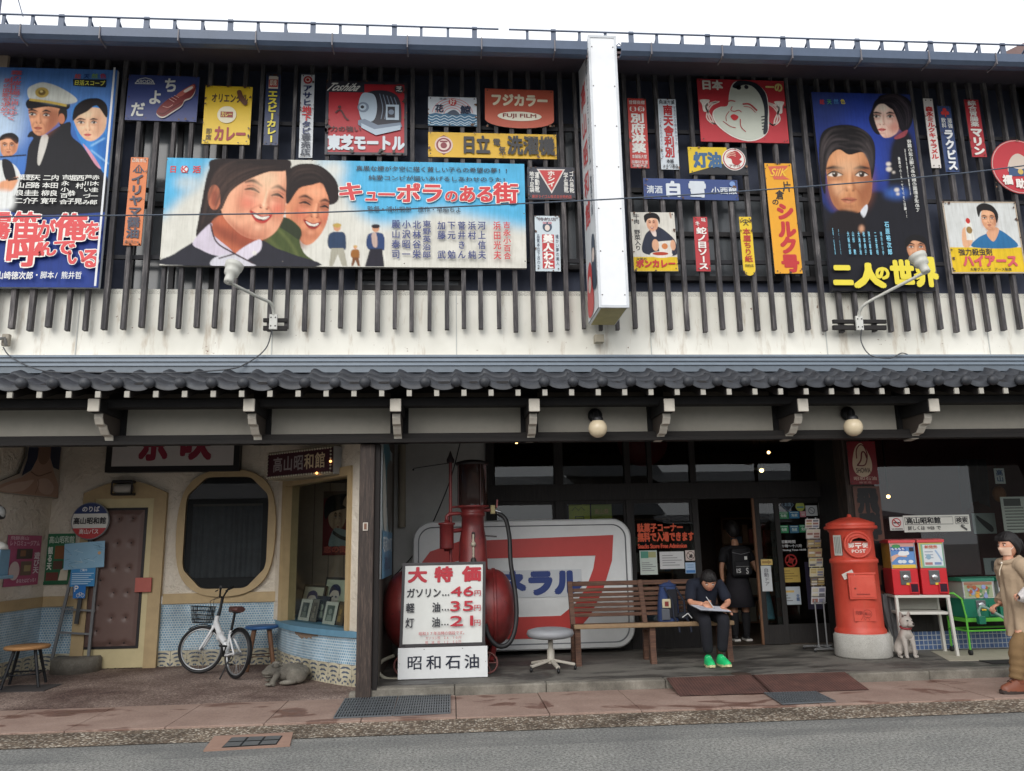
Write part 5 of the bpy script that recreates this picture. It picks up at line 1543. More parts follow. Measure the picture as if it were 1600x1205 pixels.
# wall lamp over the door
q=at(194,762,YL-.12)
t=thing('wall_lamp','dark bracket lamp with a pale glass over the padded door','lamp',q)
mb=MB();mb.box(q.x-.14,q.x+.14,YL-.21,YL-.072,q.z+.06,q.z+.10,paint((34,34,36),.5),.01)
for dx in(-.135,.135):mb.tube([(q.x+dx,YL-.2,q.z+.07),(q.x+dx,YL-.2,q.z-.09),(q.x+dx,YL-.08,q.z-.09)],.014,paint((34,34,36),.5),8)
mb.box(q.x-.14,q.x+.14,YL-.21,YL-.07,q.z-.11,q.z-.09,paint((34,34,36),.5),.006);mb.build('bracket',t)
mb=MB();M=Matrix.Translation((q.x,YL-.14,q.z-.015))@Matrix.Rotation(R(90),4,'Y');mb.lathe([(0,-.12),(.055,-.12),(.07,-.08),(.07,.08),(.055,.12),(0,.12)],paint((176,172,164),.25),18,M);mb.build('lamp_shade',t)
# lightbox
s=Sign((at(165,720,YL-.14).x,YL-.14,at(200,738,YL-.14).z+1.0),(1,0,0),(0,0,-1),at(374,720,YL-.14).x-at(165,720,YL-.14).x,1.0,thick=.13,base=(196,192,190),edge=(36,34,36))
s.frame((32,30,32),.045)
def ux(px):return(at(px,710,YL-.14).x-s.o.x)/s.W
s.h('京',ux(216),.30,ux(263),.86,(142,46,66),.05);s.h('映',ux(280),.30,ux(330),.86,(142,46,66),.05)
s.make('wall_sign','white lightbox with red characters in a black frame above the door','sign')
# mural of a bust across the corner
ma,mz=onplane(-6,740,SW1 .to_3d()+Vector((.03,0,0)),Vector((SW0 .y-SW1 .y,-(SW0 .x-SW1 .x),0)).normalized()),at(98,700,YL-.03)
z1=at(40,696,11.2).z+.35;z0=at(60,774,11.0).z
cv=Canvas(0,0,1,1,220,(150,140,128));cv.uvspace=True
cv.poly([(.40,-.1),(1,-.1),(.98,.55),(.8,.5),(.55,.55),(.42,.8)],(34,52,88));cv.poly([(.56,.1),(.84,.1),(.80,.5),(.90,.64),(.62,.62),(.52,.6)],(164,122,92));cv.poly([(.05,1.05),(.3,.86),(.5,.66),(.62,.56),(.85,.62),(1.0,.88),(1.02,1.05)],(172,128,100));cv.poly([(.56,.30),(.66,.30),(.66,.6),(.56,.62)],(120,82,60),.03,.8)
for q in((.45,.86,.08),(.6,.8,.06),(.78,.76,.08),(.7,.92,.1),(.86,.88,.06),(.3,.94,.06)):cv.ell(q[0],q[1],q[2],q[2]*.9,(204,178,160),.02,.8)
d=Vector((mz.x-ma.x,mz.y-ma.y,0))
s=Sign((ma.x,ma.y,z1),d,(0,0,-1),d.length,z1-z0,thick=.03,canvas=cv,cres=110,base=(170,158,144),outline=[(0,.9),(.34,.74),(.42,.5),(.44,0),(.98,0),(.985,.6),(1,.8),(1,1),(0,1)])
del s.art
FL_=(168,136,118)
s.poly([(.02,.99),(.02,.93),(.20,.85),(.38,.78),(.52,.68),(.58,.52),(.58,0),(.80,0),(.80,.50),(.88,.66),(.98,.82),(1,.99)],FL_);k=s.nxt()
s.poly([(.36,.77),(.42,.56),(.45,.0),(.60,0),(.60,.30),(.58,.52),(.50,.68)],(30,40,66),k);s.poly([(.77,0),(.965,0),(.96,.62),(.86,.60),(.79,.48)],(30,40,66),k)
s.poly([(.58,.30),(.70,.34),(.78,.30),(.78,.48),(.70,.58),(.60,.54)],(128,98,82),k,True);s.poly([(.06,.97),(.22,.88),(.42,.83),(.56,.80),(.44,.93),(.26,.98)],(190,164,148),k,True);s.poly([(.62,.80),(.78,.76),(.9,.86),(.84,.96),(.68,.94)],(186,158,142),k,True)
s.line([(.50,.70),(.62,.74),(.74,.70),(.84,.66)],.012,(112,84,72),k);s.line([(.60,.97),(.64,.86),(.62,.78)],.01,(126,96,82),k)
s.make('wall_mural','cut out bust of a blue haired woman high in the left corner','mural')
# small things at the far left edge
q=at(0,800,10.1);t=thing('wall_lamp','small round lamp with a dark rim at the left edge','lamp',q)
mb=MB();M=Matrix.Translation(q)@Matrix.Rotation(R(70),4,'Y');mb.lathe([(0,-.1),(.05,-.1),(.09,-.03),(.095,.01),(.075,.02)],paint((40,40,42),.5),20,M);mb.build('rim',t)
mb=MB();mb.lathe([(.074,.015),(.05,.045),(0,.055)],paint((176,178,176),.25),20,M);mb.build('glass',t)
q=at(-2,905,10.0);t=thing('wall_niche','pale blue wall box with a shelf at the left edge','box',q)
mb=MB();mb.box(q.x-.3,q.x+.09,9.85,10.15,q.z,q.z+.04,paint((120,156,178),.5),.008);mb.build('shelf',t);mb=MB();mb.box(q.x-.3,q.x+.04,9.9,10.12,q.z+.04,q.z+.34,paint((112,150,174),.5),.01);mb.build('body',t)
mb=MB();mb.lathe([(0,.34),(.14,.34),(.13,.39),(.07,.43),(0,.44)],paint((206,206,200),.5),18,Matrix.Translation((q.x-.08,10.0,q.z)));mb.build('cap',t)
# posters on the side wall
def wallsign(x0,y0,x1,y1,plane_o,plane_n,updir=(0,0,-1),**k):
 n=Vector(plane_n)
 a,b,c=onplane(x0,y0,plane_o,n),onplane(x1,y0,plane_o,n),onplane(x0,y1,plane_o,n)
 u=Vector((0,0,1)).cross(-n).normalized()
 u=-u if u.dot(b-a)<0 else u
 return Sign(a,u,(0,0,-1),(b-a).dot(u),a.z-c.z,**k)
dv=(SW0-SW1);nS=Vector((dv.y,-dv.x,0)).normalized();oS=Vector((SW1 .x,SW1 .y,0))+nS*.02
s=wallsign(13,836,66,917,oS,nS,thick=.006,base=(176,84,116))
s.h('レトロミュージアム',.06,.10,.94,.22,(226,190,200),.03);s.h('飛騨高山',.06,.02,.6,.10,(226,190,200),.02);s.rect(.28,.27,.74,.47,(84,74,66));s.rect(.42,.52,.74,.80,(120,100,84));s.v('遊び天',.78,.34,.96,.78,(232,216,220),.04);s.rect(.36,.30,.52,.42,(140,100,70));s.rect(.5,.6,.7,.72,(168,150,110));s.ell(.22,.70,.15,(206,186,180));s.h('あなたはどっち?',.3,.86,.92,.95,(230,206,214),.02)
s.make('wall_poster','pink museum poster on the side wall at the left','poster')
s=Sign.px((73,832),(116,836),(114,912),(71,915),YL-.012,thick=.006,base=(44,108,74))
s.h('高山昭和館',.05,.05,.98,.2,(200,214,200),.02);s.rect(.30,.24,.78,.50,(128,84,52));s.rect(.28,.54,.62,.70,(92,66,56));s.rect(.06,.76,.5,.92,(110,62,56));s.v('観る天',.06,.26,.24,.72,(216,224,214),.04);s.poly([(.52,.92),(.58,.72),(.74,.66),(.80,.5),(.86,.56),(.84,.92)],(206,198,178));s.rect(.0,.94,1,1,(36,92,62))
s.make('wall_poster','green museum poster half hidden behind the bus stop sign','poster')
# ---------------------------------------------------------------- rounded ticket bay
ZSI=.655
zt=2.60
dd=Bp-A;nb=Vector((dd.y,-dd.x)).normalized();LB=dd.length
def bay(u,off=0.0):
 p=A+dd*u+nb*(off+.20*math.sin(math.pi*u)**.75);return p
def baymesh(o,z0,z1,m):
 b_=MB();b_.grid(lambda u,v:(bay(u,o).x,bay(u,o).y,z0+(z1-z0)*v),28,1,m,True,lambda u,v:(u*LB*1.05,(z1-z0)*v));return b_
baymesh(0,FZ,ZSI-.06,'mosaic').build('tile_dado',bld);baymesh(.004,0,FZ,'frieze').build('tile_frieze',bld)
mb=MB()
pl_=[(bay(i/24,.05).x,bay(i/24,.05).y,ZSI-.07)for i in range(25)]
BQ0,BQ1=Vector((A.x-.06,12.45)),Vector((px1-.08,12.45))
bk_=[(px1-.07,Bp.y,ZSI-.07),(px1-.07,12.45,ZSI-.07),(A.x-.05,12.45,ZSI-.07),(A.x-.05,YL+.12,ZSI-.07),(A.x,YL,ZSI-.07)]
mb.prism(pl_+bk_,(0,0,.07),paint((98,140,164),.55,.2));mb.build('window_sill',bld)
# worn patch under the sill
mb=MB()
for(u0,u1,h)in((.42,.50,.05),(.46,.62,.085),(.60,.68,.04)):
 pp=[bay(u0+(u1-u0)*i/6,.006)for i in range(7)]
 mb.prism([(p.x,p.y,ZSI-.07)for p in pp]+[(pp[i].x,pp[i].y,ZSI-.07-h*(.6+.4*((i*7)%5)/4))for i in range(6,-1,-1)],(-nb.x*.004,-nb.y*.004,0),paint((126,108,92),.85))
mb.build('worn_patch',bld)
def cp_(u,off,z):
 p=A+dd*u+nb*off;return Vector((p.x,p.y,z))
def wallseg(b_,u0,u1,o0,o1,z0,z1,m):
 b_.prism([cp_(u0,o1,z0),cp_(u1,o1,z0),cp_(u1,o0,z0),cp_(u0,o0,z0)],(0,0,z1-z0),m)
uL,uR=.07,.925
mb=MB();wallseg(mb,-.02,uL,0,.06,ZSI,CZL,'plaster');wallseg(mb,uR,1.02,0,.06,ZSI,CZL,'plaster');wallseg(mb,uL,uR,0,.06,zt,CZL,'plaster');mb.build('plaster_wall',bld)
mb=MB()
fwu=.105/LB
wallseg(mb,uL,uL+fwu,-.12,.09,ZSI,zt,OCH);wallseg(mb,uR-fwu*.8,uR,-.12,.09,ZSI,zt,OCH);wallseg(mb,uL+fwu,uR-fwu*.8,-.12,.088,zt-.115,zt,OCH)
tw=mb.build('ticket_window',bld)
mb=MB();wallseg(mb,uL+fwu,uR-fwu*.8,-.02,-.014,ZSI,zt-.115,'clear_glass');mb.build('pane',tw)
mb=MB();BRN=paint((168,150,134),.7,.15)
mb.prism([(BQ0 .x,BQ0 .y,ZSI),(BQ1 .x,BQ1 .y,ZSI),(BQ1 .x,BQ1 .y+.05,ZSI),(BQ0 .x,BQ0 .y+.05,ZSI)],(0,0,zt-ZSI),BRN)
mb.box(A.x-.06,A.x-.045,YL+.11,12.45,ZSI,zt,BRN);mb.box(A.x-.15,px1-.06,11.9,12.55,zt,zt+.05,paint((60,54,50),.8));mb.box(A.x-.02,A.x+.03,YL+.0,YL+.1,ZSI,zt,OCH)
mb.prism([(px1-.09,Bp.y+.1,ZSI),(px1-.09,12.45,ZSI),(px1-.075,12.45,ZSI),(px1-.075,Bp.y+.1,ZSI)],(0,0,zt-ZSI),BRN)
bd=(BQ1-BQ0)
for u in(.25,.4,.55,.7,.85):
 q=BQ0+bd*u;mb.prism([(q.x-.006,q.y-.004,ZSI),(q.x+.006,q.y-.004,ZSI),(q.x+.006,q.y-.0005,ZSI),(q.x-.006,q.y-.0005,ZSI)],(0,0,zt-ZSI),paint((120,106,96),.7))
mb.build('lining',tw)
# film poster inside
mp=Vector((BQ0 .x-.02,BQ0 .y-.012,0));nP0=Vector((bd.y,-bd.x,0)).normalized();nP=Vector((nb.x,nb.y,0))
s=wallsign(506,768,545,868,mp,nP0,thick=.01,base=(120,34,40))
W_=s.W
cv=Canvas(0,0,1,1,200,(120,36,42));cv.uvspace=True
cv.poly([(0,0),(1,0),(1,.1),(0,.12)],(110,96,84),.02,1,False);cv.poly([(.04,.24),(.2,.10),(.6,.05),(1.1,.08),(1.1,.36),(.6,.26),(.3,.30),(.1,.40)],(26,26,30));cv.ell(.55,.42,.34,.19,(206,178,150));face(cv,.56,.42,.27,(208,180,152),(140,100,84),(150,50,50),turn=.1);cv.ell(1.0,.26,.24,.2,(196,166,140));cv.poly([(.1,.44),(.06,.28),(.5,.18),(.9,.26),(.6,.30),(.3,.34)],(26,26,30));cv.poly([(.24,.84),(.4,.62),(.6,.58),(1.1,.66),(1.1,.84),(.5,.86)],(150,168,172));cv.line([(.4,.64),(.7,.72),(1,.76)],.06,(40,46,52))
s=wallsign(506,768,545,868,mp,nP0,thick=.01,base=(120,34,40),canvas=cv,cres=70)
s.h('恋の街',.05,.86,.98,.97,(190,70,54),.05)
s.make('film_poster','red film poster of a couple inside the ticket window','poster')
# framed pictures on the sill
FR_='framed pictures on the ticket window sill'
def framed(px0,py0,px1,py1,off,lab,fcol,pic,lean=.10):
 mpo=cp_(.0,off,0)
 s=wallsign(px0,py0,px1,py1,mpo,nP,thick=.02,base=fcol,edge=(38,36,40))
 z_=ZSI+.002
 s.H=s.o.z-z_
 top=s.o.copy();s.o=s.o-nP*lean;dn=(top+Vector((0,0,-s.H))-s.o);s.dn=dn.normalized();s.H=dn.length;s.n=s.dn.cross(s.ux).normalized()
 s.mb=MB();s.mb.prism([s.p(u,v,0)for u,v in((0,0),(1,0),(1,1),(0,1))],-s.n*.02,paint(fcol,.4),side=paint((38,36,40),.5))
 pic(s);s.make('framed_picture',lab,'picture',FR_)
def man_pic(bgc,hair,coat):
 def f(s):
  s.rect(.07,.06,.93,.95,bgc);k=s.nxt();s.poly([(.16,.94),(.24,.72),(.5,.62),(.78,.72),(.86,.94)],coat,k,True);s.ell(.5,.44,.2,(206,194,184),k+1,rv=.22);s.poly([(.28,.44),(.3,.24),(.5,.16),(.7,.24),(.73,.44),(.62,.32),(.4,.32)],hair,k+2,True);s.line([(.40,.46),(.46,.45)],.03,(60,60,80),k+3,False);s.line([(.55,.45),(.61,.46)],.03,(60,60,80),k+3,False);s.top=k+3
 return f
def grey_pic(mount,c1,c2):
 def f(s):
  s.rect(.06,.05,.94,.95,mount);s.rect(.2,.16,.8,.86,c1);s.ell(.52,.44,.14,c2,rv=.13);s.poly([(.3,.84),(.36,.6),(.66,.6),(.74,.84)],c2)
 return f
framed(466,914,500,958,-.32,'framed portrait sketch with a purple corner at the left of the sill',(40,40,48),man_pic((196,196,180),(64,64,104),(150,150,170)))
framed(500,902,537,960,-.40,'tall framed picture of a man in a blue coat, highest on the sill',(36,38,50),man_pic((190,196,176),(50,58,90),(84,110,156)))
framed(535,914,549,964,-.36,'framed violet picture against the window jamb',(180,176,170),man_pic((70,66,120),(40,40,80),(176,176,186)))
framed(466,936,483,957,-.14,'small white mounted photograph in front of the portrait sketch',(210,206,196),grey_pic((206,202,192),(74,82,82),(120,124,118)),.06)
framed(484,936,494,959,-.14,'narrow grey picture between two small photographs',(110,104,96),grey_pic((126,118,108),(92,84,78),(150,140,126)),.06)
framed(490,931,510,961,-.20,'small dark framed portrait in the middle of the sill',(44,46,60),grey_pic((46,48,60),(60,60,62),(150,156,140)),.06)
framed(504,940,523,963,-.12,'small white mounted photograph at the middle right of the sill',(214,210,198),grey_pic((208,206,194),(88,98,90),(150,156,146)),.06)
framed(524,940,535,965,-.14,'narrow brown picture near the window jamb',(90,76,62),grey_pic((98,84,70),(120,100,76),(170,140,90)),.06)
# marquee with bulbs
a,b=at(419,730,10.75),at(521,715,10.0)
t=thing('marquee_sign','dark red marquee sign edged with small bulbs over the ticket window','sign',(a+b)/2)
u=Vector((b.x-a.x,b.y-a.y,0));W=u.length;u.normalize();n2=Vector((u.y,-u.x,0))
zt0,zb0=at(419,711,10.75).z,at(419,747,10.75).z
mb=MB();poly=[a,b,b-n2*.28,a-n2*.28]
mb.prism([Vector((p.x,p.y,zb0-.03))for p in poly],(0,0,zt0-zb0+.06),paint((150,140,118),.55,.1));mb.build('cabinet',t)
ep=[b+n2*.0+u*.003,b-n2*.28+u*.003]
mb=MB();mb.prism([Vector((ep[0].x,ep[0].y,zb0-.02)),Vector((ep[1].x,ep[1].y,zb0-.02)),Vector((ep[1].x,ep[1].y,zt0+.02)),Vector((ep[0].x,ep[0].y,zt0+.02))],u*.006,paint((188,190,192),.4));mb.build('end_panel',t)
s=Sign(Vector((a.x,a.y,zt0))+n2*.012,u,(0,0,-1),W,zt0-zb0,thick=.01,base=(58,16,30))
for i,q in enumerate('高山昭和館'):s.h(q,.09+.165*i,.16,.245+.165*i,.84,(206,184,150)if i>2 else(150,140,140),.02)
s.build('face',t)
BM_=paint((200,192,172),.2)
def bulb(p,z,lit):
 q_=MB();q_.ball((p.x+n2 .x*.03,p.y+n2 .y*.03,z),.017 if lit else .0145,emis((255,180,105),2.8)if lit else BM_,8);q_.build('bulb',t)
for i in range(26):
 for zz in(zt0+.0,zb0-.0):
  bulb(a+u*(W*(i+.5)/26),zz,i==20 and zz<zt0-.1)
for i in range(1,7):
 for uu in(.015,.985):
  bulb(a+u*(W*uu),zt0+(zb0-zt0)*i/7,uu>.5 and i==4)
  # ---------------------------------------------------------------- things standing on the forecourt
STL={'wood':'wood_pale'}
def stool(c,top,rs,legs,mseat,mleg,lab,h,rung=True,thick=.04):
 t=thing('stool',lab,'stool',c,'stools on the forecourt')
 b_=MB();M=Matrix.Translation((c[0],c[1],c[2]+h))
 b_.lathe([(0,-thick),(rs*.96,-thick),(rs,-thick*.6),(rs,-thick*.25),(rs*.95,0),(0,0)],mseat,28,M);b_.build('seat',t)
 ps=[]
 for k in range(legs):
  an=2*math.pi*(k+.5)/legs+.25
  p0_,p1_=Vector((c[0]+rs*.62*math.cos(an),c[1]+rs*.62*math.sin(an),c[2]+h-thick)),Vector((c[0]+rs*1.12*math.cos(an),c[1]+rs*1.12*math.sin(an),c[2]))
  ps.append((p0_,p1_));b_=MB();b_.tube([p0_,p1_],[.02,.016]if mleg!='wood_stool' else[.03,.026],mleg,10);b_.build('leg',t)
 if rung:
  b_=MB();r_=[p0_+(p1_-p0_)*.66 for p0_,p1_ in ps];b_.tube(r_,.010,mleg,6,closed=True);b_.build('rung',t)
c=gnd(30,1074,.05);stool((c.x,c.y+.1,.05),None,.25,4,'wood_pale',paint((30,32,36),.5),'stool with a pale round seat and thin black legs',.47)
mb=MB();mb.box(c.x-.5,c.x+.42,c.y-.28,c.y+.2,.03,.046,paint((70,66,66),.9,.15));tag(mb.build('doormat'),'dark flat mat under the pale seated stool','mat')
c=gnd(405,1046,.06);stool((c.x,c.y+.05,.055),None,.215,4,paint((52,96,150),.5,.2),'wood_stool','wooden stool with a worn blue round seat beside the bicycle',.56,True)
# bus stop
c=gnd(112,1052,.05);c.y+=.12
t=thing('bus_stop_sign','bus stop sign with a round plate on a grey frame in a stone base','sign',(c.x,c.y,.045))
mb=MB();mb.lathe([(0,0),(.31,0),(.31,.17),(.285,.2),(0,.2)],'concrete',32,Matrix.Translation((c.x,c.y,.045)));mb.build('base',t)
GS=paint((120,122,124),.45,.15)
tp=at(140,850,c.y);bq=at(110,1030,c.y)
dirv=Vector((tp.x-bq.x,0,tp.z-bq.z));side=Vector((dirv.z,0,-dirv.x)).normalized()
for sx,nm in((-.24,0),(.235,0)):
 p0_,p1_=bq+side*sx,bq+dirv*.9+side*(sx*.62);b_=MB();b_.bar(p0_-dirv*.02,p1_,.035,.03,GS);b_.build('pole',t)
for f in(.22,.42):b_=MB();b_.bar(bq+dirv*f-side*.23,bq+dirv*f+side*.22,.02,.025,GS);b_.build('rung',t)
b_=MB();b_.bar(bq+dirv*.3,tp+dirv*.05,.05,.03,paint((70,72,74),.5));b_.build('spine',t)
q=at(141,814,c.y-.03);ps=at(141,785,c.y-.03);rr=(ps-q).length
s=Sign((q.x-rr,c.y-.03,q.z+rr),(1,0,0),(0,0,-1),2*rr,2*rr,thick=.02,base=(216,216,210),outline=[(.5+.5*math.cos(an),.5+.5*math.sin(an))for an in np.linspace(0,2*math.pi,44,endpoint=False)],edge=(130,132,134))
s.ell(.5,.5,.5,(120,122,126));s.ell(.5,.5,.475,(214,214,208))
def cap(a0,a1):return[(.5+.475*math.cos(x),.5+.475*math.sin(x))for x in np.linspace(a0,a1,20)]
s.poly(cap(math.pi+.42,2*math.pi-.42),(40,56,104));s.poly(cap(.42,math.pi-.42),(178,52,56))
s.h('のりば',.27,.11,.73,.27,(224,226,226),.03);s.h('高山昭和館',.07,.41,.93,.60,(40,40,46),.03);s.h('高山バス',.24,.72,.76,.86,(224,206,204),.02)
s.build('round_plate',t)
s=Sign(at(101,850,c.y-.05),at(164,845,c.y-.05)-at(101,850,c.y-.05),at(99,891,c.y-.05)-at(101,850,c.y-.05),(at(164,845,c.y-.05)-at(101,850,c.y-.05)).length,(at(99,891,c.y-.05)-at(101,850,c.y-.05)).length,thick=.012,base=(138,180,206))
rd=random.Random(5)
for i in range(26):
 u0,v0=rd.uniform(0,.85),rd.uniform(0,.85);s.line([(u0,v0),(u0+rd.uniform(.04,.3),v0+rd.uniform(-.1,.15))],.008,rd.choice([(190,214,226),(96,140,176),(176,196,200),(86,124,150)]),1+i%3,False)
s.top=3;s.ell(.88,.45,.04,(216,170,120));s.build('route_map',t)
s=Sign.px((111,888),(150,887),(147,916),(109,917),c.y-.04,thick=.01,base=(64,140,196))
for i in range(6):s.rect(.06,.28+.11*i,.94-.1*(i%3),.32+.11*i,(190,216,232),1)
s.h('ご案内',.36,.05,.66,.2,(220,232,240),.02,1);s.build('notice',t)
s=Sign.px((115,914),(134,914),(133,935),(114,935),c.y-.045,thick=.01,base=(40,116,190))
s.run('P',.08,.06,.40,.5,WHT,.04);k=s.nxt()
for uu in(.42,.80):
 s.line([(uu+.13*math.cos(x),.78+.13*math.sin(x))for x in np.linspace(0,6.283,14)],.035,WHT,k,False)
s.line([(.42,.78),(.52,.58),(.72,.58),(.8,.78)],.035,WHT,k,False);s.line([(.5,.55),(.6,.8),(.72,.6)],.035,WHT,k,False);s.build('parking_plate',t)
# stone frog
c=gnd(447,1066,.05)
t=thing('frog_statue','weathered grey stone frog crouching by the ticket bay','statue',(c.x,c.y,.045))
mb=MB();ST='concrete'
M=Matrix.Translation((c.x,c.y,.045))@Matrix.Rotation(R(192),4,'Z')@Matrix.Scale(.96,4)
mb.ball((-.05,0,.12),(.24,.17,.11),ST,20,M);mb.ball((.14,0,.15),(.13,.15,.085),ST,18,M);mb.ball((.215,0,.135),(.085,.135,.045),ST,16,M);mb.ball((.205,0,.10),(.08,.12,.03),ST,16,M)
for sy in(-1,1):
 mb.ball((.13,sy*.098,.215),(.045,.038,.038),ST,12,M);mb.ball((.165,sy*.112,.222),(.018,.018,.02),paint((70,68,64),.6),8,M);mb.ball((-.12,sy*.15,.09),(.13,.055,.09),ST,14,M);mb.ball((-.02,sy*.19,.03),(.11,.05,.03),ST,12,M)
 mb.tube([(.10,sy*.12,.13),(.15,sy*.16,.06),(.17,sy*.17,.0)],[.045,.035,.045],ST,10,M=M);mb.ball((.20,sy*.18,.018),(.06,.045,.02),ST,10,M)
rd=random.Random(2)
for i in range(22):an,h_=rd.uniform(0,6.28),rd.uniform(-.2,.1);mb.ball((h_,.10*math.sin(an),.16+.07*abs(math.cos(an))),.016,ST,6,M)
mb.build('body',t)
# poster board on the side of the post and the drain pipe
o=Vector((px1+.07,0,0))
s=Sign((px1+.065,9.32,at(600,694,9.4).z+.05),(0,1,0),(0,0,-1),1.5,at(600,694,9.4).z+.05-at(595,905,9.35).z,thick=.03,base=(168,184,186),edge=(176,180,180))
s.poly([(.1,0),(.7,0),(.8,.3),(.45,.48),(.2,.3)],(58,116,132),None,True);s.poly([(.4,.2),(.95,.1),(.9,.6),(.6,.62)],(96,92,84),None,True);s.poly([(.05,.1),(.3,.3),(.4,.6),(.2,.66),(.05,.5)],(196,196,186),None,True);s.rect(0,.66,1,1,(92,148,180));s.h('昭和の町',.05,.70,.95,.82,(206,220,226),.03);s.h('高山',.2,.84,.8,.96,(70,110,140),.03)
s.make('poster_board','tall blue poster board on the side of the corner post','poster')
mb=MB();a=at(628,700,YB-.06);b=at(628,824,YB-.06);mb.tube([(a.x,a.y,CZL),(b.x,b.y,b.z)],.055,paint((150,142,124),.5,.1),14);mb.build('drain_pipe',bld)
mb=MB();mb.box(px1-.04,at(764,850,YB).x,YB,YB+.1,0,CZL,paint((190,190,186),.75,.1));mb.box(px1-.05,px1+.03,9.27,YB+.1,.0,CZL,paint((96,88,80),.8));mb.build('white_wall',bld)
mb=MB();cpts=[at(719,692,11.0),at(700,760,11.2),at(660,848,11.5),at(612,905,11.4),at(596,925,11.0)];mb.tube([Vector(tuple(q))for q in smooth_pts(cpts,5,False)],.009,paint((40,40,42),.5),6);tag(mb.build('hanging_wire'),'black wire slanting down the white wall behind the pump','cable')
# ---------------------------------------------------------------- right shop front
DW='wood_dark'
SX0,SX1=at(762,800,YB).x,at(1326,800,YB).x
zl0,zl1=at(960,782,YB).z,at(960,756,YB).z
RX=9.9
YR=10.80
mb=MB()
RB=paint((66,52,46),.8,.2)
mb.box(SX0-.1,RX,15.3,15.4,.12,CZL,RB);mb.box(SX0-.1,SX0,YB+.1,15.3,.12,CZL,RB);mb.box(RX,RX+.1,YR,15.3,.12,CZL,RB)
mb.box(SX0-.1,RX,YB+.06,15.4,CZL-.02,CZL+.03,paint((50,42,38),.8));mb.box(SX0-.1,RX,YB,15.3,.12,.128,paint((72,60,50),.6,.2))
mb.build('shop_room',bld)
mb=MB()
def post(p,w=.10,z1=None,y=YB,m=DW):
 x=at(p,860,y).x;mb.box(x-w/2,x+w/2,y-.05,y+.06,.12,z1 or CZL,m,.004)
for p,w in((767,.12),(876,.13),(985,.09),(1089,.09)):post(p,w)
mb.box(SX0,SX1,YB-.06,YB+.07,zl0,zl1,DW,.006)
mb.box(SX0,SX1,YB-.04,YB+.05,CZL-.12,CZL,DW)
mb.box(SX0,at(1089,900,YB).x,YB-.04,YB+.05,.12,.42,DW)
for p in(868,1014):x=at(p,720,YB).x;mb.box(x-.035,x+.035,YB-.03,YB+.04,zl1,CZL,DW)
mb.build('timber_frame',bld)
for(p0_,p1_)in((770,868),(868,1014),(1014,1180),(1180,1326)):
 a,b=at(p0_,720,YB).x,at(p1_,720,YB).x
 mb=MB();y_=YB-.03;ht=CZL-.12-zl1;mb.prism([(a+.03,y_+.036,zl1),(b-.03,y_+.036,zl1),(b-.03,y_+.036-ht*math.tan(R(2.6)),zl1+ht),(a+.03,y_+.036-ht*math.tan(R(2.6)),zl1+ht)],(0,.005,0),'glass');mb.build('transom_pane',bld)
for(p0_,p1_)in((774,868),(884,980),(990,1084)):
 a,b=at(p0_,860,YB).x,at(p1_,860,YB).x
 m_=MB();m_.box(a-.02,a+.03,YB-.02,YB+.03,.42,zl0,DW);m_.box(b-.03,b+.02,YB-.02,YB+.03,.42,zl0,DW);m_.box(a+.03,b-.03,YB-.02,YB+.03,.42,.5,DW);m_.box(a+.03,b-.03,YB-.02,YB+.03,zl0-.05,zl0,DW)
 w_=m_.build('shop_window',bld);m_=MB();m_.box(a+.03,b-.03,YB+.0,YB+.006,.5,zl0-.05,'glass');m_.build('pane',w_)
 # sliding doors
def sdoor(p0_,p1_,y,edge=None):
 a,b=at(p0_,860,y).x,at(p1_,860,y).x
 m_=MB()
 m_.box(a,a+.075,y-.02,y+.02,.13,zl0,DW,.004);m_.box(b-.075,b,y-.02,y+.02,.13,zl0,DW,.004);m_.box(a+.075,b-.075,y-.02,y+.02,.13,.40,DW);m_.box(a+.075,b-.075,y-.02,y+.02,zl0-.08,zl0,DW)
 if edge:m_.box(a-.035,a-.001,y-.024,y+.024,.13,zl0,edge,.004)
 d_=m_.build('sliding_door',bld);m_=MB();m_.box(a+.075,b-.075,y-.003,y+.003,.40,zl0-.08,'glass');m_.build('pane',d_)
sdoor(1183,1222,YB-.02,'wood_stool');sdoor(1206,1326,YB+.05)
# right pillar and window
PX0,PX1=at(1330,860,10.85).x,at(1374,860,10.85).x
mb=MB();mb.box(PX0,PX1,10.82,11.1,.12,CZL,'wood_old',.01);mb.box(PX0+.02,PX0+.1,11.1,YB+.05,.12,CZL,DW);mb.build('pillar',bld)
zr0,zr1=at(1480,985,YR).z,at(1480,955,YR).z
mb=MB();mb.grid(lambda u,v:(PX1+(RX-PX1)*u,YR-.04,.12+(zr0-.12)*v),1,1,'bluetile',False,lambda u,v:(u*(RX-PX1),v*(zr0-.12)));mb.build('tile_base',bld)
mb=MB();mb.box(PX1,RX,YR-.06,YR+.1,zr0,zr1-.02,DW,.006);mb.box(PX1,RX,YR-.03,YR+.05,CZL-.2,CZL,DW)
x=at(1604,800,YR).x;mb.box(x+.3,x+.42,YR-.04,YR+.05,zr1-.02,CZL,DW);fwn=mb.build('display_window',bld)
mb=MB();mb.box(PX1,RX,YR,YR+.006,zr1-.02,CZL-.2,'glass');mb.build('pane',fwn)
mb=MB();mb.box(PX1+.02,RX,12.3,12.34,.12,CZL-.02,paint((84,44,48),.8,.2));mb.box(PX1,RX,YR+.1,12.3,.6,.64,paint((70,56,46),.7));mb.build('display_back',bld)
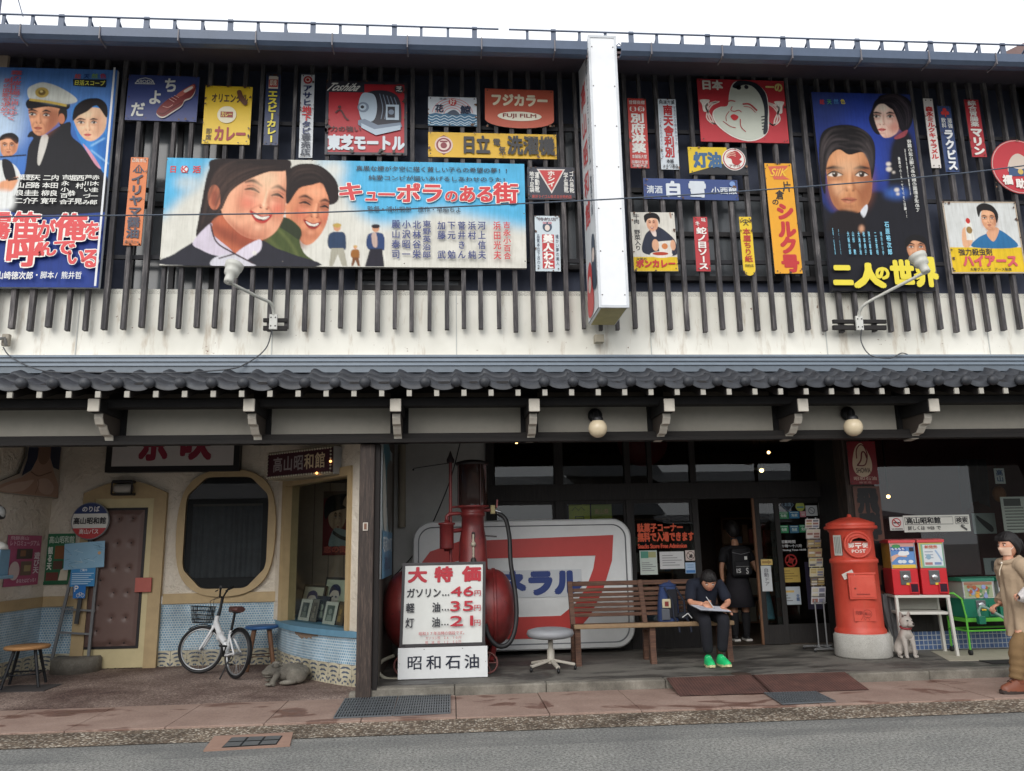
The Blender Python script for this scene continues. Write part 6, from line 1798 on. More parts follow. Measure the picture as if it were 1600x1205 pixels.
# posters and goods behind the display glass
def inner(x0,y0,x1,y1,Y,base,name,lab,cat,fn=None):
 s_=Sign.px((x0,y0),(x1,y0),(x1,y1),(x0,y1),Y,thick=.006,base=base)
 if fn:fn(s_)
 return s_.make(name,lab,cat)
def news(s):
 for i in range(8):s.rect(.06+.0*i,.30+.085*i,.46,.33+.085*i,(110,110,108),1)
 s.rect(.06,.05,.42,.26,(84,84,84),1);s.rect(.52,.05,.95,.6,(168,168,164),1);s.rect(.52,.66,.95,.95,(140,140,138),1)
inner(1566,776,1640,832,YR+.05,(196,196,190),'newspaper','newspaper page taped inside the right display window','paper',news)
inner(1554,732,1570,756,YR+.04,(206,208,208),'price_tag','white tag with blue writing hanging inside the display window','tag',lambda s:[s.v('高山',.15,.1,.85,.9,(60,90,140),.03)])
inner(1520,802,1556,834,YR+.5,(150,158,158),'print','grey print of a dark bottle inside the display window','print',lambda s:s.poly([(.2,.1),(.36,.22),(.8,.6),(.86,.86),(.7,.9),(.36,.5),(.2,.24)],(44,46,52),None,True))
inner(1538,872,1566,898,YR+.35,(132,136,138),'print','small grey print behind the capsule cart','print',lambda s:s.poly([(.4,.2),(.6,.25),(.66,.7),(.4,.8)],(70,74,78),None,True))
q=at(1561,772,YR+.5);mb=MB();mb.ball(q,(.10,.08,.12),paint((150,96,62),.6,.25),16);mb.tube([q+Vector((0,0,.1)),Vector((q.x,q.y,CZL-.05))],.005,paint((60,56,50),.6),5);tag(mb.build('hanging_ornament'),'small orange brown round ornament hanging in the right display window','ornament')
a,b=at(1496,718,YR+.7),at(1548,800,YR+.7);mb=MB();mb.grid(lambda u,v:(a.x+(b.x-a.x)*u,YR+.7+.05*math.sin(u*17+v*2),a.z+(b.z-a.z)*v*(1-.2*math.sin(u*3))),40,8,paint((60,58,66),.9,.25));tag(mb.build('hanging_cloth'),'dark hanging cloth inside the right display window','cloth')
s=Sign.px((1389,808),(1411,808),(1412,829),(1391,829),YR-.02,thick=.004,base=(222,220,216))
k=s.nxt();s.ell(.5,.42,.34,(186,50,50),k,rv=.34);s.ell(.5,.42,.27,(222,220,216),k+1,rv=.27);s.rect(.26,.38,.74,.48,(50,50,52),k+2);s.line([(.3,.2),(.7,.64)],.08,(186,50,50),k+3,False);s.run('NO SMOKING',.1,.84,.9,.94,(50,50,52),.01,k+2);s.make('no_smoking_sign','small square no smoking sticker beside the long white sign','sign')
s=Sign.px((1411,806),(1514,804),(1517,830),(1413,832),YR-.02,thick=.006,base=(220,220,212))
k=s.nxt()
for a_ in((.02,.10,.745,.56),(.78,.10,.975,.56)):
 s.rect(a_[0],a_[1],a_[2],a_[3],(70,70,70),k);s.rect(a_[0]+.006,a_[1]+.03,a_[2]-.006,a_[3]-.03,(222,222,214),k+1)
s.h('高山昭和館',.035,.14,.56,.52,(34,34,36),.045,k+2);s.h('検索',.79,.15,.965,.51,(44,44,46),.03,k+2);s.h('詳しくは',.05,.63,.31,.90,(70,70,70),.02,k+2);s.run('WEB',.34,.68,.45,.86,(70,70,70),.02,k+2);s.h('で',.48,.63,.55,.90,(70,70,70),.02,k+2)
s.line([(.94,.92),(.86,.68)],.03,(90,90,88),k+2,False);s.line([(.85,.70),(.87,.60),(.91,.66)],.012,(90,90,88),k+2,False);s.top=k+3
s.make('window_sign','long white sign with a search box on the right display window','sign')
# enamel plate and calligraphy board on the pillar
s=Sign.px((1322,690),(1369,690),(1371,757),(1329,757),10.78,thick=.015,base=(126,36,42))
k=s.nxt();s.poly([(.46,.04),(.62,.12),(.80,.42),(.80,.66),(.64,.80),(.40,.82),(.20,.72),(.14,.50),(.26,.18)],(206,186,158),k,True)
s.line([(.30,.56),(.44,.44),(.50,.26),(.60,.26),(.66,.40)],.05,(110,40,44),k+1);s.line([(.28,.56),(.54,.56),(.64,.46),(.68,.30),(.60,.12),(.46,.08),(.32,.20),(.30,.40)],.04,(110,40,44),k+1);s.run('SHOWA',.24,.62,.74,.73,(60,30,32),.04,k+1);s.h('昭和石油',.12,.82,.94,.91,(206,176,160),.02,k+1);s.h('指定店',.3,.93,.74,.985,(190,150,140),.01,k+1);s.top=k+1
s.make('enamel_sign','dark red petrol plate with a cream drop on the pillar','sign')
s=Sign.px((1334,760),(1374,760),(1392,930),(1348,930),10.79,thick=.02,base=(96,62,50))
s.v('飛騨高山',.12,.02,.9,.98,(24,22,24),.07,fill=1.0);s.make('name_board','brown pillar board with thick black brush characters','sign')
# globe lamps
for i,(gx,gy,bx_,by_)in enumerate(((934,668,929,650),(1333,666,1323,647))):
 b=at(bx_,by_,YP+.03);g=at(gx,gy,8.72)
 t=thing('globe_lamp','white globe lamp below the canopy, '+('nearest the box sign' if i==0 else 'above the red post box'),'lamp',b,'globe lamps on the frieze')
 BKM=paint((34,34,36),.45)
 mb=MB();M=Matrix.Translation((b.x,YP+.02,b.z))@Matrix.Rotation(R(90),4,'X');mb.lathe([(0,.0),(.085,.0),(.085,.03),(.06,.06),(0,.065)],BKM,24,M)
 mb.tube([(b.x,YP-.03,b.z),(b.x+(g.x-b.x)*.4,YP-.15,b.z+.02),(g.x,g.y+.06,g.z+.10),(g.x,g.y,g.z+.085)],.03,BKM,12);mb.build('arm',t)
 mb=MB();mb.lathe([(0,.12),(.05,.12),(.062,.105),(.066,.06),(.06,.05)],BKM,24,Matrix.Translation((g.x,g.y,g.z)));mb.build('cap',t)
 mb=MB();mb.ball((g.x,g.y,g.z-.01),.106,paint((212,196,166),.22,.05),28);mb.build('globe',t)
 # interior lamps, red lantern disc and shelves
q=at(1190,735,12.6);t=thing('pendant_lamp','enamel shaded pendant lamp glowing inside the doorway','lamp',q)
mb=MB();mb.lathe([(.02,.11),(.03,.07),(.17,.02),(.175,.01),(.03,.06)],paint((196,184,160),.35),24,Matrix.Translation(q));mb.tube([(q.x,q.y,q.z+.1),(q.x,q.y,CZL)],.008,BKM,6);mb.build('lamp_shade',t);mb=MB();mb.ball((q.x,q.y,q.z),.035,emis((255,214,150),9),12);mb.build('bulb',t)
for px_,py_,Y_,lab in((807,691,13.0,'small bare warm bulb high inside the shop at the left'),(1201,707,13.4,'small bare warm bulb above the enamel pendant lamp'),(1388,776,11.9,'small warm spotlight inside the right display window')):
 q=at(px_,py_,Y_);t=thing('bulb_lamp',lab,'lamp',q);mb=MB();mb.ball(q,.028,emis((255,200,130),10),10);mb.build('bulb',t);mb=MB();mb.tube([q+Vector((0,0,.02)),Vector((q.x,q.y,CZL))],.012,BKM,6);mb.build('cord',t)
q=at(1003,690,12.3);mb=MB();M=Matrix.Translation(q)@Matrix.Rotation(R(90),4,'X');mb.lathe([(0,0),(.36,0),(.4,.02),(.4,.05),(0,.05)],paint((120,36,40),.5),36,M);tag(mb.build('round_sign'),'dull red disc hanging behind the transom glass','sign')
SH_='goods shelves inside the dark shop'
rd=random.Random(21)
for i,(xa,yb_)in enumerate(((.75,13.2),(1.8,13.6),(2.9,14.2),(4.9,14.6))):
 t=thing('shelf_unit',['shelf of goods behind the left shop window','shelf of goods behind the yellow green flags','shelf of goods behind the orange lettering','shelf of goods deep inside the doorway'][i],'shelf',(xa+.45,yb_,.128),SH_)
 mb=MB()
 for z in(.16,.62,1.08,1.54,2.0):mb.box(xa,xa+.95,yb_-.2,yb_+.2,z,z+.03,paint((96,70,50),.7))
 for x in(xa,xa+.92):mb.box(x,x+.03,yb_-.2,yb_+.2,.128,2.05,paint((96,70,50),.7))
 mb.build('rack',t)
 for z in(.19,.65,1.11,1.57):
  x=xa+.04
  while x<xa+.86:
   w_=rd.uniform(.08,.2);mb=MB();mb.box(x,x+w_,yb_-.18,yb_+.1,z,z+rd.uniform(.12,.36),rd.choice([(120,62,54),(126,112,66),(74,92,110),(126,122,112),(84,96,70),(112,84,60)]));mb.build('packet',t);x+=w_+.015
   # flags in the window
t=thing('flag_bunting','two yellow green paper flags on a string inside the window','flag',at(925,800,YB+.2))
a,b=at(886,789,YB+.1),at(943,784,YB+.1);mb=MB();mb.tube([a,b],.008,paint((200,200,190),.5),6);mb.build('string',t)
for i,(x0,y0,x1,y1)in enumerate(((889,787,922,824),(924,785,956,820))):
 s=Sign.px((x0,y0),(x1,y0),(x1,y1),(x0,y1),YB+.08,thick=.003,base=((176,180,40),(140,150,44))[i])
 if i==0:
  s.line([(.3,.9),(.3,.55),(.7,.55),(.7,.9)],.05,(70,76,40),None,False);[s.rect(.34+.1*j,.62,.4+.1*j,.8,(70,76,40),2)for j in range(4)];s.line([(.15,.3),(.3,.15),(.45,.3),(.6,.15),(.75,.3)],.04,(110,116,40),None,False)
 else:s.h('高山祭',.15,.3,.85,.55,(190,150,90),.02)
 s.build('flag',t)
 # lettering and notices on the third window
s=Sign.px((996,816),(1086,816),(1086,860),(996,860),YB-.03,thick=.001,base=M_('glass'))
s.h('駄菓子コーナー',0,.04,.80,.36,(214,84,44),.05);s.h('無料で入場できます',0,.36,.98,.70,(214,84,44),.05);s.run('Snacks Store Free Admission',0,.76,.84,.92,(206,76,44),.04)
s.make('window_lettering','orange lettering on the shop window left of the doorway','lettering')
def lines(n,c=(120,120,122),v0=.2,v1=.9,u0=.1,u1=.9):
 def f(s):
  for i in range(n):w_=(u1-u0)*(.55+.45*((i*7)%5)/4);vv=v0+(v1-v0)*i/n;s.rect(u0,vv,u0+w_,vv+(v1-v0)/n*.3,c,2)
 return f
def both(*fs):
 def f(s):
  for g in fs:g(s)
 return f
NT='notices on the shop glass'
def notice(x0,y0,x1,y1,Y,base,lab,fn=None,skew=0):
 s_=Sign.px((x0,y0),(x1,y0),(x1+skew,y1),(x0+skew,y1),Y,thick=.003,base=base)
 if fn:fn(s_)
 return s_.make('notice',lab,'notice',NT)
YG=YB-.025
notice(1000,860,1027,898,YG,(196,206,198),'notice with a green picture under the orange lettering',both(lambda s:[s.rect(.06,.04,.5,.32,(84,150,130)),s.rect(.5,.06,.94,.3,(170,170,120))],lines(5,v0=.5)))
notice(1031,862,1069,889,YG,(206,206,206),'plain white landscape notice under the orange lettering',lines(5,(140,140,140)))
notice(1071,860,1087,876,YG,(206,192,184),'small square no dogs notice',lambda s:[s.ell(.5,.5,.4,(90,60,56)),s.ell(.5,.5,.34,(206,192,184)),s.poly([(.3,.7),(.4,.45),(.6,.35),(.7,.5),(.6,.75)],(46,42,42)),s.line([(.25,.25),(.75,.75)],.06,(90,60,56),None,False)])
notice(1071,879,1087,896,YG,(166,190,214),'small pale blue notice under the no dogs notice',lambda s:[s.rect(.06,.7,.94,.95,(66,120,180)),s.rect(.2,.2,.8,.26,(110,140,180)),s.rect(.2,.4,.8,.46,(110,140,180))])
Y2=YB+.035
notice(1190,884,1206,924,YB-.05,(200,204,206),'tall white strip notice on the door edge',lambda s:s.v('自動ドア',.25,.1,.75,.8,(90,90,96),.01))
notice(1189,874,1207,883,YB-.05,(206,180,110),'cream arrow sticker on the door edge',lambda s:s.poly([(.1,.3),(.6,.3),(.6,.1),(.95,.5),(.6,.9),(.6,.7),(.1,.7)],(160,130,80)))
notice(1217,887,1250,910,Y2,(196,168,90),'yellow notice on the sliding door',lines(4,(140,116,60)))
notice(1219,917,1251,945,Y2,(190,198,204),'pale notice with a small figure below the yellow notice',both(lambda s:[s.rect(.1,.2,.7,.32,(210,180,110)),s.ell(.86,.5,.07,(120,140,170)),s.rect(.78,.6,.93,.8,(96,116,150))],lines(3,v0=.45,u1=.6)))
for x0,y0,x1,y1,c,lab in((1216,800,1232,811,(40,130,80),'green wide sticker at the upper left of the sliding door'),(1233,799,1249,810,(44,118,160),'blue wide sticker right of the upper green sticker'),(1250,799,1259,808,(206,130,140),'small pink sticker on the sliding door'),(1218,821,1232,833,(44,140,90),'lower left green shield sticker on the sliding door'),(1234,821,1248,833,(60,112,140),'slate blue shield sticker between two green shields'),(1249,820,1263,832,(40,130,84),'lower right green shield sticker by the card rack')):
 s_=Sign.px((x0,y0),(x1,y0),(x1,y1),(x0,y1),Y2,thick=.003,base=c);s_.rect(.1,.12,.9,.2,(200,216,206));s_.h('免税',.2,.35,.8,.8,(206,220,210),.02);s_.make('sticker',lab,'sticker','stickers on the sliding door')
s_=Sign.px((1220,778),(1241,778),(1241,800),(1220,800),Y2,thick=.003,base=(30,40,52),outline=[(.5,0),(1,.5),(.5,1),(0,.5)]);s_.line([(.5,.06),(.94,.5),(.5,.94),(.06,.5),(.5,.06)],.05,(96,120,140),None,False);s_.h('お店',.25,.35,.75,.62,(120,150,170),.02);s_.make('sticker','dark diamond shaped sticker on the sliding door','sticker','stickers on the sliding door')
s_=Sign.px((1243,784),(1257,784),(1257,799),(1243,799),Y2,thick=.003,base=(176,186,90),outline=ol if len(ol)==40 else None);s_.rect(.1,.5,.9,.64,(60,130,150));s_.make('sticker','round lime and blue sticker on the sliding door','sticker','stickers on the sliding door')
notice(1259,790,1277,806,Y2,(196,200,200),'white no photography notice at the top of the door',lambda s:[s.ell(.5,.5,.3,(120,124,130)),s.ell(.5,.5,.22,(196,200,200)),s.line([(.3,.3),(.7,.7)],.05,(120,124,130),None,False)])
notice(1279,780,1297,804,Y2,(176,176,172),'pale table of logos notice at the top right of the door',lambda s:[s.rect(.08+.48*(i%2),.28+.24*(i//2),.5+.44*(i%2),.46+.24*(i//2),(120,118,120),2)for i in range(6)])
notice(1285,807,1296,818,Y2,(150,70,120),'small purple notice behind the post box cap',lambda s:s.rect(.2,.2,.8,.8,(200,180,196)))
s=Sign.px((1216,843),(1262,843),(1262,864),(1216,864),Y2,thick=.001,base=M_('glass'))
s.h('営業時間',.08,.05,.6,.3,(206,206,206),.03);s.h('十時〜十八時',.1,.36,.8,.62,(200,200,200),.03);s.run('Closing Time 18:00',.1,.72,.92,.88,(206,206,206),.03);s.make('window_lettering','white opening hours lettering on the sliding door','lettering')
mb=MB();q=at(1236,876,Y2);M=Matrix.Translation(q)@Matrix.Rotation(R(90),4,'X')
mb.tube([(.085*math.cos(a),.085*math.sin(a),0)for a in np.linspace(0,2*math.pi,28,endpoint=False)],.011,paint((170,50,46),.5),6,closed=True,M=M);mb.tube([(.03*math.cos(a),.03*math.sin(a),0)for a in np.linspace(0,2*math.pi,14,endpoint=False)],.012,paint((170,50,46),.5),6,closed=True,M=M)
for k in range(4):mb.tube([(0,0,0),(.085*math.cos(k*1.57+.4),.085*math.sin(k*1.57+.4),0)],.009,paint((170,50,46),.5),6,M=M)
tag(mb.build('sticker'),'red round emblem with spokes on the sliding door','sticker','stickers on the sliding door')
# a long banner behind the rack
s=Sign.px((1258,878),(1280,878),(1284,952),(1262,952),YB+.2,thick=.004,base=(110,96,130));s.v('昭和館',.2,.08,.8,.5,(60,56,96),.04);s.make('banner','dull violet banner behind the card rack','banner')
# opposite side of the street, seen only as reflections in the glass
def house(x0,x1,wall,h,roof,lab,y0=-2.6,ridge=1.2):
 t=thing('opposite_house',lab,'building',((x0+x1)/2,y0,0),'low houses across the street')
 mb=MB();mb.box(x0,x1,y0-6,y0,0,h,paint(wall,.8,.15));mb.build('wall',t)
 mb=MB();mb.prism([(x0-.3,y0+.5,h-.1),(x0-.3,y0-3,h+ridge),(x0-.3,y0-6.5,h-.1)],(x1-x0+.6,0,0),paint(roof,.6,.15));mb.build('roof',t)
 mb=MB();mb.box((x0+x1)/2-.9,(x0+x1)/2+.9,y0,y0+.03,.1,2.0,paint((40,44,48),.1));mb.build('window',t)
house(-15,-5.5,(104,102,98),3.3,(56,58,64),'grey walled low house across the street, left')
house(-4.8,3.8,(96,92,88),2.2,(64,68,74),'small dim shed across the street',ridge=.3)
house(4.6,6.6,(92,86,80),2.6,(50,54,60),'gabled shed across the street with a dark roof',ridge=1.3)
house(7.2,14.6,(108,106,102),2.3,(60,62,68),'pale walled low house across the street, right',ridge=.3)
house(20.5,30,(84,80,76),5.4,(52,54,58),'tall dark house across the street, far right')
# ---------------------------------------------------------------- people helper
def skinned(name,J,E,m,parent,origin=None,sub=2,n=None):
 """One smooth skin grown over a skeleton. J: list of (point, radius or (rx, ry)); E: edges."""
 me=bpy.data.meshes.new(name)
 me.from_pydata([tuple(j[0])for j in J],E,[])
 o=bpy.data.objects.new(name,me);C.objects.link(o)
 md=o.modifiers.new('skin','SKIN');md.use_smooth_shade=True
 for v,j in zip(me.skin_vertices[0].data,J):
  r=j[1];v.radius=(r,r)if isinstance(r,(int,float))else r
 me.skin_vertices[0].data[0].use_root=True
 s_=o.modifiers.new('sub','SUBSURF');s_.levels=s_.render_levels=sub
 dg=bpy.context.evaluated_depsgraph_get()
 fm=bpy.data.meshes.new_from_object(o.evaluated_get(dg))
 bpy.data.objects.remove(o)
 mb=MB();mb.add([v.co.copy()for v in fm.vertices],[tuple(p.vertices)for p in fm.polygons],m,True)
 if name!='_tmp':
  return mb.build(name,parent,origin)
 return mb
def chain(pts,rads,k0=0):
 return[(Vector(p),r)for p,r in zip(pts,rads)],[(k0+i,k0+i+1)for i in range(len(pts)-1)]
def merge(*mbs):
 m=MB()
 for q in mbs:
  o=len(m.v);m.v.extend(q.v)
  for f,k,s_ in zip(q.f,q.mi,q.sm):
   m.f.append(tuple(i+o for i in f));m.mi.append(m.slot(q.mats[k]));m.sm.append(s_)
 return m
SKN=paint((206,150,122),.5,.05)
HAIR=paint((24,20,20),.6,.3,scale=60,bump=.5)
def head(c,s,yaw,pitch,roll=0.0,mask=False,hairstyle='short',parent=None,neck=None):
 """A head of height 2*s looking along +x turned by yaw, tilted by pitch; returns skin mesh and hair mesh builders."""
 M=Matrix.Translation(c)@Euler((roll,pitch,yaw),'ZYX' if False else 'XYZ').to_matrix().to_4x4()@Matrix.Scale(s,4)
 M=Matrix.Translation(c)@Matrix.Rotation(yaw,4,'Z')@Matrix.Rotation(pitch,4,'Y')@Matrix.Rotation(roll,4,'X')@Matrix.Scale(s,4)
 mb=MB()
 def f(u,v):
  th=math.pi*v;ph=2*math.pi*u
  x,y,z=math.sin(th)*math.cos(ph),math.sin(th)*math.sin(ph),math.cos(th)
  fr=max(0,x)
  wx=.80 if x>0 else .86
  yy=y*(.70-.16*max(0,-z)**1.5);xx=x*wx*(1-.10*max(0,-z));zz=z
  if z<-.3 and x<0:xx*=1-.45*min(1,(-z-.3)/.6)
  g=lambda a,b,wa,wb:math.exp(-((y-a)/wa)**2-((z-b)/wb)**2)*fr
  xx+=.17*g(0,-.20,.10,.15)+.07*g(0,.02,.07,.22)+.06*g(0,-.52,.22,.10)+.05*g(0,-.82,.24,.12)-.07*g(.30,.04,.17,.10)-.07*g(-.30,.04,.17,.10)+.03*g(.3,.2,.2,.06)+.03*g(-.3,.2,.2,.06)
  return(xx,yy,zz)
 mb.grid(f,40,30,SKN);mb.v=[tuple(M@Vector(p))for p in mb.v]
 for sy in(-1,1):
  mb.ball((-.06,sy*.68,-.05),(.13,.06,.2),SKN,10,M)
  mb.ball((.70,sy*.29,.04),(.07,.11,.055),paint((226,220,212),.3),10,M);mb.ball((.755,sy*.28,.04),(.03,.05,.05),paint((30,22,20),.2),8,M)
  mb.tube([(.74,sy*.14,.17),(.76,sy*.28,.21),(.66,sy*.44,.16)],.028,HAIR,6,M=M)
 mb.tube([(.76,-.17,-.53),(.80,0,-.50),(.76,.17,-.53)],.035,paint((166,92,84),.5),6,M=M)
 hb=MB()
 def hf(u,v):
  ph=2*math.pi*u;th=math.pi*v
  x,y,z=math.sin(th)*math.cos(ph),math.sin(th)*math.sin(ph),math.cos(th)
  back=max(0,-x)
  cp_h=math.cos(ph);lim=.40 if cp_h>.55 else(.40+.48*min(1,(.55-cp_h)/1.1))
  th2=th*lim*(1.0 if hairstyle=='short' else 1.04)
  x,y,z=math.sin(th2)*math.cos(ph),math.sin(th2)*math.sin(ph),math.cos(th2)
  k=1.09+.035*math.sin(ph*9+z*8)*math.sin(th2)
  if v>.93:k=.98
  return(x*.86*k-.02,y*.76*k,z*1.06*k+.02)
 hb.grid(hf,48,14,HAIR);hb.v=[tuple(M@Vector(p))for p in hb.v]
 rd_=random.Random(4)
 for i in range(22):
  a=rd_.uniform(-.6,.6);hb.tube([(.35,a*.5,1.0),(.72,a*.9,.72),(.84,a*1.0,rd_.uniform(.34,.46))],[.09,.07,.015],HAIR,5,M=M)
 return mb,hb,M
def hand(c,fwd,up,s,side=1,curl=.6,m=None):
 """Palm, four bent fingers of different lengths and a thumb at the palm's side."""
 fwd=Vector(fwd).normalized();up=(Vector(up)-fwd*Vector(up).dot(fwd)).normalized();rt=fwd.cross(up)*side
 m=m or SKN;c=Vector(c);mb=MB()
 B=Matrix((fwd,rt,up)).transposed().to_4x4();M=Matrix.Translation(c)@B@Matrix.Scale(s,4)
 mb.ball((.045,0,0),(.052,.042,.018),m,12,M)
 for i,(y,l)in enumerate(((-.030,.068),(-.010,.078),(.010,.073),(.029,.058))):
  p=Vector((.085,y,.0));pts=[p-Vector((.02,0,0)),p];a=curl*.5
  for k in range(3):
   p=p+Vector((math.cos(a),0,-math.sin(a)))*l/3;pts.append(p);a+=curl
  mb.tube(pts,[.010,.0105,.0095,.009,.007],m,7,M=M)
 mb.tube([(.015,-.034,-.002),(.04,-.055,-.010),(.066,-.058,-.022),(.084,-.048,-.032)],[.013,.012,.010,.008],m,7,M=M)
 return mb
 # ---------------------------------------------------------------- price board
WP=(216,218,214)
t=thing('price_board','white fuel price board in a dark frame standing before the red tank','sign',(at(692,1062,9.6).x,9.62,.12))
o=at(629,880,9.72);o2=at(624,1012,9.64);r_=at(759,880,9.72)
o.y,o2 .y=9.72,9.64
s=Sign(o,(1,0,0),o2-o,r_.x-o.x,(o2-o).length,thick=.06,base=WP,edge=(52,50,52))
s.frame((56,54,56),.035)
RDB,BKB=(178,34,50),(36,38,46)
s.h('大',.07,.06,.30,.25,RDB,.05);s.h('特',.385,.06,.605,.25,RDB,.05);s.h('価',.72,.06,.945,.25,RDB,.05)
for i,(a_,p_)in enumerate((('ガソリン','46'),('軽　　油','35'),('灯　　油','21'))):
 v0=.31+.175*i
 s.h(a_,.06,v0,.47,v0+.12,BKB,.025);s.h('…',.475,v0,.575,v0+.11,BKB,.03);s.run(p_,.585,v0-.01,.855,v0+.105,RDB,.05);s.h('円',.86,v0+.035,.95,v0+.115,RDB,.01)
s.h('昭和37年当時の価段です。',.22,.825,.78,.87,(190,90,92),.01);s.h('ガソリン税　26.10円',.30,.88,.72,.92,(190,90,92),.0);s.h('軽　油　税　12.50円',.30,.93,.72,.97,(190,90,92),.0)
s.build('price_panel',t)
o3=at(622,1013,9.60);r3=at(761.5,1012,9.60);b3=at(622,1062,9.60)
s=Sign((o3 .x,9.60,o3 .z),(1,0,0),(0,0,-1),r3 .x-o3 .x,o3 .z-b3 .z,thick=.015,base=(222,224,224))
s.h('昭',.095,.26,.275,.74,(34,40,56),.012);s.h('和',.31,.26,.49,.74,(34,40,56),.012);s.h('石',.525,.26,.705,.74,(34,40,56),.012);s.h('油',.735,.26,.915,.74,(34,40,56),.012)
for u in(.02,.98):s.ell(u,.5,.004,(60,60,62),1,n=8)
for u in(.29,.72):s.ell(u,.06,.005,(60,60,62),1,n=8)
s.build('name_plate',t)
for x in(o3 .x+.03,r3 .x-.07):
 mb=MB();mb.box(x,x+.05,9.63,9.70,.12,.5,paint((50,48,50),.6));mb.build('leg',t)
 # ---------------------------------------------------------------- tank cart with hand pump
TY=10.25
t=thing('fuel_tank_cart','old red fuel tank on small wheels with a hand pump and glass cylinder','fuel pump',(at(700,1040,TY).x,TY,.12))
RE='red_enamel'
xa,xb=at(598,950,TY).x,at(805,950,TY).x;zc=at(700,950,TY).z;tr=.46
M=Matrix.Translation((xa,TY,zc))@Matrix.Rotation(R(90),4,'Y')
L=xb-xa;mb=MB()
pf=[(0,0)]+[(tr*math.sin(a),.26*(1-math.cos(a)))for a in np.linspace(.12,math.pi/2,9)]+[(tr,L-.26)]+[(tr*math.cos(a),L-.26+.26*math.sin(a))for a in np.linspace(.1,math.pi/2-.1,9)]+[(0,L)]
mb.lathe(pf,RE,44,M)
for xx in(xa+.27,xb-.27):mb.lathe([(tr+.001,-.02),(tr+.012,-.02),(tr+.012,.02),(tr+.001,.02)],RE,44,Matrix.Translation((xx,TY,zc))@Matrix.Rotation(R(90),4,'Y'))
mb.build('tank',t)
for xx in(xa+.24,xb-.42):
 for sy in(-.3,.3):
  mb=MB()
  mb.bar((xx,TY+sy*.5,zc-tr*.9),(xx+.0,TY+sy*1.25,.26),.05,.04,RE);mb.bar((xx+.16,TY+sy*.5,zc-tr*.9),(xx+.10,TY+sy*1.25,.26),.05,.04,RE);mb.build('leg_bracket',t)
 for sy in(-.39,.39):
  mb=MB();Mw=Matrix.Translation((xx+.05,TY+sy,.245))@Matrix.Rotation(R(78),4,'X')
  mb.tube([(.115*math.cos(a),.115*math.sin(a),0)for a in np.linspace(0,2*math.pi,26,endpoint=False)],.012,paint((112,66,62),.5),8,closed=True,M=Mw)
  for k in range(5):mb.tube([(0,0,0),(.112*math.cos(k*1.257),.112*math.sin(k*1.257),0)],.008,paint((112,66,62),.5),6,M=Mw)
  mb.build('wheel',t)
pxc=at(739,850,TY).x;z7=at(739,793,TY).z;ztk=zc+tr-.03
zsl=at(739,838,TY).z
mb=MB();M=Matrix.Translation((pxc,TY,0))
mb.lathe([(.2,ztk),(.185,ztk+.05),(.17,zsl-.05),(.145,zsl+.1),(.140,z7-.12),(.155,z7-.11),(.155,z7-.07),(.14,z7-.06),(.16,z7-.01),(.21,z7),(.21,z7+.02),(0,z7+.02)],RE,32,M);mb.build('pump_column',t)
zg0,zg1=z7+.02,at(739,724,TY).z
mb=MB();mb.lathe([(.195,zg0),(.195,zg1-.02),(.20,zg1-.02)],paint((44,32,30),.06,.1),36,M);mb.build('glass_cylinder',t)
mb=MB();mb.lathe([(.205,zg1-.03),(.215,zg1-.02),(.215,zg1+.01),(.12,zg1+.035),(0,zg1+.04)],paint((36,30,30),.4),36,M)
for k in range(4):a=k*math.pi/2+.5;mb.tube([(pxc+.205*math.cos(a),TY+.205*math.sin(a),zg0-.01),(pxc+.205*math.cos(a),TY+.205*math.sin(a),zg1)],.009,paint((60,34,34),.4),6)
mb.build('cylinder_cap',t)
# side pipework
vx=at(704,800,TY-.05).x;zt_=at(704,716,TY-.05).z
mb=MB();mb.tube([(vx,TY-.05,ztk+.0),(vx,TY-.05,zt_)],.021,RE,10);mb.lathe([(.045,zt_-.06),(.05,zt_-.02),(.03,zt_+.02),(.012,zt_+.07),(0,zt_+.10)],paint((46,36,38),.5),12,Matrix.Translation((vx,TY-.05,0)))
h_=at(704,793,TY).z;mb.tube([(vx,TY-.05,h_),(pxc-.12,TY-.02,h_+.01)],.014,RE,8);mb.tube([(vx+.0,TY-.05,h_-.08),(pxc-.1,TY,h_-.08)],.02,RE,8)
mb.tube([at(646,732,TY-.1),(vx,TY-.05,zt_-.06)],.007,paint((40,36,38),.5),6);mb.ball(at(646,734,TY-.1),.014,paint((40,36,38),.5),8);mb.build('vent_pipe',t)
fx=at(698,830,TY-.08).x;f0,f1=at(698,858,TY-.08).z,at(698,820,TY-.08).z
mb=MB();M2=Matrix.Translation((fx,TY-.10,0));mb.lathe([(0,f0-.03),(.03,f0-.03),(.04,f0),(.085,f0),(.088,f0+.02),(.088,f1-.01),(.105,f1),(.105,f1+.02),(.03,f1+.03),(.03,f1+.06),(0,f1+.06)],RE,24,M2)
mb.tube([(fx,TY-.1,f1+.05),(fx,TY-.1,f1+.10),(fx+.03,TY-.1,f1+.13),(fx+.14,TY-.06,f1+.14)],.024,RE,10);mb.tube([(fx+.07,TY-.1,f1-.08),(pxc-.1,TY,f1-.06)],.028,RE,10);mb.build('filter_can',t)
mb=MB();CR=paint((176,168,150),.3,.1);gz0,gz1=at(739,875,TY-.2).z,at(739,835,TY-.2).z
mb.box(pxc-.02,pxc+.02,TY-.18,TY-.14,gz1-.06,gz1+.03,paint((40,20,22),.5),.01);mb.tube([(pxc,TY-.19,gz0),(pxc,TY-.18,gz1)],.013,CR,8);mb.ball((pxc,TY-.19,gz0+.19),.033,CR,12);mb.lathe([(.035,gz0-.06),(.035,gz0),(.02,gz0+.03)],paint((50,44,40),.5),12,Matrix.Translation((pxc,TY-.19,0)));mb.build('level_gauge',t)
